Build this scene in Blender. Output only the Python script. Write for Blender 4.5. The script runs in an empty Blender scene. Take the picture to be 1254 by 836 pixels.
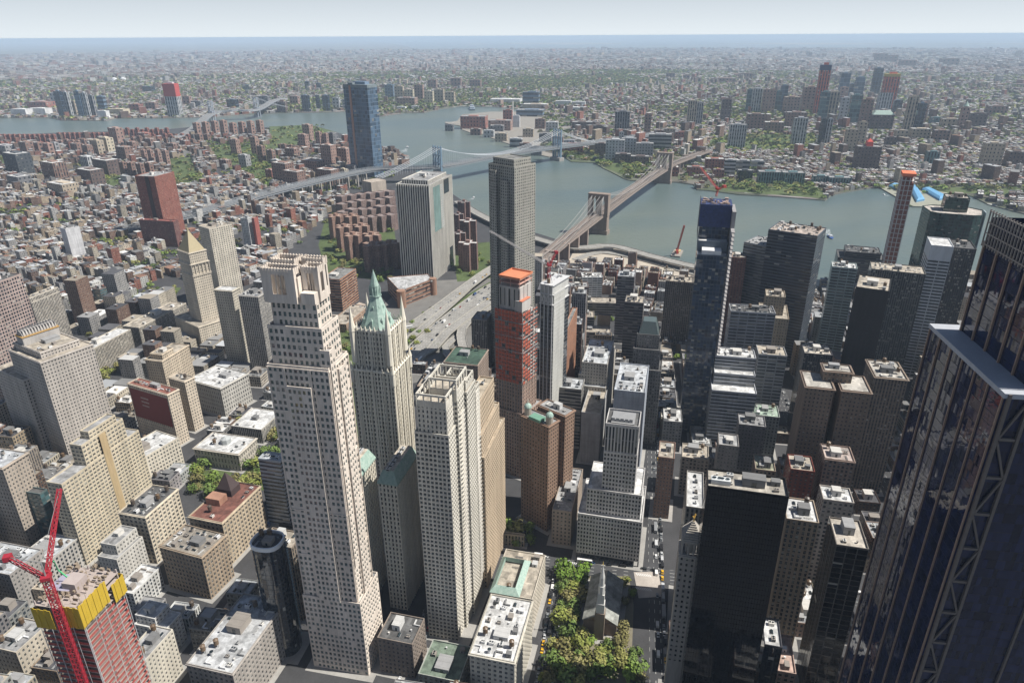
HAZE_D = 4.8e-5
import bpy, bmesh, math, random
import numpy as np
from mathutils import Vector, Matrix
R = math.radians
rng = random.Random(7)
SC = bpy.context.scene
COL = SC.collection
# ------------------------------------------------------------------ camera
YAW, PITCH, ROLL, FPX = R(-19), R(23.87), -.0055, 845.0
CAM = np.array([0, 0, 390.0])
_fw = np.array([math.cos(YAW)*math.cos(PITCH), math.sin(YAW)*math.cos(PITCH), -math.sin(PITCH)])
_rt = np.array([math.sin(YAW), -math.cos(YAW), 0]); _up = np.cross(_rt, _fw)
_r2 = _rt*math.cos(ROLL)+_up*math.sin(ROLL); _u2 = -_rt*math.sin(ROLL)+_up*math.cos(ROLL)
REARTH = 1e13
def at(px, py, h=0.0):
    """world point seen at a photo pixel (1254x836) on the level z=h"""
    d = _fw+_r2*(px-627)/FPX-_u2*(py-418)/FPX
    return CAM+d*(h-CAM[2])/d[2]
def g2(px, py, h=0.0):
    p = at(px, py, h); return (float(p[0]), float(p[1]))
def pr(x, y, z=0.0):
    d = np.array([x, y, z])-CAM; k = d @ _fw
    if k < 1: return (-9999, -9999)
    return (627+FPX*(d @ _r2)/k, 418-FPX*(d @ _u2)/k)
def solve(P, D, axis, target):
    """t so that P+t*D lands on photo column (axis 0) or row (axis 1) = target"""
    v, c0, s = (_r2, 627, 1) if axis == 0 else (_u2, 418, -1)
    k = (target-c0)/FPX*s
    d = np.array(P)-CAM; D = np.array(D)
    return float((k*(d @ _fw)-(d @ v))/((D @ v)-k*(D @ _fw)))
def drop(x, y): return -(x*x+y*y)/REARTH
cam_d = bpy.data.cameras.new('camera'); cam = bpy.data.objects.new('camera', cam_d); COL.objects.link(cam)
cam.matrix_world = Matrix(((_r2[0], _u2[0], -_fw[0], 0), (_r2[1], _u2[1], -_fw[1], 0), (_r2[2], _u2[2], -_fw[2], 390), (0, 0, 0, 1)))
cam_d.sensor_width = 36; cam_d.lens = FPX/1254*36; cam_d.clip_start = 1; cam_d.clip_end = 400000
SC.camera = cam

# ------------------------------------------------------------------ materials
def newmat(name):
    m = bpy.data.materials.new(name); m.use_nodes = True
    nt = m.node_tree; nt.nodes.clear()
    return m, nt
class N:
    """tiny node-graph writer"""
    def __init__(s, nt): s.nt = nt
    def __call__(s, kind, ins=None, **props):
        n = s.nt.nodes.new(kind)
        for k, v in props.items(): setattr(n, k, v)
        for k, v in (ins or {}).items():
            if isinstance(v, bpy.types.NodeSocket): s.nt.links.new(v, n.inputs[k])
            else: n.inputs[k].default_value = v
        return n
    def math(s, op, a, b=0.0, clamp=False):
        n = s('ShaderNodeMath', {0: a, 1: b}, operation=op); n.use_clamp = clamp; return n.outputs[0]
    def mix(s, f, a, b, blend='MIX'):
        n = s('ShaderNodeMix', {0: f, 6: a, 7: b}, data_type='RGBA', blend_type=blend); return n.outputs[2]
    def rng(s, v, a, b, c, d):
        return s('ShaderNodeMapRange', {0: v, 1: a, 2: b, 3: c, 4: d}).outputs[0]
    def noise(s, scale, vec=None, detail=3.0, rough=.55):
        i = {'Scale': scale, 'Detail': detail, 'Roughness': rough}
        if vec is not None: i['Vector'] = vec
        return s('ShaderNodeTexNoise', i).outputs[0]
    def bsdf(s, **k):
        n = s('ShaderNodeBsdfPrincipled', {kk.replace('_', ' '): v for kk, v in k.items()})
        o = s('ShaderNodeOutputMaterial', {'Surface': n.outputs[0]}); return n
def c4(c, a=1.0): return (c[0], c[1], c[2], a)
def colour_source(q, src):
    if src == 'attr': return q('ShaderNodeAttribute', attribute_name='tint').outputs['Color']
    return q('ShaderNodeObjectInfo').outputs['Color']
_fm = {}
def facade_mat(fx, fy, glass=(.025, .032, .04), gr=.12, blind=.18, span=1.0, src='obj', spec=.5, wr=.8):
    key = (fx, fy, glass, gr, blind, span, src, spec, wr)
    if key in _fm: return _fm[key]
    m, nt = newmat('facade'); q = N(nt)
    uv = q('ShaderNodeUVMap').outputs[0]
    sp = q('ShaderNodeSeparateXYZ', {0: uv})
    fu = q.math('ABSOLUTE', q.math('SUBTRACT', q.math('FRACT', sp.outputs[0]), .5))
    fv = q.math('ABSOLUTE', q.math('SUBTRACT', q.math('FRACT', sp.outputs[1]), .5))
    mu = q.math('LESS_THAN', fu, fx/2); mv = q.math('LESS_THAN', fv, fy/2)
    mask = q.math('MULTIPLY', mu, mv)
    fl = q('ShaderNodeVectorMath', {0: uv}, operation='FLOOR').outputs[0]
    oi = q('ShaderNodeObjectInfo')
    wn = q('ShaderNodeTexWhiteNoise', {'Vector': fl, 'W': oi.outputs['Random']}, noise_dimensions='4D')
    tc = q('ShaderNodeTexCoord').outputs['Object']
    wall = colour_source(q, src)
    n1 = q.rng(q.noise(.06, tc), .3, .7, .8, 1.12)
    n2 = q.rng(q.noise(.9, tc, 2.0), .3, .7, .9, 1.08)
    stk = q.rng(q.noise(.5, q('ShaderNodeVectorMath', {0: tc, 1: (1, 1, .06)}, operation='MULTIPLY').outputs[0], 3.0), .35, .65, .82, 1.06)
    jt = q.rng(q.math('GREATER_THAN', fv, .462), 0, 1, 1, .86)
    wall = q('ShaderNodeVectorMath', {0: wall, 3: q.math('MULTIPLY', q.math('MULTIPLY', stk, jt), q.math('MULTIPLY', n1, n2))}, operation='SCALE').outputs[0]
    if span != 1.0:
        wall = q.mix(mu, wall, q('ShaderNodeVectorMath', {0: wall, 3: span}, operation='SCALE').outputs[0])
    w2 = q('ShaderNodeSeparateColor', {0: wn.outputs['Color']})
    lv = q.math('ADD', q.math('DIVIDE', q.math('SUBTRACT', q.math('FRACT', sp.outputs[1]), .5), fy), .5)
    has = q.math('GREATER_THAN', w2.outputs[1], 1-min(.9, blind*2.2))
    cov = q.math('GREATER_THAN', q.math('ADD', lv, q.math('MULTIPLY', w2.outputs[2], .85)), 1.0)
    g2_ = q.mix(q.math('MULTIPLY', has, cov), c4(glass), (.26, .25, .22, 1))
    g3 = q('ShaderNodeVectorMath', {0: g2_, 3: q.rng(wn.outputs[0], 0, 1, .5, 1.6)}, operation='SCALE').outputs[0]
    base = q.mix(mask, wall, g3)
    b = q.bsdf(Base_Color=base, Roughness=q.rng(mask, 0, 1, wr, gr))
    if fx > .85:        # glass skins: every pane sits at a slightly different angle
        nv = q('ShaderNodeVectorMath', {0: q('ShaderNodeVectorMath', {0: wn.outputs['Color'], 1: (.5, .5, .5)}, operation='SUBTRACT').outputs[0], 3: .016}, operation='SCALE').outputs[0]
        nn_ = q('ShaderNodeVectorMath', {0: q('ShaderNodeVectorMath', {0: q('ShaderNodeNewGeometry').outputs['Normal'], 1: nv}, operation='ADD').outputs[0]}, operation='NORMALIZE').outputs[0]
        nt.links.new(nn_, b.inputs['Normal'])
    nt.links.new(q.rng(mask, 0, 1, .25, spec), b.inputs['Specular IOR Level'])
    _fm[key] = m
    return m
def simple_mat(name, amp=.12, scale=.4, rough=.8, src='obj', spec=.3, metal=0.0, streak=False):
    m, nt = newmat(name); q = N(nt)
    tc = q('ShaderNodeTexCoord').outputs['Object']
    if streak: tc = q('ShaderNodeVectorMath', {0: tc, 1: (1, 1, .12)}, operation='MULTIPLY').outputs[0]
    n1 = q.rng(q.noise(scale, tc, 4.0), .3, .7, 1-amp, 1+amp*.6)
    n2 = q.rng(q.noise(scale*9, tc, 2.0), .3, .7, 1-amp*.5, 1+amp*.4)
    c = q('ShaderNodeVectorMath', {0: colour_source(q, src), 3: q.math('MULTIPLY', n1, n2)}, operation='SCALE').outputs[0]
    b = q.bsdf(Base_Color=c, Roughness=rough, Metallic=metal)
    b.inputs['Specular IOR Level'].default_value = spec
    return m
M = {}
M['stone'] = simple_mat('stone', .2, .12, .85, streak=True)
M['plain'] = simple_mat('paint', .08, .3, .7)
M['metal'] = simple_mat('metal', .1, .5, .4, spec=.6)
M['tint'] = simple_mat('tinted_wall', .1, .02, .9, src='attr')
# roofs: patched membrane, seams, ponding stains
m, nt = newmat('roof_membrane'); q = N(nt)
tc = q('ShaderNodeTexCoord').outputs['Object']
vor = q('ShaderNodeTexVoronoi', {'Vector': tc, 'Scale': .16}, distance='CHEBYCHEV')
pv = q.rng(q('ShaderNodeSeparateColor', {0: vor.outputs['Color']}).outputs[0], 0, 1, .62, 1.12)
st = q.rng(q.noise(.25, tc, 6.0, .65), .35, .62, .6, 1.12)
wv = q('ShaderNodeTexWave', {'Vector': tc, 'Scale': .8, 'Distortion': .3}).outputs[1]
seam = q.rng(wv, .0, .06, .82, 1.0)
k = q.math('MULTIPLY', q.math('MULTIPLY', pv, st), seam)
c = q('ShaderNodeVectorMath', {0: q('ShaderNodeObjectInfo').outputs['Color'], 3: k}, operation='SCALE').outputs[0]
q.bsdf(Base_Color=c, Roughness=.85); M['roof'] = m
# copper with verdigris
m, nt = newmat('verdigris_copper'); q = N(nt)
tc = q('ShaderNodeTexCoord').outputs['Object']
k = q.rng(q.noise(.5, tc, 5.0, .7), .35, .7, 0, 1)
q.bsdf(Base_Color=q.mix(k, (.24, .36, .31, 1), (.42, .52, .46, 1)), Roughness=.7); M['copper'] = m
# window panes: every pane its own tone
def pane_mat(name, glass, spec=.6, gr=.08, blind=.25, src='obj'):
    m, nt = newmat(name); q = N(nt)
    fl = q('ShaderNodeVectorMath', {0: q('ShaderNodeUVMap').outputs[0]}, operation='FLOOR').outputs[0]
    wnn = q('ShaderNodeTexWhiteNoise', {'Vector': fl, 'W': q('ShaderNodeObjectInfo').outputs['Random']}, noise_dimensions='4D'); wn = wnn.outputs[0]
    w2 = q('ShaderNodeSeparateColor', {0: wnn.outputs['Color']}); lv = q.math('FRACT', q('ShaderNodeSeparateXYZ', {0: q('ShaderNodeUVMap').outputs[0]}).outputs[1])
    cov = q.math('GREATER_THAN', q.math('ADD', lv, q.math('MULTIPLY', w2.outputs[2], .8)), 1.0)
    c = q.mix(q.math('MULTIPLY', q.math('GREATER_THAN', w2.outputs[1], 1-min(.9, blind*1.8)), cov), c4(glass), (.25, .25, .22, 1))
    c = q('ShaderNodeVectorMath', {0: c, 3: q.rng(wn, 0, 1, .6, 1.6)}, operation='SCALE').outputs[0]
    b = q.bsdf(Base_Color=c, Roughness=gr); b.inputs['Specular IOR Level'].default_value = spec
    return m
M['pane'] = pane_mat('window_glass', (.02, .028, .032))
M['pane_teal'] = pane_mat('window_glass', (.045, .085, .085), 1.0, .05, .15)
M['dark_glass'] = facade_mat(.93, .96, (.008, .012, .02), .05, .03, spec=1.0)
# asphalt road with lanes by UV (u across 0..lanes, v along in metres)
def road_mat(name, base, dash=True):
    m, nt = newmat(name); q = N(nt)
    uv = q('ShaderNodeUVMap').outputs[0]; sp = q('ShaderNodeSeparateXYZ', {0: uv})
    fu = q.math('ABSOLUTE', q.math('SUBTRACT', q.math('FRACT', q.math('ADD', sp.outputs[0], .5)), .5))
    ln = q.math('LESS_THAN', fu, .035)
    da = q.math('LESS_THAN', q.math('FRACT', q.math('DIVIDE', sp.outputs[1], 9.0)), .4)
    tc = q('ShaderNodeTexCoord').outputs['Object']
    k = q.rng(q.noise(.08, tc, 5.0, .65), .3, .7, .75, 1.2)
    c = q('ShaderNodeVectorMath', {0: base, 3: k}, operation='SCALE').outputs[0]
    c = q.mix(q.math('MULTIPLY', ln, da), c, (.55, .55, .52, 1))
    q.bsdf(Base_Color=c, Roughness=.85); return m
M['asphalt'] = road_mat('asphalt', (.055, .056, .06))
M['concrete_road'] = road_mat('concrete_road', (.27, .26, .24))
# leaves
m, nt = newmat('leaves'); q = N(nt)
tc = q('ShaderNodeTexCoord').outputs['Object']
oi = q('ShaderNodeObjectInfo')
k = q.rng(q.noise(.6, tc, 2.0), .3, .7, .6, 1.4)
c = q('ShaderNodeVectorMath', {0: oi.outputs['Color'], 3: k}, operation='SCALE').outputs[0]
b = q.bsdf(Base_Color=c, Roughness=.7); b.inputs['Specular IOR Level'].default_value = .2
M['leaves'] = m

# ------------------------------------------------------------------ mesh builder
class MB:
    def __init__(s): s.v = []; s.f = []; s.m = []; s.uv = []; s.c = []
    def face(s, pts, mat=0, uv=None, col=None):
        i = len(s.v); s.v.extend(pts); n = len(pts)
        s.f.append(tuple(range(i, i+n))); s.m.append(mat)
        s.uv.extend(uv if uv else [(.0, .0)]*n); s.c.append(col)
    def box(s, x0, x1, y0, y1, z0, z1, mat=0, top=None, bottom=True):
        if x0 > x1: x0, x1 = x1, x0
        if y0 > y1: y0, y1 = y1, y0
        a, b, c, d = (x0, y0), (x1, y0), (x1, y1), (x0, y1)
        for p, r in ((a, b), (b, c), (c, d), (d, a)):
            s.face([(p[0], p[1], z0), (r[0], r[1], z0), (r[0], r[1], z1), (p[0], p[1], z1)], mat)
        s.face([(a[0], a[1], z1), (b[0], b[1], z1), (c[0], c[1], z1), (d[0], d[1], z1)], mat if top is None else top)
        if bottom: s.face([(d[0], d[1], z0), (c[0], c[1], z0), (b[0], b[1], z0), (a[0], a[1], z0)], mat)
    def prism(s, poly, z0, z1, mat=0, top=None, cap=True):
        n = len(poly)
        for i in range(n):
            p, r = poly[i], poly[(i+1) % n]
            s.face([(p[0], p[1], z0), (r[0], r[1], z0), (r[0], r[1], z1), (p[0], p[1], z1)], mat)
        if cap: s.face([(p[0], p[1], z1) for p in poly], mat if top is None else top)
    def cone(s, poly, z0, apex, mat=0):
        n = len(poly)
        for i in range(n):
            p, r = poly[i], poly[(i+1) % n]
            s.face([(p[0], p[1], z0), (r[0], r[1], z0), apex], mat)
    def frustum(s, pa, z0, pb, z1, mat=0, cap=True):
        n = len(pa)
        for i in range(n):
            j = (i+1) % n
            s.face([(*pa[i], z0), (*pa[j], z0), (*pb[j], z1), (*pb[i], z1)], mat)
        if cap: s.face([(*p, z1) for p in pb], mat)
    def bar(s, p, r, w, mat=0, h=None):
        p, r = Vector(p), Vector(r); d = r-p
        if d.length < 1e-6: return
        d.normalize(); up = Vector((0, 0, 1)) if abs(d.z) < .95 else Vector((1, 0, 0))
        a = d.cross(up).normalized()*w/2; b = a.cross(d).normalized()*(h or w)/2
        o = [a+b, a-b, -a-b, -a+b]
        for i in range(4):
            j = (i+1) % 4
            s.face([tuple(p+o[i]), tuple(p+o[j]), tuple(r+o[j]), tuple(r+o[i])], mat)
        s.face([tuple(p+x) for x in o][::-1], mat); s.face([tuple(r+x) for x in o], mat)
    def mesh(s, name, mats):
        me = bpy.data.meshes.new(name)
        nf = len(s.f); cnt = np.array([len(f) for f in s.f], dtype=np.int32)
        me.vertices.add(len(s.v)); me.vertices.foreach_set('co', np.array(s.v, dtype=np.float32).ravel())
        me.loops.add(int(cnt.sum())); me.loops.foreach_set('vertex_index', np.arange(cnt.sum(), dtype=np.int32))
        me.polygons.add(nf)
        me.polygons.foreach_set('loop_start', np.concatenate(([0], np.cumsum(cnt)[:-1])).astype(np.int32))
        me.polygons.foreach_set('loop_total', cnt)
        me.polygons.foreach_set('material_index', np.array(s.m, dtype=np.int32))
        for mt in mats: me.materials.append(mt)
        ul = me.uv_layers.new(name='UVMap'); ul.data.foreach_set('uv', np.array(s.uv, dtype=np.float32).ravel())
        if any(c is not None for c in s.c):
            a = me.attributes.new('tint', 'FLOAT_COLOR', 'FACE')
            a.data.foreach_set('color', np.array([(*(c or (.3, .3, .3)), 1) for c in s.c], dtype=np.float32).ravel())
        me.update(calc_edges=True)
        return me
def ob(name, me, parent=None, loc=(0, 0, 0), rz=0.0, col=None, scale=None):
    o = bpy.data.objects.new(name, me); COL.objects.link(o)
    o.location = loc
    if rz: o.rotation_euler = (0, 0, rz)
    if scale: o.scale = scale
    if parent is not None: o.parent = parent
    if col is not None: o.color = c4(col)
    return o
def tag(o, label=None, cat=None, group=None, kind=None):
    if label: o['label'] = label
    if cat: o['category'] = cat
    if group: o['group'] = group
    if kind: o['kind'] = kind
    return o
FOOT = []      # footprints already taken, world polygons
def inpoly(x, y, poly):
    c = False; n = len(poly)
    for i in range(n):
        x1, y1 = poly[i]; x2, y2 = poly[i-1]
        if (y1 > y) != (y2 > y) and x < (x2-x1)*(y-y1)/(y2-y1)+x1: c = not c
    return c
def inset(poly, d):
    n = len(poly); out = []
    for i in range(n):
        a, b, c = Vector(poly[i-1]), Vector(poly[i]), Vector(poly[(i+1) % n])
        e1 = (b-a).normalized(); e2 = (c-b).normalized()
        n1 = Vector((-e1.y, e1.x)); n2 = Vector((-e2.y, e2.x))
        k = max(.3, 1+n1.dot(n2))
        p = b+(n1+n2)*(d/k); out.append((p.x, p.y))
    return out
# ------------------------------------------------------------------ small kit of shared parts
def thing(name, label, cat, loc=(0, 0, 0), rz=0.0, group=None):
    o = bpy.data.objects.new(name, None); COL.objects.link(o)
    o.location = loc; o.rotation_euler = (0, 0, rz); o.empty_display_size = 5
    return tag(o, label, cat, group)
def structure(name, me, mats=None, **k):
    o = ob(name, me, **k); o['kind'] = 'structure'; return o
KIT = {}
def kit():
    b = MB()                                   # window unit: pane facing -y with thin frame bars
    b.face([(-.5, 0, -.5), (.5, 0, -.5), (.5, 0, .5), (-.5, 0, .5)], 0, [(.01, .01), (.99, .01), (.99, .99), (.01, .99)])
    for x0, x1, z0, z1 in ((-.5, -.46, -.5, .5), (.46, .5, -.5, .5), (-.46, .46, .46, .5), (-.46, .46, -.5, -.46), (-.03, .03, -.46, .46), (-.46, -.03, -.02, .02), (.03, .46, -.02, .02)):
        b.face([(x0, -.06, z0), (x1, -.06, z0), (x1, -.06, z1), (x0, -.06, z1)], 1)
    KIT['window'] = b.mesh('window', [M['pane'], M['plain']])
    KIT['window_teal'] = b.mesh('window', [M['pane_teal'], M['plain']])
    b = MB(); b.box(-1.3, 1.3, -1, 1, 0, 1.7)
    for cx in (-.62, .62):
        ring = [(cx+.5*math.cos(t), .5*math.sin(t)) for t in np.linspace(0, 2*math.pi, 11)[:-1]]
        b.prism(ring, 1.7, 1.95, 0, 1)
    b.box(-1.34, -1.3, -.8, .8, .3, 1.4, 1)
    KIT['ac'] = b.mesh('air_conditioner', [M['metal'], M['pane']])
    b = MB(); b.box(-.5, .5, -.5, .5, 0, .94, 0); b.box(-.53, .53, -.53, .53, .94, 1, 1)
    b.face([(-.51, -.12, 0), (-.51, -.12, .6), (-.51, .1, .6), (-.51, .1, 0)], 2)
    KIT['bulkhead'] = b.mesh('bulkhead', [M['stone'], M['roof'], M['pane']])
    b = MB()
    for sx in (-1, 1):
        for sy in (-1, 1): b.box(sx*1.2-.12, sx*1.2+.12, sy*1.2-.12, sy*1.2+.12, 0, 2.6, 1)
    ring = [(1.9*math.cos(t), 1.9*math.sin(t)) for t in np.linspace(0, 2*math.pi, 15)[:-1]]
    b.prism(ring, 2.6, 2.7, 1); b.prism(ring, 2.7, 6.8, 0); b.cone([(x*1.08, y*1.08) for x, y in ring], 6.8, (0, 0, 7.8), 1)
    KIT['tank'] = b.mesh('water_tank', [M['plain'], M['metal']])
    b = MB(); b.box(-4, 4, -.5, .5, .5, 1.3)
    for x in (-3, 0, 3): b.box(x-.15, x+.15, -.3, .3, 0, .5)
    b.box(3, 4, -.5, 4, .5, 1.3)
    KIT['duct'] = b.mesh('duct', [M['metal']])
    b = MB(); ring = [(.45*math.cos(t), .45*math.sin(t)) for t in np.linspace(0, 2*math.pi, 9)[:-1]]
    b.prism(ring, 0, 1.2); b.prism([(x*1.5, y*1.5) for x, y in ring], 1.2, 1.5)
    KIT['vent'] = b.mesh('vent', [M['metal']])
    b = MB(); b.box(-1.6, 1.6, -1, 1, 0, .5, 1); b.frustum([(-1.6, -1), (1.6, -1), (1.6, 1), (-1.6, 1)], .5, [(-1.6, -.05), (1.6, -.05), (1.6, .05), (-1.6, .05)], 1.2, 0)
    KIT['skylight'] = b.mesh('skylight', [M['pane'], M['plain']])
def kit2():
    b = MB()
    for k in range(3): b.bar((-4, k*.5, .5), (4, k*.5, .5), .22); b.bar((4, k*.5, .5), (4, k*.5, 0), .22)
    for x in (-3.5, 0, 3.5): b.box(x-.1, x+.1, -.2, 1.3, 0, .45)
    KIT['pipes'] = b.mesh('pipe_run', [M['metal']])
    b = MB(); ring = [(1.1*math.cos(t), 1.1*math.sin(t)) for t in np.linspace(0, 6.283, 13)[:-1]]
    b.prism(ring, .5, 2.6); b.prism([(x*1.15, y*1.15) for x, y in ring], 2.6, 3.0, 0, 1); b.box(-1, 1, -1, 1, 0, .5)
    KIT['cooler'] = b.mesh('cooling_tower', [M['metal'], M['pane']])
kit(); kit2()
GREYS = [(.55, .55, .54), (.35, .35, .35), (.2, .2, .2), (.62, .6, .56), (.3, .27, .24), (.7, .7, .7)]
def clutter(root, x0, x1, y0, y1, z, n, big=True, seed=0, tank=.5):
    """roof furniture standing on a roof rectangle, all parts of the building"""
    r = random.Random(seed*7919+int(x1*13)+int(y1*17)+n)
    if x0 > x1: x0, x1 = x1, x0
    if y0 > y1: y0, y1 = y1, y0
    W, D = x1-x0, y1-y0
    if W < 5 or D < 5: return
    cells = []
    nx, ny = max(1, int(W/5.5)), max(1, int(D/5.5))
    for i in range(nx):
        for j in range(ny): cells.append((x0+(i+.5)*W/nx, y0+(j+.5)*D/ny))
    r.shuffle(cells)
    if big and W > 9 and D > 9:
        bx, by = x0+W*r.uniform(.35, .65), y0+D*r.uniform(.35, .65)
        sx, sy = min(W*.45, r.uniform(5, 14)), min(D*.45, r.uniform(5, 12))
        ob('bulkhead', KIT['bulkhead'], root, (bx, by, z), 0, r.choice(GREYS[:5]), (sx, sy, r.uniform(3, 6)))
        cells = [c for c in cells if abs(c[0]-bx) > sx/2+1.6 or abs(c[1]-by) > sy/2+1.6]
    for c in cells[:n]:
        k = r.random(); jx, jy = c[0]+r.uniform(-.7, .7), c[1]+r.uniform(-.7, .7)
        if k < tank*.22 and W > 8 and D > 8:
            ob('water_tank', KIT['tank'], root, (jx, jy, z), r.uniform(0, 6), r.choice([(.13, .085, .05), (.17, .12, .08), (.09, .07, .055)]), (.82, .82, .86))
        elif k < .4: ob('air_conditioner', KIT['ac'], root, (jx, jy, z), r.choice([0, R(90)]), r.choice(GREYS), (r.uniform(.8, 1.4),)*3)
        elif k < .5: ob('pipe_run', KIT['pipes'], root, (jx, jy, z), r.choice([0, R(90)]), r.choice(GREYS), (.7, 1, 1))
        elif k < .56: ob('cooling_tower', KIT['cooler'], root, (jx, jy, z), 0, r.choice(GREYS))
        elif k < .64: ob('duct', KIT['duct'], root, (jx, jy, z), r.choice([0, R(90), R(180)]), r.choice(GREYS), (.6, 1, 1))
        elif k < .75: ob('bulkhead', KIT['bulkhead'], root, (jx, jy, z), 0, r.choice(GREYS), (r.uniform(2.5, 4.5), r.uniform(2.5, 4.5), r.uniform(2.2, 3.4)))
        elif k < .88: ob('vent', KIT['vent'], root, (jx, jy, z), 0, r.choice(GREYS))
        else: ob('skylight', KIT['skylight'], root, (jx, jy, z), r.choice([0, R(90)]), r.choice(GREYS))
# ------------------------------------------------------------------ buildings
STY = {  # fx, fy, bay, floor, material options
 'punch': dict(fx=.52, fy=.56, bay=3.2, flr=3.6),
 'small': dict(fx=.42, fy=.5, bay=3.6, flr=3.2),
 'grid': dict(fx=.62, fy=.6, bay=3.0, flr=3.8),
 'ribbon': dict(fx=1.0, fy=.48, bay=6, flr=3.8),
 'ribbonw': dict(fx=.9, fy=.42, bay=9, flr=3.9),
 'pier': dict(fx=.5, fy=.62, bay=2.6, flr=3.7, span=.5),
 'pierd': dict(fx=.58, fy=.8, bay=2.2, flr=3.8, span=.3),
 'glass': dict(fx=.93, fy=.94, bay=3, flr=4.0, glass=(.012, .018, .028), gr=.05, blind=.012, spec=1.0),
 'teal': dict(fx=.92, fy=.8, bay=3, flr=4.0, glass=(.05, .1, .11), gr=.06, blind=.1, spec=1.0),
 'blue': dict(fx=.95, fy=.85, bay=3, flr=4.0, glass=(.06, .1, .15), gr=.08, blind=.03, spec=1.0),
 'brick': dict(fx=.36, fy=.45, bay=3.4, flr=2.9),
 'blank': dict(fx=.02, fy=.02, bay=6, flr=6),
}
def smat(st, src='obj'):
    s = STY[st]
    return facade_mat(s['fx'], s['fy'], s.get('glass', (.025, .032, .04)), s.get('gr', .12), s.get('blind', .18), s.get('span', 1.0), src, s.get('spec', .5))
def wall_uv(mb, poly, z0, z1, bay, flr, mat):
    n = len(poly)
    for i in range(n):
        p, r = poly[i], poly[(i+1) % n]
        L = math.hypot(r[0]-p[0], r[1]-p[1]); nb = max(1, round(L/bay)); nf = max(1, round((z1-z0)/flr))
        o = (i*37) % 91
        mb.face([(p[0], p[1], z0), (r[0], r[1], z0), (r[0], r[1], z1), (p[0], p[1], z1)], mat, [(o, 0), (o+nb, 0), (o+nb, nf), (o, nf)])
def wall_geo(mb, p, r, z0, z1, S, panes, depth=.45):
    L = math.hypot(r[0]-p[0], r[1]-p[1]); H = z1-z0
    nb = max(1, round(L/S['bay'])); nf = max(1, round(H/S['flr']))
    w, h = L/nb, H/nf; ww, wh = S['fx']*w, S['fy']*h
    ux, uy = (r[0]-p[0])/L, (r[1]-p[1])/L; nx, ny = uy, -ux
    D = S.get('depth', depth)
    def P(u, z, d=0.0): return (p[0]+ux*u-nx*d, p[1]+uy*u-ny*d, z)
    def qd(u0, u1, a, b, d=0.0): mb.face([P(u0, a, d), P(u1, a, d), P(u1, b, d), P(u0, b, d)], 0)
    vert = S.get('vert'); skip = S.get('skip')
    u = 0.0
    for i in range(nb):
        c = (i+.5)*w; qd(u, c-ww/2, z0, z1); u = c+ww/2
        a0, a1 = c-ww/2, c+ww/2
        z = z0
        for j in range(nf):
            zc = z0+(j+.5)*h; b0, b1 = zc-wh/2, zc+wh/2
            if skip and skip(i, j, nb, nf): continue
            if vert:
                mb.face([P(a0, z, D*.7), P(a1, z, D*.7), P(a1, b0, D*.7), P(a0, b0, D*.7)], 0)
            else:
                qd(a0, a1, z, b0)
                mb.face([P(a0, b0), P(a1, b0), P(a1, b0, D), P(a0, b0, D)], 0)
                mb.face([P(a0, b1, D), P(a1, b1, D), P(a1, b1), P(a0, b1)], 0)
                mb.face([P(a0, b0), P(a0, b0, D), P(a0, b1, D), P(a0, b1)], 0)
                mb.face([P(a1, b0, D), P(a1, b0), P(a1, b1), P(a1, b1, D)], 0)
            panes.append((p[0]+ux*c-nx*D, p[1]+uy*c-ny*D, zc, ww, wh, math.atan2(nx, -ny)))
            z = b1
        if vert:
            mb.face([P(a0, z, D*.7), P(a1, z, D*.7), P(a1, z1, D*.7), P(a0, z1, D*.7)], 0)
            mb.face([P(a0, z0), P(a0, z0, D), P(a0, z1, D), P(a0, z1)], 0)
            mb.face([P(a1, z0, D), P(a1, z0), P(a1, z1), P(a1, z1, D)], 0)
        else: qd(a0, a1, z, z1)
    qd(u, L, z0, z1)
def put_panes(root, panes, kit_name='window', frame=(.5, .5, .48), limit=100):
    mw = root.matrix_basis
    def dist(q): v = mw @ Vector(q[:3]); return (v-Vector(CAM)).length
    panes = sorted(panes, key=dist)
    for q in panes[:limit]:
        ob('window', KIT[kit_name], root, q[:3], q[5], frame, (q[3], 1, q[4]))
    rest = panes[limit:]
    if rest:
        mb = MB(); r = random.Random(5)
        for x, y, z, w, h, a in rest:
            cx, sx = math.cos(a), math.sin(a)
            def T(u, d, v): return (x+cx*u-sx*d, y+sx*u+cx*d, z+v)
            k = (r.randint(0, 99), r.randint(0, 99))
            mb.face([T(-w/2, 0, -h/2), T(w/2, 0, -h/2), T(w/2, 0, h/2), T(-w/2, 0, h/2)], 0, [(k[0]+u_, k[1]+v_) for u_, v_ in ((.01, .01), (.99, .01), (.99, .99), (.01, .99))])
            mb.face([T(-.06*w, -.05, -h/2), T(.0, -.05, -h/2), T(.0, -.05, h/2), T(-.06*w, -.05, h/2)], 1)
        o = ob('window', mb.mesh('window', [M['pane_teal' if 'teal' in kit_name else 'pane'], M['plain']]), root, col=frame); o['kind'] = 'stuff'
def rect(x0, x1, y0, y1):
    if x0 > x1: x0, x1 = x1, x0
    if y0 > y1: y0, y1 = y1, y0
    return [(x0, y0), (x1, y0), (x1, y1), (x0, y1)]
ROOFC = {'w': (.64, .64, .63), 'g': (.36, .36, .36), 'd': (.12, .12, .12), 't': (.45, .4, .33), 'b': (.25, .18, .14), 's': (.5, .52, .54), 'r': (.3, .12, .09), 'm': (.25, .25, .24)}
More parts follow.
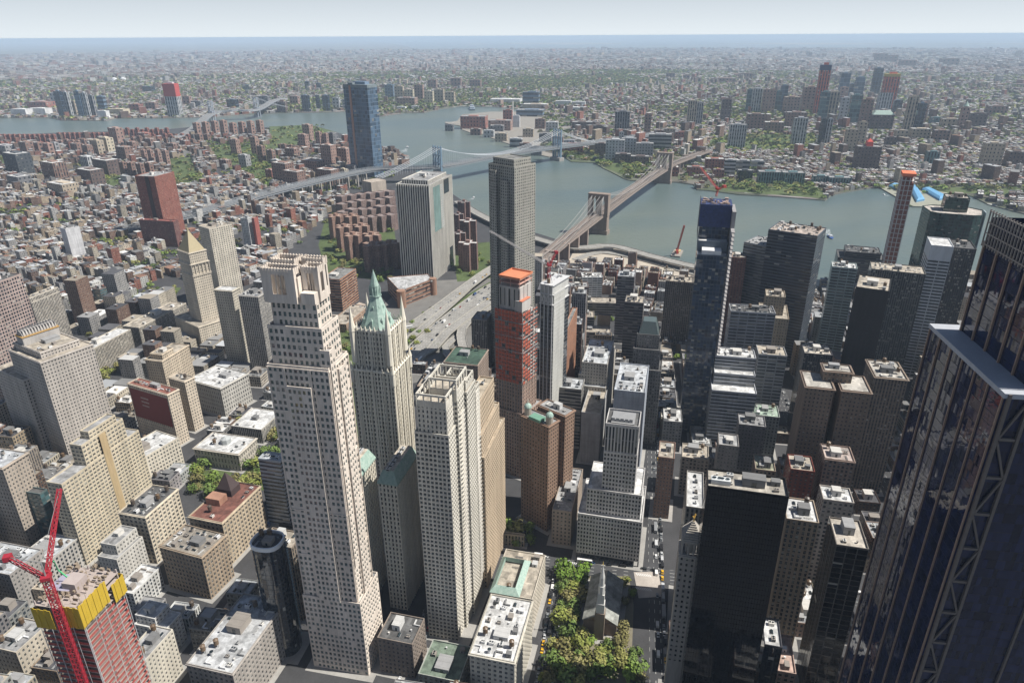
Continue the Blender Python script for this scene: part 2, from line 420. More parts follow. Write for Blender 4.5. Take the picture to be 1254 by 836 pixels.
def build(root, tiers, st, wall, roof='g', geo=False, par=1.1, nclut=6, coping=None, panekit='window', seed=1, frame=(.5, .5, .48), cornice=0.0, big=True, geo_faces=None):
    """tiers: (polygon local ccw, z0, z1[, overrides]); makes wall, roof, window and roof furniture parts"""
    S0 = STY[st] if isinstance(st, str) else st
    if isinstance(st, str): fm = smat(st)
    else: fm = facade_mat(S0['fx'], S0['fy'], span=S0.get('span', 1.0), glass=S0.get('glass', (.025, .032, .04)), gr=S0.get('gr', .12), blind=S0.get('blind', .18), spec=S0.get('spec', .5))
    mb = MB(); panes = []
    rzm = Matrix.Rotation(root.rotation_euler[2], 3, 'Z')
    loc = Vector(root.location)
    root_m = Matrix.Translation(loc) @ rzm.to_4x4()
    roofs = []
    for k, t in enumerate(tiers):
        poly, z0, z1 = t[:3]; o = t[3] if len(t) > 3 else {}
        S = dict(S0); S.update(o)
        p_ = o.get('par', par)
        if k: poly = inset(poly, .04*k)
        n = len(poly)
        for i in range(n):
            a, c = poly[i], poly[(i+1) % n]
            L = math.hypot(c[0]-a[0], c[1]-a[1])
            nrm = rzm @ Vector(((c[1]-a[1])/L, -(c[0]-a[0])/L, 0))
            mid = loc+rzm @ Vector(((a[0]+c[0])/2, (a[1]+c[1])/2, 0))
            facing = nrm.dot(Vector((0, 0, 0))-Vector((mid.x, mid.y, 0)))
            blank = o.get('blank')
            if blank: mb.face([(a[0], a[1], z0), (c[0], c[1], z0), (c[0], c[1], z1), (a[0], a[1], z1)], 0)
            elif geo and facing > 0 and L > 3: wall_geo(mb, a, c, z0, z1, S, panes)
            else:
                nb = max(1, round(L/S['bay'])); nf = max(1, round((z1-z0)/S['flr'])); of = (i*37+k*11) % 91
                mb.face([(a[0], a[1], z0), (c[0], c[1], z0), (c[0], c[1], z1), (a[0], a[1], z1)], 1, [(of, 0), (of+nb, 0), (of+nb, nf), (of, nf)])
            if p_ > 0: mb.face([(a[0], a[1], z1), (c[0], c[1], z1), (c[0], c[1], z1+p_), (a[0], a[1], z1+p_)], 2)
        inn = inset(poly, .5)
        if p_ > 0:
            for i in range(n):
                j = (i+1) % n
                mb.face([(*poly[i], z1+p_), (*poly[j], z1+p_), (*inn[j], z1+p_), (*inn[i], z1+p_)], 2)
                mb.face([(*inn[j], z1), (*inn[i], z1), (*inn[i], z1+p_), (*inn[j], z1+p_)], 2)
        roofs.append((inn if p_ > 0 else poly, z1, o.get('roof', roof)))
        if cornice:
            oc = inset(poly, -cornice); b2 = MB()
            for i in range(n):
                j = (i+1) % n; b2.face([(*oc[i], z1-.6), (*oc[j], z1-.6), (*oc[j], z1+.3), (*oc[i], z1+.3)])
                b2.face([(*oc[i], z1+.3), (*oc[j], z1+.3), (*poly[j], z1+.5), (*poly[i], z1+.5)])
                b2.face([(*poly[i], z1-1), (*poly[j], z1-1), (*oc[j], z1-.6), (*oc[i], z1-.6)])
            ob('cornice', b2.mesh('cornice', [M['stone']]), root, col=tuple(min(1, c*1.05) for c in wall))
    ob('wall', mb.mesh('wall', [M['stone'], fm, M['stone']]), root, col=wall)
    for k, (poly, z, rc) in enumerate(roofs):
        b = MB(); b.face([(*p, z+.02) for p in poly], 0)
        ob('roof', b.mesh('roof', [M['roof']]), root, col=ROOFC[rc] if isinstance(rc, str) else rc)
        xs = [p[0] for p in poly]; ys = [p[1] for p in poly]
        if k == len(roofs)-1 and nclut: clutter(root, min(xs)+1.5, max(xs)-1.5, min(ys)+1.5, max(ys)-1.5, z+.02, nclut, big, seed)
    if panes:
        root_mb = root
        root.matrix_basis = root_m
        put_panes(root, panes, panekit, frame)
UE = lambda rz: (math.cos(rz), math.sin(rz))
def place(F, h, n, e, rot=-33):
    """front corner F seen at roof level h; n,e: metres, or ('x',col)/('y',row) solved at roof level"""
    rz = R(rot); P = at(F[0], F[1], h); E = (math.cos(rz), math.sin(rz), 0); Nn = (-math.sin(rz), math.cos(rz), 0)
    def s(v, D, sg=0):
        if isinstance(v, tuple): return solve(P, D, 0 if v[0] == 'x' else 1, v[1])
        return v
    return P, rz, s(n, Nn), s(e, E)
def tower(name, label, cat, F, h, n, e, rot=-33, st='punch', wall=(.4, .36, .3), roof='g', tiers=None, group=None, **k):
    P, rz, nn, ee = place(F, h, n, e, rot)
    if not (2 < abs(nn) < 150 and 2 < abs(ee) < 200): print('SIZE?', label, round(nn), round(ee), P[:2].round())
    nn = max(-150, min(150, nn)); ee = ee if 3 < ee < 110 else 24.0
    root = thing(name, label, cat, (float(P[0]), float(P[1]), 0), rz, group)
    T = tiers or [(0, 1, 0, 1, 0, h)]
    if F[0] > 800: wall = tuple(v*.8 for v in wall)  # right-hand towers: shade of their sunless visible faces put into the wall colour
    k['nclut'] = int(k.get('nclut', 6)*1.6)
    tt = []
    for t in T:
        o = t[6] if len(t) > 6 else {}
        tt.append((rect(t[0]*ee, t[1]*ee, t[2]*nn, t[3]*nn), t[4], t[5], o))
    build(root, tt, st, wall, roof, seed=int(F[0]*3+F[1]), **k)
    c, s = math.cos(rz), math.sin(rz)
    FOOT.append([(P[0]+c*x-s*y, P[1]+s*x+c*y) for x, y in rect(0, ee, 0, nn)])
    return root, ee, nn
# ------------------------------------------------------------------ light, sky, air
SUN_AZ, SUN_EL = 207, 55        # compass azimuth, elevation (x east, y north)
w = bpy.data.worlds.new('World'); SC.world = w; w.use_nodes = True
nt = w.node_tree; nt.nodes.clear(); q = N(nt)
sky = nt.nodes.new('ShaderNodeTexSky'); sky.sky_type = 'NISHITA'; sky.sun_disc = False
sky.sun_elevation = R(SUN_EL); sky.sun_rotation = R(SUN_AZ); sky.altitude = 300; sky.air_density = 1.0; sky.dust_density = .8; sky.ozone_density = 1.5
# hazy horizon band: the pale tone of the air some degrees up reaches down to the skyline
sg = q('ShaderNodeSeparateXYZ', {0: q('ShaderNodeTexCoord').outputs['Generated']})
svv = q('ShaderNodeCombineXYZ', {0: sg.outputs[0], 1: sg.outputs[1], 2: q.math('ADD', q.math('MULTIPLY', q.math('ABSOLUTE', sg.outputs[2]), .9), .17)})
nt.links.new(q('ShaderNodeVectorMath', {0: svv.outputs[0]}, operation='NORMALIZE').outputs[0], sky.inputs[0])
zz = q('ShaderNodeSeparateXYZ', {0: q('ShaderNodeTexCoord').outputs['Generated']}).outputs[2]
fz = q.math('MULTIPLY', q.math('EXPONENT', q.math('MULTIPLY', q.math('ABSOLUTE', zz), -7.0)), .92)
bg = q('ShaderNodeBackground', {0: q.mix(fz, sky.outputs[0], (13.2, 14.2, 14.8, 1)), 1: .051}); q('ShaderNodeOutputWorld', {0: bg.outputs[0]})
sd = bpy.data.lights.new('sun', 'SUN'); sd.energy = 5.0; sd.angle = R(.53); sd.color = (1, .955, .88)
so = bpy.data.objects.new('sun', sd); COL.objects.link(so)
a = R(90-SUN_AZ); sv = Vector((math.cos(a)*math.cos(R(SUN_EL)), math.sin(a)*math.cos(R(SUN_EL)), math.sin(R(SUN_EL))))
so.rotation_euler = sv.to_track_quat('Z', 'Y').to_euler()
vs = SC.view_settings; vs.view_transform = 'Standard'; vs.look = 'None'; vs.exposure = 0.36; vs.gamma = 1; vs.use_curve_mapping = False
SC.cycles.use_denoising = True; SC.cycles.max_bounces = 5; SC.cycles.diffuse_bounces = 2; SC.cycles.glossy_bounces = 3; SC.cycles.volume_bounces = 1
SC.cycles.sample_clamp_indirect = 4
# haze
b = MB(); b.box(-152000, 152000, -152000, 152000, -11, 393)
m, nt = newmat('haze_air'); q = N(nt)
pv = nt.nodes.new('ShaderNodeVolumePrincipled'); pv.inputs['Density'].default_value = HAZE_D; pv.inputs['Color'].default_value = (.64, .8, 1, 1); pv.inputs['Anisotropy'].default_value = 0
o_ = nt.nodes.new('ShaderNodeOutputMaterial'); nt.links.new(pv.outputs[0], o_.inputs['Volume'])
hz = ob('haze', b.mesh('haze', [m])); hz['kind'] = 'stuff'
# ------------------------------------------------------------------ shores traced on the ground
NEAR = [(-420, 196), (-300, 190), (-100, 172), (0, 166), (60, 163), (140, 161), (210, 158), (240, 155), (330, 156), (380, 153), (415, 163), (440, 172), (470, 183), (482, 193), (495, 200), (515, 214), (545, 232), (575, 252), (600, 266), (656, 285), (690, 296), (720, 300), (760, 303), (800, 316), (840, 322), (870, 328), (940, 338), (1000, 350), (1100, 366), (1254, 398), (1500, 470), (1700, 560)]
FAR = [(-420, 160), (-100, 148), (0, 144.5), (60, 144), (75, 147.5), (130, 148), (142, 145), (210, 144.5), (260, 143.5), (300, 140), (340, 138.5), (400, 137.5), (432, 136.5), (440, 141), (466, 142.5), (495, 138.5), (520, 138), (540, 133.5), (562, 130.5), (605, 131), (640, 134), (655, 140), (665, 186), (690, 192), (700, 198), (728, 199), (739, 206), (765, 219), (773, 221), (800, 222), (830, 223), (850, 226), (853, 232), (868, 233), (890, 236), (905, 238), (960, 241), (1011, 245), (1019, 238), (1030, 236), (1070, 229), (1078, 230), (1100, 243), (1118, 252), (1142, 253), (1150, 248), (1165, 236), (1190, 240), (1210, 250), (1240, 258), (1300, 272), (1500, 310), (1700, 350)]
def polar(pts):
    o = []
    for p in pts:
        x, y = g2(*p); o.append((math.atan2(y, x), math.hypot(x, y)))
    o.sort(); return np.array([i[0] for i in o]), np.array([i[1] for i in o])
nA, nR = polar(NEAR); fA, fR = polar(FAR)
def horizon_r(az):
    # land runs out to bays and the ocean on the right, to the horizon on the left
    px = 627-math.tan(az-YAW)*FPX*1.1
    far = math.hypot(*g2(900, 58.5))
    return 145000 if px < 420 else (145000*(far/145000)**min(1, (px-420)/90))
AZ = np.linspace(R(-76), R(38), 1500)
def shell(rin, rout, rings, z0, mats, AZ=AZ):
    mb = MB(); P = []
    for az in AZ:
        a0, a1 = rin(az), rout(az)
        row = []
        for k in range(rings+1):
            r_ = a0*(a1/a0)**(k/rings) if a0 > 1 else a1*k/rings
            x, y = r_*math.cos(az), r_*math.sin(az); row.append((x, y, z0+drop(x, y)))
        P.append(row)
    for i in range(len(P)-1):
        for k in range(rings): mb.face([P[i][k], P[i][k+1], P[i+1][k+1], P[i+1][k]], 0)
        # quay walls down to the water
        mb.face([P[i+1][0], P[i][0], (*P[i][0][:2], P[i][0][2]-6), (*P[i+1][0][:2], P[i+1][0][2]-6)], 1)
        mb.face([P[i][-1], P[i+1][-1], (*P[i+1][-1][:2], P[i+1][-1][2]-6), (*P[i][-1][:2], P[i][-1][2]-6)], 1)
    return mb
# urban ground of the far shore: lots, yards, tar and green; beyond the modelled houses the speckle of roofs
m, nt = newmat('urban_ground'); q = N(nt)
geo = q('ShaderNodeNewGeometry').outputs['Position']
def ramp(q, fac, stops, mode='CONSTANT'):
    n = q('ShaderNodeValToRGB', {0: fac}); r_ = n.color_ramp; r_.interpolation = mode
    while len(r_.elements) > 1: r_.elements.remove(r_.elements[-1])
    r_.elements[0].position = stops[0][0]; r_.elements[0].color = c4(stops[0][1])
    for p_, c_ in stops[1:]:
        e = r_.elements.new(p_); e.color = c4(c_)
    return n.outputs[0]
SPECK = [(0, (.06, .075, .035)), (.25, (.13, .11, .1)), (.45, (.08, .07, .07)), (.6, (.2, .17, .16)), (.75, (.07, .085, .04)), (.85, (.3, .28, .27)), (.95, (.5, .5, .48))]
v1 = q('ShaderNodeTexVoronoi', {'Vector': geo, 'Scale': .016})
v2 = q('ShaderNodeTexVoronoi', {'Vector': geo, 'Scale': .006})
s1 = q('ShaderNodeSeparateColor', {0: v1.outputs['Color']}).outputs[0]; s2 = q('ShaderNodeSeparateColor', {0: v2.outputs['Color']}).outputs[1]
cs = q.mix(.35, ramp(q, s1, SPECK), ramp(q, s2, SPECK))
grn = q.rng(q.noise(.0006, geo, 5.0, .6), .5, .62, 0, .75)
cs = q.mix(grn, cs, (.085, .11, .045, 1))
q.bsdf(Base_Color=cs, Roughness=.9); M['urban'] = m
M['quay'] = simple_mat('quay_wall', .2, .2, .9)
def iv(A, B): return lambda az: float(np.interp(az, A, B))
structure('far_shore_ground', shell(iv(fA, fR), horizon_r, 90, 0.0, None).mesh('far_shore_ground', [M['urban'], M['quay']]), col=(.2, .19, .17))
# Manhattan ground
m, nt = newmat('city_ground'); q = N(nt)
geo = q('ShaderNodeNewGeometry').outputs['Position']
k = q.rng(q.noise(.05, geo, 6.0, .6), .3, .7, .75, 1.2); k2 = q.rng(q.noise(.7, geo, 3.0), .3, .7, .85, 1.1)
c = q('ShaderNodeVectorMath', {0: (.052, .052, .055), 3: q.math('MULTIPLY', k, k2)}, operation='SCALE').outputs[0]
q.bsdf(Base_Color=c, Roughness=.85); M['city'] = m
structure('ground', shell(lambda a: 0.5, iv(nA, nR), 60, 0.0, None, np.linspace(-math.pi, math.pi, 2400)).mesh('ground', [M['city'], M['quay']]), col=(.25, .24, .22))
# water
m, nt = newmat('water'); q = N(nt)
geo = q('ShaderNodeNewGeometry').outputs['Position']
big = q.rng(q.noise(.0022, q('ShaderNodeVectorMath', {0: geo, 1: (1, .35, 1)}, operation='MULTIPLY').outputs[0], 6.0, .62), .35, .65, 0, 1)
c = q.mix(big, (.085, .125, .13, 1), (.14, .165, .14, 1))
bs = q.bsdf(Base_Color=c, Roughness=.3, IOR=1.33)
bn = q('ShaderNodeBump', {'Height': q.noise(.06, geo, 6.0, .7), 'Strength': .35, 'Distance': 3.0})
nt.links.new(bn.outputs[0], bs.inputs['Normal']); M['water'] = m
mb = MB(); rr = [0]+list(np.geomspace(300, 150000, 90)); aa = np.linspace(0, 2*math.pi, 361)
for i in range(360):
    for k in range(90):
        P = [(rr[k+a]*math.cos(aa[i+b_]), rr[k+a]*math.sin(aa[i+b_])) for a, b_ in ((0, 0), (1, 0), (1, 1), (0, 1))]
        P = [(x, y, drop(x, y)-2.5) for x, y in P]
        mb.face(P if k else [P[0], P[1], P[2]])
structure('water', mb.mesh('water', [M['water']]))
def slab(name, px, z0, z1, mat, col, world=False, kind='structure'):
    pts = px if world else [g2(*p) for p in px]
    A = sum(pts[i-1][0]*pts[i][1]-pts[i][0]*pts[i-1][1] for i in range(len(pts)))
    if A < 0: pts = pts[::-1]
    b = MB(); cx = sum(p[0] for p in pts)/len(pts); cy = sum(p[1] for p in pts)/len(pts)
    dz = drop(cx, cy)
    b.prism([(x-cx, y-cy) for x, y in pts], z0, z1)
    o = ob(name, b.mesh(name, [mat]), loc=(cx, cy, dz), col=col); o['kind'] = kind; return o
GRASS = simple_mat('grass_lawn', .3, .03, .95)
SAND = simple_mat('paving', .15, .05, .9)
# yard peninsula between the bay and the river, piers, spits on the horizon
slab('land', [(545, 151), (563, 154), (566, 159), (580, 164), (595, 164.5), (602, 169), (628, 178), (648, 187), (672, 192), (690, 190), (690, 150), (652, 137), (600, 137), (566, 140.5), (560, 148)], -6, .3, SAND, (.27, .25, .22))
slab('pier', [(545, 151), (562, 152), (562, 150.5), (545, 149.5)], -6, .9, SAND, (.3, .28, .25))
for k, (a_, b_) in enumerate(((620, 760), (880, 1080), (1120, 1500), (560, 600))):
    slab('land', [(a_, 53.2+k*.3), ((a_+b_)/2, 52.6+k*.3), (b_, 53.2+k*.3), (b_, 54.2), ((a_+b_)/2, 54.8), (a_, 54)], -6, 1, SAND, (.3, .27, .22))
# parks and lawns near and far
PARKS = [('lawn', [(905, 186), (985, 186), (1000, 176), (1000, 166), (905, 164), (868, 172), (865, 184)]),
 ('lawn', [(888, 234), (1009, 243), (1008, 232), (985, 224), (905, 222), (880, 226)]),
 ('lawn', [(740, 205), (770, 217), (792, 215), (775, 203), (755, 199)]),
 ('lawn', [(655, 184), (692, 192), (735, 196), (738, 190), (700, 184)]),
 ('lawn', [(1110, 252), (1140, 252), (1140, 244), (1105, 243)]),
 ('lawn', [(1125, 236), (1254, 238), (1254, 231), (1125, 228)]),
 ('lawn', [(330, 155), (380, 153), (412, 162), (400, 175), (330, 185)]),
 ('lawn', [(206, 196), (236, 192), (248, 228), (212, 234)]),
 ('lawn', [(250, 178), (330, 177), (348, 200), (330, 236), (296, 214), (268, 204)]),
 ('lawn', [(100, 214), (150, 213), (152, 232), (104, 233)]),
 ('lawn', [(0, 190), (14, 190), (14, 204), (-20, 204)]),
 ('lawn', [(150, 372), (196, 352), (222, 352), (210, 368), (160, 385)]),
 ('lawn', [(408, 400), (436, 400), (445, 560), (418, 560)]),
 ('lawn', [(210, 560), (240, 600), (330, 600), (330, 520), (300, 560), (240, 580)])]
for n_, p_ in PARKS: slab(n_, p_, -.3, .06, GRASS, (.09, .12, .045))
slab('lawn', [(398, 268), (480, 262), (488, 318), (470, 345), (440, 340), (400, 335), (390, 300)], -.3, .045, GRASS, (.08, .11, .04))
slab('lawn', [(553, 300), (604, 296), (604, 340), (560, 345)], -.3, .045, GRASS, (.08, .11, .04))
slab('lawn', [(498, 425), (520, 398), (560, 368), (600, 345), (604, 352), (565, 385), (530, 405), (508, 430)], -.3, .045, GRASS, (.08, .11, .04))
slab('paving', [(440, 400), (500, 345), (610, 340), (612, 450), (500, 470), (452, 450)], -.3, .03, SAND, (.17, .165, .155))
slab('paving', [(695, 322), (705, 303), (760, 305), (800, 318), (905, 341), (905, 352), (800, 334), (740, 322)], -.3, .05, SAND, (.45, .4, .33))
slab('paving', [(395, 400), (440, 370), (470, 380), (470, 420), (400, 430)], -.3, .05, SAND, (.42, .36, .3))
def ribbon(name, pts, width, lanes, mat, thick=0, col=(.3, .29, .27), world=None, rail=False, kind='structure', parent=None):
    """road strip along photo points (px,py,z) with lane UVs; elevated ones get a slab, parapets and piers"""
    P = world or [tuple(at(x, y, z)) for x, y, z in pts]
    P = [Vector(p) for p in P]
    Q = []
    for i in range(len(P)-1):          # smooth with Catmull-Rom
        p0, p1, p2, p3 = P[max(0, i-1)], P[i], P[i+1], P[min(len(P)-1, i+2)]
        n = max(2, int((p2-p1).length/18))
        for k in range(n):
            t = k/n; Q.append(.5*((2*p1)+(p2-p0)*t+(2*p0-5*p1+4*p2-p3)*t*t+(3*p1-p0-3*p2+p3)*t**3))
    Q.append(P[-1]); b = MB(); s = 0; prev = None; H = width/2
    for i, c_ in enumerate(Q):
        d = (Q[min(i+1, len(Q)-1)]-Q[max(0, i-1)]); d.z = 0; d.normalize(); nn = Vector((-d.y, d.x, 0))
        if i: s += (c_-Q[i-1]).length
        cur = (c_+nn*H, c_-nn*H, s, nn)
        if prev:
            l0, r0, s0, n0 = prev; l1, r1, s1, n1 = cur; T = lambda v, dz=0: (v.x, v.y, v.z+dz)
            b.face([T(r0), T(r1), T(l1), T(l0)], 0, [(lanes, s0), (lanes, s1), (0, s1), (0, s0)])
            if thick:
                b.face([T(l0, -thick), T(l1, -thick), T(r1, -thick), T(r0, -thick)], 1)
                for u0, u1, nv, sg in ((r0, r1, (n0, n1), -1), (l0, l1, (n0, n1), 1)):
                    o0, o1 = u0+n0*sg*.4, u1+n1*sg*.4
                    f = [[T(u0), T(u1), T(u1, 1), T(u0, 1)], [T(u0, 1), T(u1, 1), T(o1, 1), T(o0, 1)], [T(o0, 1), T(o1, 1), T(o1, -thick), T(o0, -thick)]]
                    for g in f: b.face(g, 1)
                if i % 2 == 0 and c_.z > 4 and rail:
                    b.box(c_.x-1, c_.x+1, c_.y-1, c_.y+1, -1, c_.z-thick, 1)
        prev = cur
    o = ob(name, b.mesh(name, [mat, M['plain']]), parent=parent, col=col)
    if kind: o['kind'] = kind
    return o, Q
CREAM = (.62, .55, .45); LIME = (.52, .47, .4); GREYST = (.42, .4, .37); BEIGE = (.5, .42, .31)
X = lambda v: ('x', v)
Y = lambda v: ('y', v)
# ---- tall cream residential tower, stepped crown
def tall_cream():
    P = Vector(at(449, 825, 0)); P.z = 0; rz = R(-31); n, e = 36.5, 24.0
    root = thing('residential_tower', 'tallest cream stone tower with stepped open crown, left of the green-peaked gothic tower', 'skyscraper', (float(P[0]), float(P[1]), 0), rz)
    wc = (.7, .62, .54)
    S = dict(fx=.56, fy=.58, bay=3.05, flr=4.1, depth=.4, skip=lambda i, j, nb, nf: (i*7+j*3) % 11 == 0 and j % 2 == 0 or (j % 9 == 8 and i % 2))
    T = [(rect(-1, e+4, -2, n+1), 0, 62), (rect(0, e, 0, n), 62, 226), (rect(2.5, e-1, 2.5, n-2.5), 226, 248), (rect(5, e-3, 5, n-5), 248, 262)]
    # side bays standing proud of the shaft
    T += [(rect(-1.8, 6, n*.3, n*.7), 62, 214), (rect(e*.35, e*.7, -2, 6), 62, 222), (rect(e*.05, e*.3, -1.2, 5), 90, 236)]
    T = [(t[0], t[1], t[2], {'par': 1.2}) for t in T]
    build(root, T, S, wc, 'g', geo=True, nclut=0, panekit='window_teal', frame=(.45, .45, .42))
    b = MB()
    for z in (62, 96, 130, 164, 198, 225): b.box(-.35, e+.35, -.35, -.005, z, z+.7); b.box(-.35, -.005, -.005, n+.35, z, z+.7)
    for y in (0, n*.29, n*.71, n-.6): b.box(-.5, -.006, y, y+.6, 0, 225)
    for x in (0, e*.33, e*.72, e-.6): b.box(x, x+.6, -.5, -.006, 0, 225)
    ob('string_course', b.mesh('string_course', [M['stone']]), root, col=(.74, .65, .56))
    # crown: hollow pavilions of unequal size with tall openings, notches between them
    mb = MB(); E0, E1, N0, N1 = 3, e-2, 4, n-3; L = N1-N0; Lx = E1-E0
    def shell_box(x0, x1, y0, y1, z0, z1, t=.7, op=.42, oh=(.25, .82)):
        za, zb = z0+(z1-z0)*oh[0], z0+(z1-z0)*oh[1]
        for a in (x0, x1-t):
            W_ = y1-y0; m_ = (y0+y1)/2; o = W_*op/2
            for u0, u1 in ((y0, m_-o), (m_+o, y1)): mb.box(a, a+t, u0, u1, z0, z1)
            mb.box(a, a+t, m_-o, m_+o, z0, za); mb.box(a, a+t, m_-o, m_+o, zb, z1)
            for k in range(1, 3): mb.box(a+.1, a+t-.1, m_-o+2*o*k/3-.15, m_-o+2*o*k/3+.15, za, zb)
            k_ = max(3, int(W_/1.6))
            for k in range(k_+1): y = y0+W_*k/k_; mb.box(a-.2, a+t+.2, y-.14, y+.14, zb+.5, z1+.5)
        for a in (y0, y1-t):
            W_ = x1-x0; m_ = (x0+x1)/2; o = W_*op/2
            for u0, u1 in ((x0+t, m_-o), (m_+o, x1-t)): mb.box(u0, u1, a, a+t, z0, z1)
            mb.box(m_-o, m_+o, a, a+t, z0, za); mb.box(m_-o, m_+o, a, a+t, zb, z1)
            k_ = max(3, int(W_/1.6))
            for k in range(k_+1): x = x0+W_*k/k_; mb.box(x-.14, x+.14, a-.2, a+t+.2, zb+.5, z1+.5)
    shell_box(E0, E0+Lx*.42, N0+L*.36, N1, 262, 281)
    shell_box(E0+Lx*.5, E1, N0+L*.5, N1-1, 262, 283)
    shell_box(E0+Lx*.3, E0+Lx*.72, N0, N0+L*.32, 262, 281)
    shell_box(E0+Lx*.76, E1, N0+1, N0+L*.44, 262, 283, op=.3)
    mb.box(E0+Lx*.44, E0+Lx*.5, N0+L*.4, N1-2, 262, 279)
    mb.box(E0+1, E0+Lx*.28, N0+1, N0+L*.3, 262.1, 268)
    mb.box(E0+Lx*.1, E1-1, N0+L*.33, N0+L*.35, 262, 276)
    ob('crown', mb.mesh('crown', [M['stone']]), root, col=wc)
    for k in range(7): ob('air_conditioner', KIT['ac'], root, (E0+Lx*.4+(k % 4)*3.2, N0+L*.36+(k//4)*5, 262.03), 0, (.5, .6, .58), (1.1, 1.2, 1.6))
    c, s = math.cos(rz), math.sin(rz)
    FOOT.append([(P[0]+c*x-s*y, P[1]+s*x+c*y) for x, y in rect(-2, e+5, -3, n+2)])
tall_cream()
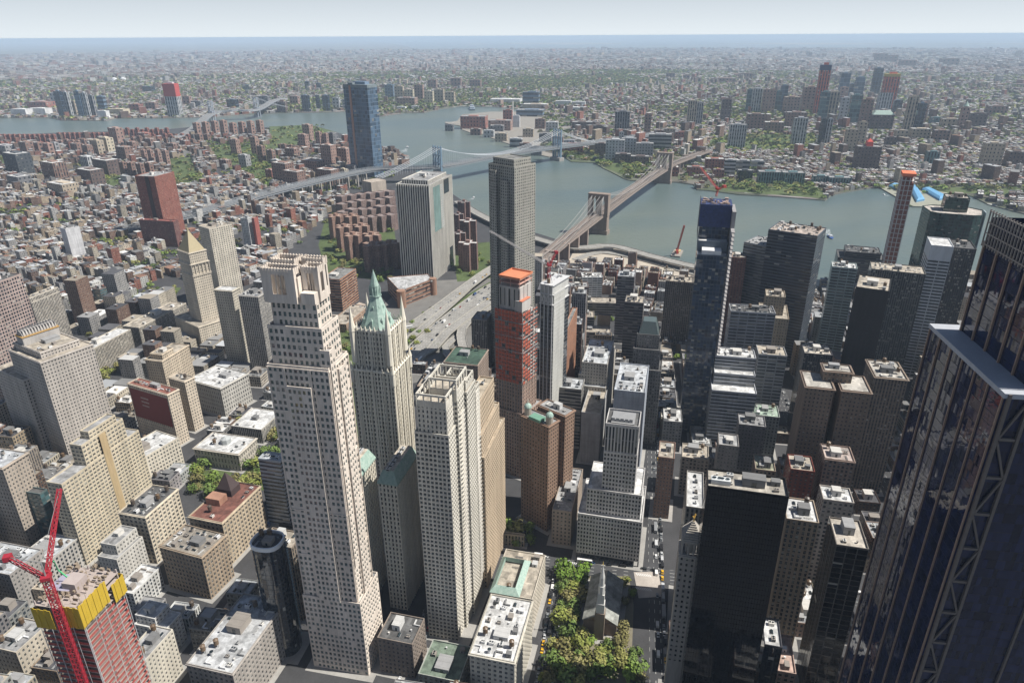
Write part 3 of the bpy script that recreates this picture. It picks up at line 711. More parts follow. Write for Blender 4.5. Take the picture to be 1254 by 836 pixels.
# ---- gothic tower with verdigris pyramid
def gothic():
    P, rz, n, e = place((475, 408), 190, X(441), X(497))
    root = thing('gothic_skyscraper', 'cream gothic tower with green copper pyramid roof and corner pinnacles', 'skyscraper', (float(P[0]), float(P[1]), 0), rz)
    wc = (.76, .71, .6); n = e = (n+e)/2
    S = dict(fx=.5, fy=.6, bay=2.5, flr=3.9, depth=.55, vert=True)
    m1 = (-2.5, e+2.5, -2.5, n+2.5)
    T = [(rect(-2.5, e+2.5, -2.5, n+2.5), 0, 158), (rect(0, e, 0, n), 158, 190)]
    build(root, T, S, wc, 'g', geo=True, nclut=0, panekit='window', cornice=.5)
    mb = MB()
    def finial(x, y, z0, r, h):
        ring = [(x+r*math.cos(t), y+r*math.sin(t)) for t in np.linspace(.39, .39+2*math.pi, 9)[:-1]]
        mb.prism(ring, z0, z0+h*.55); mb.cone([(x+(a-x)*1.15, y+(b-y)*1.15) for a, b in ring], z0+h*.55, (x, y, z0+h))
    for x in (0, e):
        for y in (0, n): finial(x, y, 164, 2.3, 46)
    for x in (-2.5, e+2.5):
        for y in (-2.5, n+2.5): finial(x, y, 148, 1.6, 18)
    for k in range(1, 8):
        for z, a, b_ in ((158, -2.5, e+2.5), (190, 0, e)):
            u = a+(b_-a)*k/8
            for x, y in ((u, a), (u, b_), (a, u), (b_, u)):
                ring = [(x-.5, y-.5), (x+.5, y-.5), (x+.5, y+.5), (x-.5, y+.5)]
                mb.prism(ring, z-1, z+2.2); mb.cone(ring, z+2.2, (x, y, z+4.6))
    for k in range(9):                       # vertical buttress ribs on the shaft
        u = -2.5+(e+5)*k/8
        mb.box(u-.35, u+.35, -3.1, -2.503, 0, 158.5); mb.box(-3.1, -2.503, u-.35, u+.35, 0, 158.5)
        u = e*k/8
        mb.box(u-.3, u+.3, -.55, -.003, 158, 191); mb.box(-.55, -.003, u-.3, u+.3, 158, 191)
    ob('pinnacle', mb.mesh('pinnacle', [M['stone']]), root, col=wc)
    b = MB(); c = e/2
    def sq(h): return [(c-h, c-h), (c+h, c-h), (c+h, c+h), (c-h, c+h)]
    def oc(h):
        k = h*.55; return [(c-k, c-h), (c+k, c-h), (c+h, c-k), (c+h, c+k), (c+k, c+h), (c-k, c+h), (c-h, c+k), (c-h, c-k)]
    h0 = e/2-3.0
    b.frustum(oc(h0), 190, oc(h0*.55), 203, cap=False); b.frustum(oc(h0*.55), 203, oc(h0*.3), 213, cap=False); b.prism(oc(h0*.36), 213, 214, cap=True); b.prism(oc(h0*.25), 214, 221)
    b.cone(oc(h0*.27), 221, (c, c, 234))
    for k in range(8):                     # dormers and little lanterns
        t = k*math.pi/4; 
        for rr_, z, s in ((h0*.88, 192, 1.5), (h0*.5, 203, .9)):
            x, y = c+rr_*math.cos(t), c+rr_*math.sin(t)
            b.box(x-s/2, x+s/2, y-s/2, y+s/2, z, z+3*s); b.cone([(x-s*.6, y-s*.6), (x+s*.6, y-s*.6), (x+s*.6, y+s*.6), (x-s*.6, y+s*.6)], z+3*s, (x, y, z+4.6*s))
        x, y = c+h0*.36*math.cos(t), c+h0*.36*math.sin(t); b.box(x-.3, x+.3, y-.3, y+.3, 214, 218); b.cone([(x-.4, y-.4), (x+.4, y-.4), (x+.4, y+.4), (x-.4, y+.4)], 218, (x, y, 222))
    ob('roof', b.mesh('roof', [M['copper']]), root)
    # lower wings with green mansards
    for (F, h, nx, ex, dz) in (((486, 594), 112, 463, 511, 9), ((441, 584), 112, 420, 459, 9)):
        P2, _, n2, e2 = place(F, h, X(nx), X(ex))
        q_ = Matrix.Rotation(-rz, 3, 'Z') @ (Vector(P2)-Vector((P[0], P[1], 0)))
        sub = ob('wing', None, root, (q_.x, q_.y, 0))
        S2 = dict(fx=.46, fy=.62, bay=2.6, flr=3.9, depth=.5, vert=True)
        # walls of the wing as one part mesh with its panes
        mbw = MB(); pn = []
        rc = rect(0, e2, 0, n2)
        for i in range(4):
            a, c_ = rc[i], rc[(i+1) % 4]
            if i in (0, 3): wall_geo(mbw, a, c_, 0, h, S2, pn)
            else: mbw.face([(*a, 0), (*c_, 0), (*c_, h), (*a, h)], 0)
        bpy.data.objects.remove(sub)
        w_ = ob('wing', mbw.mesh('wing', [M['stone']]), root, (q_.x, q_.y, 0), col=wc)
        b = MB(); o_ = inset(rc, -.6); i_ = inset(rc, 3)
        for k in range(4):
            j = (k+1) % 4
            b.face([(*o_[k], h-.5), (*o_[j], h-.5), (*o_[j], h+.5), (*o_[k], h+.5)]); b.face([(*o_[k], h+.5), (*o_[j], h+.5), (*i_[j], h+dz), (*i_[k], h+dz)])
        ob('mansard', b.mesh('mansard', [M['copper']]), w_)
        b = MB(); b.face([(*p, h+dz) for p in i_]); ob('roof', b.mesh('roof', [M['roof']]), w_, col=(.5, .44, .36))
        bb = MB()
        for k in range(0, len(pn)):
            x, y, z, ww, wh, a_ = pn[k]; cx, sx = math.cos(a_), math.sin(a_)
            bb.face([(x-cx*ww/2, y-sx*ww/2, z-wh/2), (x+cx*ww/2, y+sx*ww/2, z-wh/2), (x+cx*ww/2, y+sx*ww/2, z+wh/2), (x-cx*ww/2, y-sx*ww/2, z+wh/2)], 0, [(k % 31+.5, k//31+.5)]*4)
        g = ob('window', bb.mesh('window', [M['pane']]), w_); g['kind'] = 'stuff'
        for k in range(6): ob('air_conditioner', KIT['ac'], w_, (3.5+k*(e2-7)/6, n2*.5, h+dz+.02), 0, (.5, .5, .5), (1.2, 1.2, 1))
    c, s = math.cos(rz), math.sin(rz)
    FOOT.append([(P[0]+c*x-s*y, P[1]+s*x+c*y) for x, y in rect(-16, e+14, -8, n+16)])
gothic()
# ---- slim white tower with cross-shaped open crown (right of the gothic one)
S_slim = dict(fx=.62, fy=.6, bay=2.7, flr=3.35, depth=.7)
def slim_white():
    P, rz, n, e = place((547, 503), 186, X(509), X(579))
    root = thing('apartment_skyscraper', 'white stepped residential tower with balconies and cross-shaped screen crown, between gothic tower and tan tower', 'skyscraper', (float(P[0]), float(P[1]), 0), rz)
    wc = (.6, .57, .5)
    T = [(rect(0, e*.55, -.5, n+2), 0, 168, {'par': 1}), (rect(e*.02, e*.5, .5, n), 168, 188, {'fx': .4}), (rect(e*.25, e*.62, -2.4, n*.8), 0, 192), (rect(e*.5, e*.85, -4.2, n*.7), 0, 184), (rect(e*.8, e+5, -3, n*.6), 0, 176)]
    build(root, T, S_slim, wc, 't', geo=True, nclut=3, big=False, frame=(.6, .6, .58))
    mb = MB()
    for x0, x1, y0, y1, z1 in ((e*.02, e*.5, .5, n, 195), (e*.25, e*.62, -2.2, n*.8, 200), (e*.52, e*.8, -3.5, n*.6, 193)):
        t = .7; z0 = 186
        for a in (y0, y1-t):
            L = x1-x0
            for k in range(5):
                mb.box(x0+k*L/4-(t/2)-.4, x0+k*L/4+t/2+.4, a, a+t, z0, z1-1.4)
            mb.box(x0-t/2, x1+t/2, a, a+t, z1-1.4, z1)
            mb.box(x0, x1, a+.1, a+t-.1, z0, z0+(z1-z0)*.5)
        for a in (x0, x1-t):
            L = y1-y0
            for k in range(1, 4): mb.box(a, a+t, y0+k*L/4-t/2, y0+k*L/4+t/2, z0, z1-1.4)
            mb.box(a, a+t, y0+t, y1-t, z1-1.4, z1); mb.box(a+.1, a+t-.1, y0+t, y1-t, z0, z0+(z1-z0)*.5)
    ob('crown', mb.mesh('crown', [M['stone']]), root, col=wc)
    b = MB()
    for z in np.arange(20, 176, 3.35):        # balconies at the south side
        b.box(e*.82, e*.99, -4.6, -3.003, z, z+.25); b.box(e*.82, e*.99, -4.6, -4.5, z+.25, z+1.2)
        b.box(e*.3, e*.45, -3.6, -2.403, z, z+.25); b.box(e*.3, e*.45, -3.6, -3.5, z+.25, z+1.2)
    bal = ob('balcony', b.mesh('balcony', [M['stone']]), root, col=(.66, .63, .57)); bal['kind'] = 'stuff'
    c, s = math.cos(rz), math.sin(rz)
    FOOT.append([(P[0]+c*x-s*y, P[1]+s*x+c*y) for x, y in rect(0, e+5, -5, n+2)])
slim_white()
# ---- tan prewar tower behind it
tower('office_tower', 'tan prewar tower with hipped cream roof, just right of white balconied tower', 'skyscraper', (585, 497), 160, X(566), X(605), st=dict(fx=.42, fy=.52, bay=3, flr=3.7, depth=.35), wall=(.5, .4, .29), roof=(.55, .47, .36), geo=True,
      tiers=[(0, 1.35, -.35, 1, 0, 118), (0, 1.15, -.18, 1, 118, 136), (0, 1, 0, 1, 136, 160)], nclut=2, big=False, frame=(.4, .36, .3))
# ---- supertall grey apartment tower in the middle
tower('apartment_skyscraper', 'very tall slim grey apartment tower with vertical piers rising before the river', 'skyscraper', (630, 199), 262, X(598), X(656), rot=-62, st=dict(fx=.5, fy=.55, bay=3.2, flr=3.3, depth=.3), wall=(.36, .35, .31), roof='m', geo=True,
      tiers=[(0, 1, 0, 1, 0, 256), (.1, .9, .1, .9, 256, 263), (-.12, .2, .2, .45, 0, 240), (-.12, .2, .62, .85, 0, 250)], nclut=5, frame=(.3, .3, .28))
# ---- tower under construction wrapped in orange netting
def orange():
    P, rz, n, e = place((640, 384), 170, X(606), X(658), -50)
    root = thing('unfinished_tower', 'unfinished residential tower wrapped in orange netting with bright orange top deck', 'skyscraper', (float(P[0]), float(P[1]), 0), rz)
    S = dict(fx=.5, fy=.6, bay=2.9, flr=3.6, depth=.4, vert=True)
    build(root, [(rect(-2, e+5, -3, n+2), 0, 70), (rect(0, e, 0, n), 70, 100)], S, (.42, .3, .24), 'g', geo=True, nclut=0)
    mb = MB(); mc = MB()
    z = 100.0; k = 0
    while z < 168:
        mo = MB()
        mc.box(.3, e-.3, .3, n-.3, z, z+.35)
        for i in range(6): mc.box(.5, 1.1, .4+i*(n-1)/5-.3+.2, .4+i*(n-1)/5+.5, z+.35, z+3.7); mc.box(.4+i*(e-1.4)/5, 1+i*(e-1.4)/5, .5, 1.1, z+.35, z+3.7)
        # netting panels: fully wrapped on the river side, banded on the south
        for i in range(8):
            a, b_ = n*i/8, n*(i+1)/8
            if (i*5+k*3) % 13: mo.face([(-.25, b_-.12, z+.35), (-.25, a+.12, z+.35), (-.25, a+.12, z+3.55), (-.25, b_-.12, z+3.55)])
        for i in range(6):
            a, b_ = e*i/6, e*(i+1)/6
            if (i+k) % 4 != 1: mo.face([(a+.1, -.25, z+.4), (b_-.1, -.25, z+.4), (b_-.1, -.25, z+(1.5 if i > 2 else 3.2)), (a+.1, -.25, z+(1.5 if i > 2 else 3.2))])
        ob('netting', mo.mesh('netting', [M['net']]), root, col=(.48, .12, .07))['kind'] = 'stuff'
        z += 3.7; k += 1
    ob('floor_slab', mc.mesh('floor_slab', [M['plain']]), root, col=(.4, .37, .35))
    for i in range(9):
        a = n*i/8; mb.box(-.5, -.3, a-.1, a+.1, 66, 171)
    for i in range(7):
        a = e*i/6; mb.box(a-.1, a+.1, -.5, -.3, 96, 171)
    for z_ in (132, 146, 160):
        mb.box(-1.2, -.55, -1, n+1, z_, z_+.5); mb.box(-1, e+1, -1.2, -.55, z_, z_+.5)
    ob('scaffold', mb.mesh('scaffold', [M['metal']]), root, col=(.32, .3, .29))
    # pale clad upper box with netted deck on top
    b = MB(); b.box(3.5, e-1, 5, n-3, 170, 191, 0); b.box(1.5, e*.6, 1.5, 9, 170, 180, 0)
    for i in range(8):
        y = 5.4+i*(n-8.6)/7; b.box(3.1, 3.497, y-.35, y+.35, 170, 191)
    for i in range(4):
        x = 4+i*(e-6)/3; b.box(x-.35, x+.35, 4.6, 4.997, 170, 191)
    ob('upper_box', b.mesh('upper_box', [M['stone']]), root, col=(.5, .47, .44))
    b = MB()
    for i in range(5):
        y = 5.8+i*(n-9.6)/4; b.box(3.3, 3.49, y-.8, y+.8, 173, 189, 0)
    ob('window', b.mesh('window', [M['pane']]), root)
    b = MB(); 
    for z_ in (194.2, 198): b.box(3.2, e-.7, 4.7, n-2.7, z_, z_+.4)
    for x in (3.7, e/2, e-1.7):
        for y in (5.2, n/2, n-3.7): b.box(x, x+.5, y, y+.5, 191, 198)
    ob('top_frame', b.mesh('top_frame', [M['plain']]), root, col=(.5, .3, .25))
    b = MB(); b.box(3.4, e-.9, 4.9, n-2.9, 198.4, 199, 0)
    for a in (0, 1): b.box(3+a*(e-4), 3.5+a*(e-4), 4.5, n-2.5, 199, 200.4)
    b.box(3.5, e-1, 4.5, 5, 199, 200.4); b.box(3.5, e-1, n-3, n-2.5, 199, 200.4)
    b2 = MB(); b2.box(1, e*.6, 1, 4.4, 180, 180.4); ob('terrace_deck', b2.mesh('terrace_deck', [M['plain']]), root, col=(.6, .2, .12))
    ob('top_deck', b.mesh('top_deck', [M['plain']]), root, col=(.62, .23, .12))
    c, s = math.cos(rz), math.sin(rz)
    FOOT.append([(P[0]+c*x-s*y, P[1]+s*x+c*y) for x, y in rect(-2, e+5, -3, n+2)])
def net_material():
    m, nt = newmat('netting'); q = N(nt)
    tc = q('ShaderNodeTexCoord').outputs['Object']
    k = q.rng(q.noise(.35, tc, 5.0, .7), .3, .7, .55, 1.25)
    c = q('ShaderNodeVectorMath', {0: q('ShaderNodeObjectInfo').outputs['Color'], 3: k}, operation='SCALE').outputs[0]
    q.bsdf(Base_Color=c, Roughness=.9); M['net'] = m
net_material(); orange()
# ---- neighbour with white side and braced top
def braced():
    P, rz, n, e = place((677, 352), 178, X(662), X(697), -50)
    root = thing('residential_tower', 'slim dark tower with white panelled side and X-braced top, right of orange tower', 'skyscraper', (float(P[0]), float(P[1]), 0), rz)
    build(root, [(rect(0, e, 0, n), 0, 160), (rect(.5, e, .5, n), 160, 178, {'blank': True})], 'glass', (.5, .5, .48), 'g', nclut=4)
    b = MB()
    for k in range(42): b.box(e*.05, e*.72, -.6, -.05, 4+k*4, 7.5+k*4)
    ob('side_panel', b.mesh('side_panel', [M['stone']]), root, col=(.5, .5, .47))
    b = MB()
    for k in range(4): b.box(-.6, -.05, k*(n-.8)/3, k*(n-.8)/3+.8, 0, 180)
    for z in (160, 170, 179): b.box(-.6, e, -.8, n+.8, z, z+.7)
    for i in range(3):
        a, c_ = .4+i*(n-.8)/3, .4+(i+1)*(n-.8)/3
        b.bar((-.7, a, 160.5), (-.7, c_, 170), .6); b.bar((-.7, c_, 160.5), (-.7, a, 170), .6)
    for x in (e*.2, e*.8): b.bar((x, n*.3, 179), (x, n*.5, 190), .5); b.bar((x, n*.7, 179), (x, n*.5, 190), .5)
    ob('frame', b.mesh('frame', [M['metal']]), root, col=(.6, .6, .6))
    c, s = math.cos(rz), math.sin(rz)
    FOOT.append([(P[0]+c*x-s*y, P[1]+s*x+c*y) for x, y in rect(0, e, 0, n)])
braced()
# ---- luffing cranes: thing > mast, cab, jib, counter_jib, pendant
def lattice(b, p, r, w, nseg, t=.25):
    p, r = Vector(p), Vector(r); d = (r-p).normalized(); up = Vector((0, 0, 1)) if abs(d.z) < .9 else Vector((1, 0, 0))
    a = d.cross(up).normalized()*w/2; c = a.cross(d).normalized()*w/2
    o = [a+c, a-c, -a-c, -a+c]
    for k in o: b.bar(p+k, r+k, t)
    for i in range(nseg):
        s0, s1 = p+(r-p)*(i/nseg), p+(r-p)*((i+1)/nseg)
        for j in range(4):
            b.bar(s0+o[j], s1+o[(j+1) % 4], t*.7); b.bar(s0+o[j], s0+o[(j+1) % 4], t*.6)
def crane(label, base, top, tip, tail, col, jibcol=None, w=2.2, jw=1.8, t=.3, group=None):
    root = thing('crane', label, 'crane', tuple(base), 0, group)
    B = Vector(base); L = lambda p: tuple(Vector(p)-B)
    b = MB(); lattice(b, (0, 0, 0), L(top), w, max(4, int((Vector(top)-B).length/(w*1.2))), t); ob('mast', b.mesh('mast', [M['metal']]), root, col=col)
    b = MB(); tx = L(top); b.box(tx[0]-2, tx[0]+2, tx[1]-2, tx[1]+2, tx[2], tx[2]+1.6); b.box(tx[0]+1.2, tx[0]+3, tx[1]-1, tx[1]+1, tx[2]+.2, tx[2]+2.6)
    ob('cab', b.mesh('cab', [M['metal']]), root, col=col)
    b = MB(); lattice(b, L(top), L(tip), jw, max(5, int((Vector(tip)-Vector(top)).length/2.4)), t*.8); ob('jib', b.mesh('jib', [M['metal']]), root, col=jibcol or col)
    b = MB(); lattice(b, L(top), L(tail), jw, 5, t*.8); q_ = L(tail); b.box(q_[0]-1.6, q_[0]+1.6, q_[1]-1.6, q_[1]+1.6, q_[2]-1.5, q_[2]+1)
    ob('counter_jib', b.mesh('counter_jib', [M['metal']]), root, col=col)
    ap = Vector(tx)+Vector((0, 0, 9)); b = MB(); b.bar(tx, ap, .5); b.bar(ap, L(tip), .14); b.bar(ap, L(tail), .2)
    ob('pendant', b.mesh('pendant', [M['metal']]), root, col=(.3, .3, .3))
    return root
def W3(px, py, z): return tuple(float(v) for v in at(px, py, z))
b0 = at(672, 343, 180); crane('dark red luffing crane with pale jib reaching left across the grey supertall', (b0[0], b0[1], 178.5), (b0[0], b0[1], 194), tuple(at(600, 283, 206)), (b0[0]+5, b0[1]-9, 205), (.3, .02, .03), (.42, .4, .39), 2.2, 1.5, .3)
# ---- brown twin-domed building
def twin_dome():
    P, rz, n, e = place((672, 523), 104, X(638), X(704), -60)
    root = thing('office_building', 'brown brick office building with two small green domed cupolas on its roof', 'office building', (float(P[0]), float(P[1]), 0), rz)
    e = min(e, 45)
    wc = (.27, .18, .13)
    build(root, [(rect(0, e*.38, 0, n), 0, 104), (rect(e*.38, e*.62, n*.3, n), 0, 100), (rect(e*.62, e, 0, n), 0, 104)], dict(fx=.42, fy=.55, bay=2.8, flr=3.6, depth=.35), wc, 'g', geo=True, nclut=5, cornice=.9, frame=(.3, .28, .25))
    for y in (3.2, n-3.2):
        b = MB(); ring = [(5+3*math.cos(t), y+3*math.sin(t)) for t in np.linspace(0, 2*math.pi, 13)[:-1]]
        b.prism(ring, 104, 111)
        d = ob('cupola', b.mesh('cupola', [M['stone']]), root, col=(.4, .36, .3))
        b = MB(); pr_ = 3.3; pz = 111
        for k in range(1, 6):
            a = k*math.pi/10; r_, z_ = 3.3*math.cos(a), 111+3.6*math.sin(a)
            A = [(5+pr_*math.cos(t), y+pr_*math.sin(t)) for t in np.linspace(0, 2*math.pi, 13)[:-1]]; B_ = [(5+r_*math.cos(t), y+r_*math.sin(t)) for t in np.linspace(0, 2*math.pi, 13)[:-1]]
            b.frustum(A, pz, B_, z_, cap=(k == 5)); pr_, pz = max(r_, .3), z_
        b.box(4.8, 5.2, y-.2, y+.2, 114, 118)
        ob('dome', b.mesh('dome', [M['copper']]), d)
    b = MB(); b.box(-.6, 7, n*.3, n*.7, 104, 107); ob('parapet_screen', b.mesh('parapet_screen', [M['plain']]), root, col=(.15, .3, .22))
    c, s = math.cos(rz), math.sin(rz)
    FOOT.append([(P[0]+c*x-s*y, P[1]+s*x+c*y) for x, y in rect(0, e, 0, n)])
twin_dome()
# ---- white gridded tower on a stepped podium, centre
SG = dict(fx=.55, fy=.62, bay=2.45, flr=3.7, depth=.6)
def white_grid():
    P, rz, n, e = place((783, 525), 124, X(741), Y(507))
    root = thing('office_tower', 'white concrete gridded tower on broad stepped podium facing the churchyard', 'office building', (float(P[0]), float(P[1]), 0), rz)
    e = 24; wc = (.58, .56, .54)
    P2, _, n2, _ = place((786, 608), 66, X(722), 20)
    q_ = Matrix.Rotation(-rz, 3, 'Z') @ (Vector(P2)-Vector((P[0], P[1], 0)))
    x0, y0 = min(-2, q_.x), min(-3, q_.y); n2 = max(n2, n+4)
    build(root, [(rect(x0-4, e+18, y0-2, y0+n2+8), 6, 44, {'roof': 'w'}), (rect(x0, e+12, y0, y0+n2+2), 44, 66, {'roof': 'w'}), (rect(0, e, 0, n), 66, 100, {'roof': 'w'}), (rect(.2, e-.2, .2, n-.2), 100, 124, {'fy': .92, 'flr': 24, 'par': 1.6, 'roof': 'd'})], SG, wc, 'w', geo=True, nclut=0, frame=(.2, .2, .2))
    b = MB()
    for k in range(14): b.box(x0-4+1, x0-4+2, y0-2+k*(n2+9)/13, y0-1+k*(n2+9)/13, 0, 6)
    b.box(x0, e+15, y0+2, y0+n2+4, 0, 6, 0)
    ob('ground_floor', b.mesh('ground_floor', [M['plain']]), root, col=(.12, .12, .13))
    b = MB(); b.box(3, e-3, 4, n-4, 124.1, 125.2, 0)
    for k in range(5): b.box(5, 8, 5.5+k*(n-12)/4, 8+k*(n-12)/4, 125.2, 128)
    ob('roof_plant', b.mesh('roof_plant', [M['metal']]), root, col=(.3, .3, .3))
    c, s = math.cos(rz), math.sin(rz)
    FOOT.append([(P[0]+c*x-s*y, P[1]+s*x+c*y) for x, y in rect(x0-4, e+18, y0-2, y0+n2+8)])
white_grid()
# ---- black slab, right foreground
def black_slab():
    F = (866, 597)
    P, rz, n, e = place(F, 176, X(966), Y(575))
    root, e, n = tower('hotel_tower', 'black glass slab tower with flat grey roof beside the old lantern-topped tower', 'skyscraper', F, 176, X(966), 17, st=dict(fx=.9, fy=.93, bay=1.5, flr=3.4, glass=(.006, .008, .012), gr=.08, blind=0.0, spec=.5), wall=(.012, .012, .014), roof=(.42, .39, .34), nclut=16, par=1.3)
    for y in (.12, .22): ob('cooling_fan', KIT['ac'], root, (6, n*y, 176.03), R(90), (.6, .62, .62), (2.2, 2, 1.6))
black_slab()
# ---- old tower with open lantern beside the black slab
def lantern_tower():
    P, rz, n, e = place((832, 680), 118, X(854), 13)
    root = thing('office_tower', 'slender grey stone tower with columned lantern and stepped pyramid top beside black slab', 'office building', (float(P[0]), float(P[1]), 0), rz)
    wc = (.4, .37, .33); n = -12
    build(root, [(rect(0, 13, 0, n), 0, 118)], dict(fx=.4, fy=.5, bay=2.9, flr=4, depth=.4, skip=lambda i, j, nb, nf: j < nf*.3), wc, 'g', geo=True, nclut=0, frame=(.1, .1, .1), cornice=.6)
    b = MB()
    for x in (1, 4.6, 8.2, 11.8):
        for y in (-1, -4.4, -7.6, -11):
            if x in (1, 11.8) or y in (-1, -11): b.box(x-.5, x+.5, y-.5, y+.5, 118, 127)
    b.box(.2, 12.8, n+.2, -.2, 127, 128.6)
    for k in range(9): b.box(.6+k*.62, 12.4-k*.62, n+.6+k*.58, -.6-k*.58, 128.6+k*1.1, 129.7+k*1.1)
    b.box(3.5, 9.5, -9, -3, 118.1, 127)
    ob('lantern', b.mesh('lantern', [M['stone']]), root, col=wc)
    b = MB(); b.box(6.1, 6.9, -6.4, -5.6, 138.5, 140.6); b.bar((6.5, -6, 140.5), (7.4, -6.6, 143), .5); b.bar((6.5, -6, 140.5), (5.6, -5.2, 142.4), .5); b.cone([(6, -6.5), (7, -6.5), (7, -5.5), (6, -5.5)], 140.6, (6.5, -6, 144))
    ob('figure_ornament', b.mesh('figure_ornament', [M['metal']]), root, col=(.7, .45, .1))
    c, s = math.cos(rz), math.sin(rz)
    FOOT.append([(P[0]+c*x-s*y, P[1]+s*x+c*y) for x, y in rect(0, 13, 0, n)])
lantern_tower()
tower('office_building', 'long white-roofed stone block squeezed between the dark street and black slab', 'office building', (840, 621), 108, X(862), Y(577), st='pier', wall=(.34, .32, .29), roof='w', nclut=4, big=False)
# ---- chapel
def chapel():
    P, rz, n, e = place((755, 765), 11, X(710), Y(711))
    root = thing('church', 'stone chapel with pitched grey roof and slender white steeple among churchyard trees', 'church', (float(P[0]), float(P[1]), 0), rz)
    W_, L = max(16, min(n, 26))*.9, max(28, min(e, 46)); print('chapel', n, e)
    b = MB(); b.box(0, L, 0, W_, 0, 11); 
    b.face([(0, 0, 11.5), (0, W_, 11.5), (0, W_/2, 18.2)][::-1]); b.face([(L, 0, 11.5), (L, W_, 11.5), (L, W_/2, 18.2)])
    for y in (-1.2, W_+.4): pass
    b.box(L, L+4, 3, W_-3, 0, 10)
    ob('wall', b.mesh('wall', [M['stone']]), root, col=(.25, .19, .15))
    b = MB(); h = W_/2
    for s in (0, 1):
        y0, y1 = (-.8, h) if s == 0 else (W_+.8, h)
        pts = [(-.6, y0, 11), (L+.6, y0, 11), (L+.6, y1, 18.6), (-.6, y1, 18.6)]
        b.face(pts if s == 0 else pts[::-1])
        lo = [(p[0], p[1], p[2]-.5) for p in pts]; b.face(lo[::-1] if s == 0 else lo)
        b.face([pts[0], lo[0], lo[1], pts[1]]); b.face([pts[0], pts[3], lo[3], lo[0]]); b.face([pts[1], lo[1], lo[2], pts[2]])
    ob('roof', b.mesh('roof', [M['roof']]), root, col=(.3, .31, .285))
    b = MB(); c_ = h
    b.box(-5.5, 1, c_-3.4, c_+3.4, 0, 24, 0); ob('tower_base', b.mesh('tower_base', [M['stone']]), root, col=(.24, .19, .15))
    b = MB()
    b.box(-5, .6, c_-2.8, c_+2.8, 24.003, 32, 0); b.box(-4.5, .1, c_-2.3, c_+2.3, 32, 40, 0)
    for z, r_ in ((40, 2.4), (47, 1.9)):
        ring = [(-2.2+r_*math.cos(t), c_+r_*math.sin(t)) for t in np.linspace(.39, .39+2*math.pi, 9)[:-1]]; b.prism(ring, z, z+7)
    ring = [(-2.2+1.9*math.cos(t), c_+1.9*math.sin(t)) for t in np.linspace(.39, .39+2*math.pi, 9)[:-1]]; b.cone(ring, 54, (-2.2, c_, 64))
    st_ = ob('steeple', b.mesh('steeple', [M['plain']]), root, col=(.55, .55, .53))
    b = MB(); b.bar((-2.2, c_, 64), (-2.2, c_, 67), .3); b.bar((-3, c_, 65.5), (-1.4, c_, 65.5), .3); ob('weathervane', b.mesh('weathervane', [M['metal']]), st_, col=(.7, .5, .1))
    b = MB()
    for k in range(6):
        for y in (-.06, W_+.06):
            b.box(3+k*5.6, 5+k*5.6, y-.02, y+.02, 2, 4.6); b.box(3+k*5.6, 5+k*5.6, y-.02, y+.02, 6, 9.6)
    ob('window', b.mesh('window', [M['pane']]), root)
    FOOT.append([(P[0]+math.cos(rz)*x-math.sin(rz)*y, P[1]+math.sin(rz)*x+math.cos(rz)*y) for x, y in rect(-6, L+4, -1, W_+1)])
chapel()
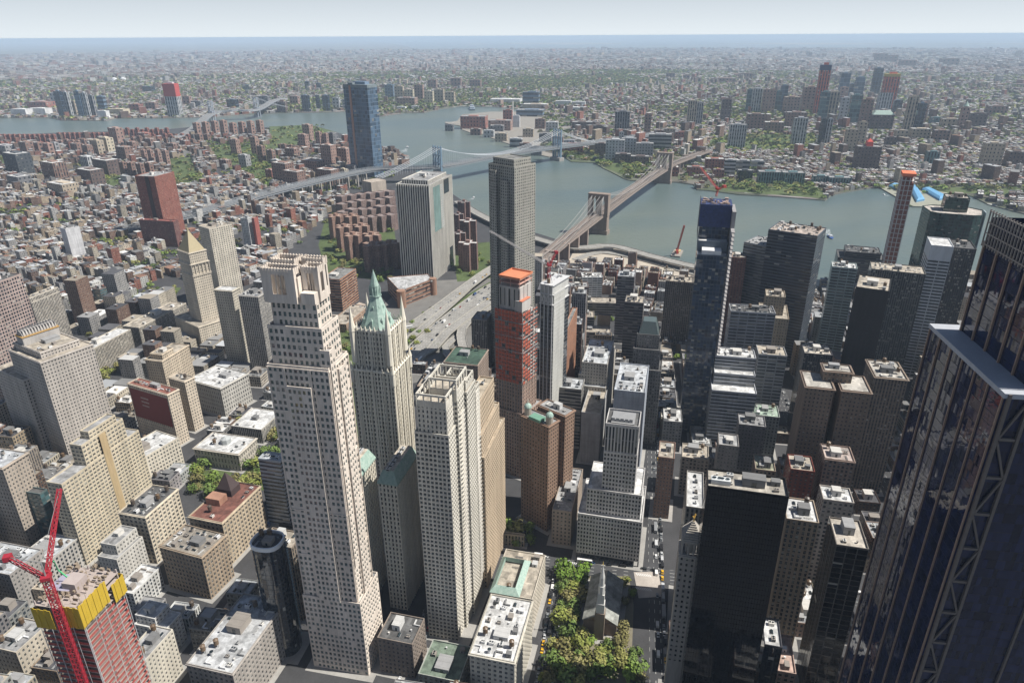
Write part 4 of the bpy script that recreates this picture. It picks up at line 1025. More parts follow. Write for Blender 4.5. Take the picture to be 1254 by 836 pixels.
# ---- glass giant on the right
def glass_giant():
    A, B = Vector(at(1140, 400, 280)), Vector(at(1231, 485, 280))
    d = (A-B); L = d.length; rz = math.atan2(d.y, d.x)
    root = thing('glass_skyscraper', 'huge dark reflective glass tower with K-braced corner filling the right edge', 'skyscraper', (B.x, B.y, 0), rz)
    D = 75.0                                       # local: x away along the north face, y<0 into the block
    U0, U1, V0, V1 = 4.0, L-5, -64.0, -9.0
    gm = facade_mat(1.0, .95, (.01, .016, .05), .03, .0, 1.0, 'obj', .55)
    b = MB()
    def wl(x0, x1, y0, y1, z0, z1):
        for p, r in zip(rect(x0, x1, y0, y1), rect(x0, x1, y0, y1)[1:]+rect(x0, x1, y0, y1)[:1]):
            Lw = math.hypot(r[0]-p[0], r[1]-p[1]); nb = round(Lw/1.5); nf = round((z1-z0)/4.2)
            for fz in range(0, nf, 6):
                za, zb = z0+(z1-z0)*fz/nf, z0+(z1-z0)*min(nf, fz+6)/nf
                b.face([(*p, za), (*r, za), (*r, zb), (*p, zb)], 0, [(0, fz), (nb, fz), (nb, min(nf, fz+6)), (0, min(nf, fz+6))])
    wl(0, L, -D, 0, 0, 279.4); wl(U0, U1, V0, V1, 279.4, 327)
    b.box(1, L-1, -D+1, -1, 279, 279.3, 1)
    ob('wall', b.mesh('wall', [gm, M['plain']]), root, col=(.015, .018, .03))
    b = MB(); b.box(-.6, L+.6, -9.2, .6, 279.4, 281.2); b.box(-.6, 3.8, -D-.6, -9.2, 279.4, 281.2); b.box(U1+.3, L+.6, -D-.6, -9.2, 279.4, 281.2)
    ob('terrace', b.mesh('terrace', [M['plain']]), root, col=(.42, .44, .48))
    b = MB()
    nm = 6
    for k in range(nm+1):
        x = .5+(L-1)*k/nm; b.box(x-.22, x+.22, .02, .6, 0, 279.4)
    for k in range(6):
        x = U0+.5+(U1-U0-1)*k/5; b.box(x-.35, x+.35, V1+.02, V1+.7, 281, 318)
    for k in range(9):
        y = V0+(V1-V0)*k/8; b.box(U0-.5, U0-.02, y-.25, y+.25, 281, 318)
    ob('mullion', b.mesh('mullion', [M['metal']]), root, col=(.34, .23, .17))
    # K-braced strip at the corner of the west face
    b = MB(); w_ = 6.5
    for y in (-1.0, -1.0-w_): b.box(-1.2, -.02, y-.5, y+.5, 0, 281)
    z = 0; s = 0
    while z < 276:
        b.box(-1.1, -.02, -w_-.25, -1.75, z, z+1.0)
        b.bar((-.7, -1.5, z+.6) if s else (-.7, -.5-w_, z+.6), (-.7, -.5-w_, z+15) if s else (-.7, -1.5, z+15), .7)
        z += 15.5; s ^= 1
    for y in (-30, -46, -62): b.box(-.9, -.02, y-.4, y+.4, 0, 281)
    ob('brace', b.mesh('brace', [M['metal']]), root, col=(.14, .12, .11))
    b = MB()                                        # louvred crown screen
    for k in range(26):
        x = U0+(U1-U0)*k/25; b.box(x-.2, x+.2, V1+.75, V1+1.2, 316, 330)
        y = V0+(V1-V0)*k/25; b.box(U0-1.2, U0-.75, y-.2, y+.2, 316, 330)
    for z in (317, 321, 325, 329): b.box(U0-1.2, U1, V1+.8, V1+1.1, z, z+.4); b.box(U0-1.1, U0-.8, V0, V1+.8, z, z+.4)
    ob('crown_screen', b.mesh('crown_screen', [M['metal']]), root, col=(.35, .31, .28))
    c, s = math.cos(rz), math.sin(rz)
    FOOT.append([(B.x+c*x-s*y, B.y+s*x+c*y) for x, y in rect(0, L, -D, 0)])
glass_giant()
# ---- unfinished red tower, yellow forms, bottom left
def red_frame():
    P = Vector(at(104, 768, 138)); rz = R(-29)
    root = thing('unfinished_tower', 'concrete frame tower under construction with red netting and yellow formwork screens on top', 'skyscraper', (P.x, P.y, 0), rz)
    _, _, n, e = place((104, 768), 138, X(52), X(163)); e = max(14, min(e, 26)); n = max(14, min(n, 30))
    b = MB(); z = 0.0
    while z < 150: b.box(0, e, 0, n, z, z+.3); z += 3.6
    ob('floor_slab', b.mesh('floor_slab', [M['plain']]), root, col=(.4, .34, .31))
    b = MB(); z = 0
    for i in range(4):
        for j in range(4):
            x, y = .3+(e-1)*i/3, .3+(n-1)*j/3
            if i in (0, 3) or j in (0, 3): b.box(x, x+.6, y, y+.6, 0, 150)
    b.box(e*.35, e*.65, n*.35, n*.65, 0, 154)
    ob('column', b.mesh('column', [M['plain']]), root, col=(.42, .36, .34))
    b = MB(); z = 0.3
    while z < 136:
        b.face([(.15, .12, z), (e-.15, .12, z), (e-.15, .12, z+1.6), (.15, .12, z+1.6)]); b.face([(.12, n-.15, z), (.12, .15, z), (.12, .15, z+1.6), (.12, n-.15, z+1.6)])
        z += 3.6
    ob('netting', b.mesh('netting', [M['net']]), root, col=(.38, .08, .065))
    b = MB()
    for i in range(5):
        x = e*i/4; b.box(x-.12, x+.12, -.5, -.25, 60, 140); y = n*i/4; b.box(-.5, -.25, y-.12, y+.12, 60, 140)
    ob('scaffold', b.mesh('scaffold', [M['metal']]), root, col=(.6, .6, .6))
    def screen(p, r, z0, z1, mb):
        p, r = Vector(p), Vector(r); L = (r-p).length; k = max(2, int(L/1.6)); d = (r-p)/k; nn = Vector((d.y, -d.x)).normalized()
        for i in range(k):
            a, c_ = p+d*i+d*.04, p+d*(i+1)-d*.04; o = nn*(.12 if i % 2 else 0)
            A, C_ = a+o, c_+o
            pts = [(A.x, A.y), (C_.x, C_.y), (C_.x-nn.x*.25, C_.y-nn.y*.25), (A.x-nn.x*.25, A.y-nn.y*.25)]
            mb.prism(pts[::-1] if False else pts, z0+(i % 3)*.2, z1-(i % 2)*.3)
    for p, r, z0, z1 in (((-1.2, n*.35), (-1.2, -1.2), 138, 151), ((-1.2, -1.2), (e*.62, -1.2), 139, 152), ((e*.72, -1.2), (e+1.2, -1.2), 135, 146), ((e+1.2, -1.2), (e+1.2, n*.4), 135, 146), ((-1.2, n+1.2), (-1.2, n*.62), 135, 147), ((e*.4, n+1), (-1.2, n+1.2), 136, 146)):
        b = MB(); screen(p, r, z0, z1, b); ob('formwork_screen', b.mesh('formwork_screen', [M['plain']]), root, col=(.55, .38, .04))
    b = MB(); r_ = random.Random(3)
    for k in range(70):
        x, y = r_.uniform(.5, e-1), r_.uniform(.5, n-1); b.box(x, x+r_.uniform(.2, 1.6), y, y+r_.uniform(.2, 2.4), 150, 150.3+r_.uniform(.2, 1.6))
    for k in range(40):
        x, y = r_.uniform(0, e), r_.uniform(0, n); b.bar((x, y, 149.5), (x, y, 152+r_.uniform(0, 2)), .12)
    ob('formwork', b.mesh('formwork', [M['plain']]), root, col=(.3, .24, .18))
    b = MB(); b.box(e*.3, e*.7, n*.5, n*.95, 150.1, 150.6); ob('deck', b.mesh('deck', [M['plain']]), root, col=(.35, .33, .42))
    b = MB(); b.bar((e*.55, n*.6, 150), (e*.5, n*.8, 158), .5); b.bar((e*.5, n*.8, 158), (e*.4, n*.7, 166), .5); ob('concrete_pump', b.mesh('concrete_pump', [M['metal']]), root, col=(.1, .5, .22))
    FOOT.append([(P.x+math.cos(rz)*x-math.sin(rz)*y, P.y+math.sin(rz)*x+math.cos(rz)*y) for x, y in rect(0, e, 0, n)])
    z_ = 120.0
    while z_ < 250:                       # the mast climbs just outside the west side of the frame
        q_ = at(57, 708, z_)
        if (q_[0]-P.x)*math.cos(rz)+(q_[1]-P.y)*math.sin(rz) < -3.6: break
        z_ += 1
    print('crane top', z_)
    crane('big red luffing crane with two raised lattice arms, mast rising in front of yellow formwork', (q_[0], q_[1], 0), tuple(q_), tuple(at(73, 598, z_+26)), tuple(at(9, 682, z_+8)), (.36, .025, .04), None, 2.8, 1.5, .36)
red_frame()
# ------------------------------------------------------------------ hand-placed downtown buildings
def T(label, F, h, n, e, st='punch', wall=GREYST, roof='g', cat='office building', name='office_building', **k):
    return tower(name, label, cat, F, h, X(n) if not isinstance(n, tuple) else (n[0] if len(n) == 1 else n), X(e) if not isinstance(e, tuple) else (e[0] if len(e) == 1 else e), st=st, wall=wall, roof=roof, **k)
G1 = dict(fx=.42, fy=.52, bay=3.0, flr=3.7, depth=.35)
G2 = dict(fx=.5, fy=.55, bay=3.4, flr=3.9, depth=.4)
# left side
T('broad grey granite courthouse tower with bowed front and barrel-vaulted penthouse', (47, 438), 118, 8, 112, G1, (.47, .43, .39), 't', rot=-50, geo=True, cornice=.4, nclut=6,
  tiers=[(-.12, .9, .55, 1.5, 0, 88), (0, 1, 0, 1, 0, 112), (.12, .85, .15, 1, 112, 118)])
def vault():
    P = at(30, 412, 126); root = [o for o in COL.objects if o.get('label', '').startswith('broad grey granite courthouse')][0]
    v = Matrix.Rotation(R(50), 3, 'Z') @ (Vector(P)-Vector(root.location)); b = MB(); x0 = max(2, v.x-4); y0 = v.y-4
    L, w_ = 34, 12; b.box(x0, x0+L, y0, y0+w_, 118, 127)
    prev = None
    for k in range(9):
        a = math.pi*k/8; y, z = y0+w_/2-math.cos(a)*w_*.42, 127.5+math.sin(a)*5
        if prev: b.face([(x0+1, prev[0], prev[1]), (x0+L-1, prev[0], prev[1]), (x0+L-1, y, z), (x0+1, y, z)])
        prev = (y, z)
    for x, fl in ((x0+1, 0), (x0+L-1, 1)):
        pts = [(x, y0+w_/2-math.cos(math.pi*k/8)*w_*.42, 127.5+math.sin(math.pi*k/8)*5) for k in range(9)]; b.face(pts if fl else pts[::-1])
    for k in range(12): b.box(x0+2+k*2.7, x0+2.3+k*2.7, y0+.3, y0+w_-.3, 127, 133.2)
    ob('penthouse', b.mesh('penthouse', [M['stone']]), root, col=(.42, .4, .38))
    b = MB(); b.box(x0-.6, x0+L+.6, y0-.6, y0+w_+.6, 126.4, 127.4); ob('copper_band', b.mesh('copper_band', [M['plain']]), root, col=(.45, .28, .1))
vault()
T('dark pink gridded slab cut by the left picture edge, with small square windows', (-30, 356), 160, -60, 26, 'grid', (.42, .33, .3), 'd')
T('ribbed cream block behind the granite courthouse tower', (37, 366), 80, 28, 72, 'pierd', (.55, .5, .43), 't', tiers=[(0, 1, 0, 1, 0, 74), (0, 1, .1, 1, 74, 80)])
T('long cream municipal court with rows of tall windows and flat parking-like roof', (96, 437), 34, 78, 160, 'pierd', (.55, .5, .42), 'w', nclut=4)
T('cream courthouse wing with colonnade and small green roofed penthouse', (170, 402), 30, 150, 228, 'pierd', (.55, .5, .42), 't', nclut=6)
def pyramid_court():
    root, e, n = T('stone courthouse tower with golden pyramid roof and arcaded upper storeys', (231, 311), 128, 216, 253, dict(fx=.38, fy=.5, bay=2.8, flr=3.7, depth=.35), (.55, .49, .4), 't', cat='skyscraper', name='courthouse_tower', geo=True, nclut=0, cornice=.8, rot=-58,
      tiers=[(-.5, 1.6, -.4, 1.6, 0, 30), (0, 1, 0, 1, 0, 96), (.02, .98, .02, .98, 96, 128)])
    b = MB(); r_ = rect(1.5, e-1.5, 1.5, n-1.5); b.cone(r_, 128.6, (e/2, n/2, 156))
    b.box(e/2-1, e/2+1, n/2-1, n/2+1, 152, 158)
    ob('pyramid_roof', b.mesh('pyramid_roof', [M['plain']]), root, col=(.38, .32, .2))
    b = MB()
    for z in (97, 112): b.box(-.9, e+.9, -.9, n+.9, z, z+1)
    for k in range(6): b.box(.1+k*(e-.8)/5-.1, .7+k*(e-.8)/5, -.7, -.005, 98, 111)
    ob('string_course', b.mesh('string_course', [M['stone']]), root, col=(.58, .52, .43))
pyramid_court()
T('pale cream slab courthouse right behind the golden pyramid tower', (256, 281), 125, 243, 284, 'small', (.62, .57, .48), 't', rot=-58, cat='skyscraper')
T('cream stone tower with flat white top, left of the tallest cream tower', (284, 357), 102, 262, 293, G1, (.5, .46, .38), 'w', geo=True, cornice=1.0, nclut=0)
T('grey stone tower with steep cornice just behind the tallest cream tower', (316, 364), 104, 292, 330, 'pier', (.4, .38, .35), 'g', cornice=.8)
T('mansard-roofed grey beaux-arts records hall with dormers', (270, 476), 36, 230, 304, dict(fx=.4, fy=.62, bay=3.2, flr=5, depth=.5), (.46, .44, .4), 'w', cat='public building', name='hall_building', geo=True, cornice=1.0, nclut=8, rot=-45)
T('beige stepped office block with rooftop tanks behind the mansard-roofed records hall', (197, 437), 56, 176, 230, G1, (.52, .44, .34), 't', geo=True, cornice=.6, nclut=9, tiers=[(0, 1, 0, 1, 0, 50), (.1, .5, .1, .8, 50, 56)])
r_, e_, n_ = T('cream block whose blank side wall carries a big dark red mural', (205, 484), 60, 156, 219, G1, (.58, .5, .4), 'r', geo=True, cornice=.6, nclut=10, rot=-45)
b = MB(); b.box(-.25, -.05, 2, n_-1.5, 22, 56); ob('mural_panel', b.mesh('mural_panel', [M['plain']]), r_, col=(.2, .035, .03))
b = MB(); rr2 = random.Random(2)
for z in (47, 42.5, 38):
    y = n_*.72; 
    for k in range(9):
        wv_ = rr2.uniform(.5, 1.1); b.box(-.32, -.26, y-wv_, y, z, z+1.6); y -= wv_+.45
ob('mural_text', b.mesh('mural_text', [M['plain']]), r_, col=(.5, .42, .38))
T('slim cream block with dark side wall next to the red mural block', (226, 468), 60, 206, 238, G1, (.58, .5, .4), 't', geo=True, cornice=.6, nclut=3, rot=-45)
T('low cream block with long bright white roof and blue tarpaulin', (164, 568), 32, 136, 219, G2, (.6, .55, .46), 'w', geo=True, nclut=8, rot=-45)
r_, e_, n_ = T('very large tan office slab with rows of paired windows and darker vertical stripe', (73, 586), 84, 54, 168, dict(fx=.66, fy=.46, bay=3.6, flr=3.4, depth=.25), (.56, .49, .37), 'g', geo=True, nclut=10,
  tiers=[(0, 1, 0, 1, 0, 78), (.32, .86, .1, .9, 78, 96), (.45, .8, .2, .8, 96, 102)])
b = MB(); b.box(e_*.52, e_*.6, -.35, -.02, 0, 97); ob('stripe', b.mesh('stripe', [M['stone']]), r_, col=(.5, .38, .22))
T('corner block of warm grey stone with arched top storeys at the left edge', (3, 574), 86, -50, 34, G1, (.42, .36, .3), 's', geo=True, cornice=.8)
T('small dark green glass building between the corner block and tan slab', (49, 606), 56, 30, 58, 'teal', (.1, .14, .14), 'd')
T('beige gridded mid-rise with dark flat roof cluttered by plant, below the white-roofed block', (178, 634), 46, 145, 218, dict(fx=.6, fy=.62, bay=4.2, flr=4, depth=.5), (.6, .53, .42), 'd', geo=True, cornice=.5, nclut=14)
r_, e_, n_ = T('long mid-rise with red-brown seamed roof and dark pointed stair turret', (272, 641), 42, 231, 319, dict(fx=.55, fy=.6, bay=3.8, flr=4, depth=.45), (.46, .38, .28), (.2, .085, .065), geo=True, cornice=.8, nclut=4, big=False, rot=-35)
b = MB(); b.box(e_*.36, e_*.55, n_*.5, n_*.92, 42.1, 48, 0); ob('bulkhead', b.mesh('bulkhead', [M['stone']]), r_, col=(.36, .2, .14))
b = MB(); q4 = rect(e_*.62, e_*.85, n_*.45, n_*.9); b.prism(q4, 42.1, 48); b.cone(q4, 48, (e_*.73, n_*.68, 62)); ob('turret_roof', b.mesh('turret_roof', [M['plain']]), r_, col=(.07, .05, .05))
def tweed():
    root, e, n = T('white-roofed stone court house with octagonal skylight in a tree-filled park', (292, 557), 19, 237, 314, dict(fx=.4, fy=.66, bay=3.6, flr=6, depth=.5), (.48, .44, .38), 'w', cat='public building', name='hall_building', geo=True, nclut=6, big=False, cornice=1.0)
    b = MB(); ring = [(e*.55+5*math.cos(t), n*.5+5*math.sin(t)) for t in np.linspace(0, 2*math.pi, 9)[:-1]]; b.prism(ring, 19, 24); b.cone(ring, 24, (e*.55, n*.5, 27)); ob('skylight', b.mesh('skylight', [M['plain']]), root, col=(.4, .42, .42))
tweed()
T('low white-domed town hall with pale roof beyond the skylit court house', (320, 527), 16, 283, 345, 'pierd', (.5, .47, .42), 'w', cat='public building', name='hall_building', nclut=3)
T('dark brown loft building with bright south wall above the white terraced block', (247, 683), 40, 195, 277, dict(fx=.52, fy=.6, bay=3.3, flr=3.9, depth=.4), (.34, .27, .2), (.3, .27, .23), geo=True, cornice=.7, nclut=14, rot=-38)
T('white terraced apartment building with planted roof pits', (200, 765), 30, 162, 220, dict(fx=.55, fy=.5, bay=3.5, flr=3.3, depth=.7), (.68, .67, .64), 'w', cat='apartment building', name='apartment_building', geo=True, nclut=6, tiers=[(0, 1, 0, 1, 0, 24), (.15, 1, .35, 1, 24, 30)])
T('grey stepped loft building with rooftop cooling plant by the tan slab', (140, 676), 40, 116, 172, G1, (.52, .5, .46), 'g', geo=True, nclut=10, tiers=[(0, 1, 0, 1, 0, 32), (.2, 1, .2, 1, 32, 40)])
T('white low building with square roof skylight behind the terraced apartments', (163, 728), 20, 140, 196, 'punch', (.6, .6, .58), 'w', nclut=5)
T('pale grey gridded building at the bottom edge beside yellow formwork', (176, 812), 36, 150, 212, G1, (.58, .54, .46), 'g', geo=True, nclut=6)
T('wide block with large white membrane roof and blue roof box at the bottom edge', (285, 826), 40, 228, 350, G2, (.36, .33, .3), (.5, .51, .52), geo=True, nclut=16, cornice=.5)
T('tan building with small setbacks, far lower-left corner', (20, 800), 24, -12, 60, G1, (.5, .45, .37), 'g', geo=True, nclut=6)
T('grey low lofts with steel roof frames left of the unfinished red tower', (12, 705), 34, -40, 52, G1, (.33, .31, .29), 's', geo=True, nclut=12)
T('pale loft block behind the raised crane arms', (58, 690), 26, 22, 96, 'punch', (.46, .44, .41), 's', nclut=12)
def curved_glass():
    P = Vector(at(318, 668, 96)); rz = R(-29)
    root = thing('glass_tower', 'dark blue curved glass tower with white oval roof rim, left of the tallest cream tower', 'office building', (P.x, P.y, 0), rz)
    pts = []
    for k in range(28):
        t = 2*math.pi*k/28; c, s = math.cos(t), math.sin(t); f = 2/2.6
        pts.append((9*abs(c)**f*(1 if c > 0 else -1)+9, 10*abs(s)**f*(1 if s > 0 else -1)))
    build(root, [(pts, 0, 92)], 'glass', (.06, .08, .1), 'd', par=0, nclut=6)
    b = MB(); o_ = inset(pts, -.3); i_ = inset(pts, .6)
    for k in range(28):
        j = (k+1) % 28; b.face([(*o_[k], 91), (*o_[j], 91), (*o_[j], 94), (*o_[k], 94)]); b.face([(*o_[k], 94), (*o_[j], 94), (*i_[j], 94), (*i_[k], 94)]); b.face([(*i_[j], 92), (*i_[k], 92), (*i_[k], 94), (*i_[j], 94)])
    ob('rim', b.mesh('rim', [M['plain']]), root, col=(.75, .77, .78))
    b = MB()
    for z in np.arange(3, 91, 2.6): b.box(17.6, 19.6, -7, 4, z, z+.25); b.box(19.5, 19.6, -7, 4, z+.25, z+1.1)
    bb = ob('balcony', b.mesh('balcony', [M['metal']]), root, col=(.45, .55, .58)); bb['kind'] = 'stuff'
    FOOT.append([(P.x+math.cos(rz)*x-math.sin(rz)*y, P.y+math.sin(rz)*x+math.cos(rz)*y) for x, y in rect(-1, 20, -11, 11)])
curved_glass()
T('dark brown slab with cream roof terrace behind the curved glass tower', (357, 672), 66, 318, 372, 'pier', (.3, .25, .2), 't', nclut=6)
T('pale blue-grey ribbed building left of the tallest cream tower beside the park', (343, 566), 66, 316, 352, 'ribbon', (.42, .45, .48), 's', nclut=9)
r_, e_, n_ = T('green copper-roofed office block on the street north of the churchyard', (652, 735), 30, 600, 668, G1, (.55, .5, .42), 't', geo=True, nclut=4, big=False)
b = MB(); o_ = rect(-.4, e_*.8, n_*.3, n_+.4); i_ = rect(4, e_*.8-4, n_*.3+4, n_-3)
for k in range(4):
    j = (k+1) % 4; b.face([(*o_[k], 31.2), (*o_[j], 31.2), (*i_[j], 35), (*i_[k], 35)]); b.face([(*i_[j], 31), (*i_[k], 31), (*i_[k], 35), (*i_[j], 35)])
ob('copper_roof', b.mesh('copper_roof', [M['copper']]), r_)
T('pale office building with white mechanical roof and grey hipped penthouse, bottom centre', (630, 812), 42, 575, 652, G2, (.5, .47, .4), 'w', geo=True, nclut=18, cornice=.8)
T('low flat green-roofed building at the foot of the balconied tower', (562, 836), 20, 512, 578, 'punch', (.35, .37, .33), (.17, .22, .17), nclut=2)
T('dark brick annex with stepped roofs between the gothic tower wings and the street', (505, 790), 30, 462, 520, G1, (.24, .2, .17), 'd', geo=True, nclut=8)
# middle distance, behind the park
r_, e_, n_ = T('brown brick police headquarters cube with banded windows', (416, 343), 52, 393, 436, dict(fx=1.0, fy=.42, bay=5, flr=4.2), (.36, .2, .13), 'm', nclut=5)
T('low brown stone annex below the police headquarters cube', (424, 398), 12, 402, 452, 'punch', (.36, .25, .18), 't', nclut=3)
def wedge():
    P = Vector(at(491, 357, 26)); pts = [Vector(at(*p, 26))-P for p in ((490, 357), (530, 342), (524, 336), (474, 340))]
    pts = [(p.x, p.y) for p in pts]
    A = sum(pts[i-1][0]*pts[i][1]-pts[i][0]*pts[i-1][1] for i in range(4)); pts = pts if A > 0 else pts[::-1]
    root = thing('school_building', 'triangular brown brick school with bright white roof below the pale ribbed tower', 'school', (P.x, P.y, 0))
    build(root, [(pts, 0, 26)], dict(fx=1, fy=.35, bay=6, flr=6.5), (.3, .18, .13), (.5, .5, .5), nclut=3, big=False)
    b = MB(); ring = [(7*math.cos(t), 7*math.sin(t)) for t in np.linspace(0, 2*math.pi, 17)[:-1]]; b.prism(ring, 0, 28); ob('corner_turret', b.mesh('corner_turret', [M['stone']]), root, col=(.33, .2, .14))
    ring = [(pts[1][0]*1+6*math.cos(t), pts[1][1]+6*math.sin(t)) for t in np.linspace(0, 2*math.pi, 17)[:-1]]; b = MB(); b.prism(ring, 0, 28); ob('corner_turret', b.mesh('corner_turret', [M['stone']]), root, col=(.33, .2, .14))
    c = [(P.x+p[0], P.y+p[1]) for p in pts]; FOOT.append(c)
wedge()
def ribbed_tower():
    P, rz, n, e = place((525, 228), 165, X(485), X(553), -36)
    root = thing('office_tower', 'broad pale tower with close vertical ribs and strip of green glass, by the river', 'skyscraper', (float(P[0]), float(P[1]), 0), rz)
    build(root, [(rect(0, e, 0, n), 0, 165), (rect(e*.1, e*.9, n*.1, n*.9), 165, 171)], dict(fx=.5, fy=1.0, bay=4.2, flr=165, glass=(.03, .03, .035), blind=0), (.68, .65, .58), 'g', nclut=6)
    b = MB()
    for k in range(int(n/4.2)+1): b.box(-1.1, -.02, k*4.2-.75, k*4.2+.75, 0, 166.5)
    for k in range(int(e/4.2)+1): b.box(k*4.2-.75, k*4.2+.75, -1.1, -.02, 0, 166.5)
    ob('rib', b.mesh('rib', [M['stone']]), root, col=(.72, .69, .62))['kind'] = 'stuff'
    b = MB(); b.box(e*.14, e*.42, -1.25, -1.12, 84, 160); ob('glass_strip', b.mesh('glass_strip', [smat('teal')]), root, col=(.2, .3, .28))
    b = MB()
    for z in range(85, 160, 4): b.box(e*.43, e*.55, -1.4, -1.12, z, z+1)
    ob('louvre', b.mesh('louvre', [M['plain']]), root, col=(.5, .55, .55))
    b = MB(); b.box(e*.75, e*.9, -1.3, -1.12, 2, 40); b.box(e*.6, e*.82, -1.3, -1.12, 140, 164); ob('dark_panel', b.mesh('dark_panel', [M['pane']]), root)
    FOOT.append([(P[0]+math.cos(rz)*x-math.sin(rz)*y, P[1]+math.sin(rz)*x+math.cos(rz)*y) for x, y in rect(0, e, 0, n)])
ribbed_tower()
def cross_tower(px, py, h, s, wall, roof, label, rot=-40, group=None):
    P = at(px, py, h); root = thing('apartment_tower', label, 'apartment tower', (float(P[0]), float(P[1]), 0), R(rot), group)
    pts = [(-s, -s*.33), (-s*.3, -s*.33), (-s*.3, -s), (s*.3, -s), (s*.3, -s*.33), (s, -s*.33), (s, s*.33), (s*.3, s*.33), (s*.3, s), (-s*.3, s), (-s*.3, s*.33), (-s, s*.33)]
    build(root, [(pts, 0, h)], 'brick', wall, roof, par=.8, nclut=0)
    b = MB(); b.box(-s*.22, s*.22, -s*.2, s*.2, h+.03, h+5); ob('bulkhead', b.mesh('bulkhead', [M['stone']]), root, col=wall)
    FOOT.append([(float(P[0])+x, float(P[1])+y) for x, y in rect(-s*.8, s*.8, -s*.8, s*.8)])
BRK = (.3, .19, .15); BRK2 = (.24, .15, .13)
for i, (px, py, s) in enumerate(((411, 264, 17), (430, 264, 17), (421, 277, 18), (442, 276, 17), (432, 287, 18), (455, 287, 18), (456, 299, 19), (476, 297, 19))):
    cross_tower(px, py, 48, s, BRK, (.42, .3, .24), 'red-brown cross-plan tower left of the ribbed tower', -50+(i % 2)*10, 'brown cross-plan towers left of the ribbed tower')
for i, (px, py, h, s, rc) in enumerate(((573, 270, 50, 17, 'w'), (573, 297, 50, 17, 'w'), (562, 285, 42, 13, 'g'), (568, 247, 50, 14, 'g'), (561, 262, 44, 12, 'g'))):
    cross_tower(px, py, h, s, BRK2, rc, 'dark cross-plan tower with %s roof right of the ribbed tower' % ('white' if rc == 'w' else 'grey'), -28, 'brown towers right of the ribbed tower')
for r__ in range(4):
    for c__ in range(6):
        px, py = 418+c__*11.5+r__*.8, 238+r__*9.5-c__*1.2
        P = at(px, py, 38); root = thing('apartment_building', 'brown block in the packed courtyard estate, %s row, %s' % (('back', 'second', 'third', 'front')[r__], ('leftmost', 'second from left', 'third from left', 'fourth from left', 'fifth from left', 'rightmost')[c__]), 'apartment building', (float(P[0]), float(P[1]), 0), R(-50), 'packed brown courtyard blocks')
        build(root, [(rect(-11, 11, -11, 11), 0, 34+(r__*c__) % 3*2)], 'brick', (.24, .17, .15), (.3, .24, .22), nclut=0)
        FOOT.append([(float(P[0])+x, float(P[1])+y) for x, y in rect(-13, 13, -13, 13)])
def red_tower():
    root, e, n = T('tall red-brown brick apartment tower split by a dark vertical notch', (189, 217), 132, 165, 213, 'brick', (.3, .12, .09), 'g', cat='apartment tower', name='apartment_tower', nclut=2)
    b = MB(); b.box(-.5, -.02, n*.3, n*.5, 0, 133); ob('notch', b.mesh('notch', [M['plain']]), root, col=(.06, .04, .04))
    T('dark brown slab at the foot of the tall red-brown apartment tower', (212, 272), 52, 170, 218, 'brick', (.2, .1, .09), (.3, .1, .08), cat='apartment building', name='apartment_building', nclut=3)
red_tower()
T('blank-walled white hotel slab in the left middle distance', (80, 281), 62, 73, 97, 'blank', (.6, .6, .61), 'g', rot=-52, cat='hotel', name='hotel_building')
T('dark green glass block in the tenement district', (122, 355), 40, 113, 130, 'teal', (.2, .15, .14), 'd', cat='apartment building')
T('narrow white-sided block beyond the golden pyramid tower', (303, 268), 62, 294, 309, 'small', (.55, .56, .56), 'g')
T('slim red-brick slab beyond the pale slab courthouse', (311, 268), 62, 308, 316, 'blank', (.35, .12, .1), 'g', cat='apartment building')
# Seaport side, centre right
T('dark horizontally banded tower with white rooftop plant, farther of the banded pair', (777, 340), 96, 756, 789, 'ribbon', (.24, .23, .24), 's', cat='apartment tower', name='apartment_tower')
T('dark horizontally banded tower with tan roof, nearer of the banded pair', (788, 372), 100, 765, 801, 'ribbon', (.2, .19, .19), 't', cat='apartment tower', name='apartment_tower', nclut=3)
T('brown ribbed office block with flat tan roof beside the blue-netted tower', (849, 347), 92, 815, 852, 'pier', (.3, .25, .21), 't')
r_, e_, n_ = T('dark ribbed art deco skyscraper with setbacks and black pyramid-like cap', (808, 412), 118, 780, 815, dict(fx=.5, fy=.7, bay=2.6, flr=3.8, depth=.5, vert=True), (.26, .25, .24), 'd', cat='skyscraper', geo=True, nclut=0,
  tiers=[(-.4, 1.3, -.2, 1.15, 0, 84), (-.2, 1.1, -.08, 1.1, 84, 104), (0, 1, 0, 1, 104, 118)])
b = MB(); b.frustum(rect(1.5, abs(e_)-1.5, 1.5, n_-1.5), 118.3, rect(5, abs(e_)-5, 5, n_-5), 131); ob('pyramid_roof', b.mesh('pyramid_roof', [M['metal']]), r_, col=(.09, .12, .12))
T('white stepped prewar building with pale crown, left of the dark art deco skyscraper', (744, 447), 84, 709, 752, G1, (.5, .47, .42), 's', geo=True, nclut=9, tiers=[(-.1, 1.5, 0, 1, 0, 60), (0, 1.3, 0, 1, 60, 70), (0, 1, 0, .9, 70, 84)])
T('narrow orange brick tower with dark side wall, right of the white-panelled tower', (694, 407), 108, 688, 707, 'small', (.42, .22, .14), 'm', cat='apartment tower', name='apartment_tower', nclut=2)
T('dark low-rise office with silver louvred side by the twin-domed building', (712, 478), 66, 678, 738, 'ribbon', (.33, .32, .3), 's', nclut=8)
T('blank grey party-wall building beside the white stepped one', (736, 508), 56, 712, 747, 'blank', (.42, .42, .42), 't', nclut=2)
T('grey penthouse slab of blank panels right behind the white gridded tower', (790, 482), 96, 752, 795, 'blank', (.36, .39, .44), 's', nclut=10)
T('pale building crowded with white rooftop plant at the foot of the art deco skyscraper', (806, 470), 60, 768, 812, 'punch', (.45, .43, .4), 'w', nclut=14)
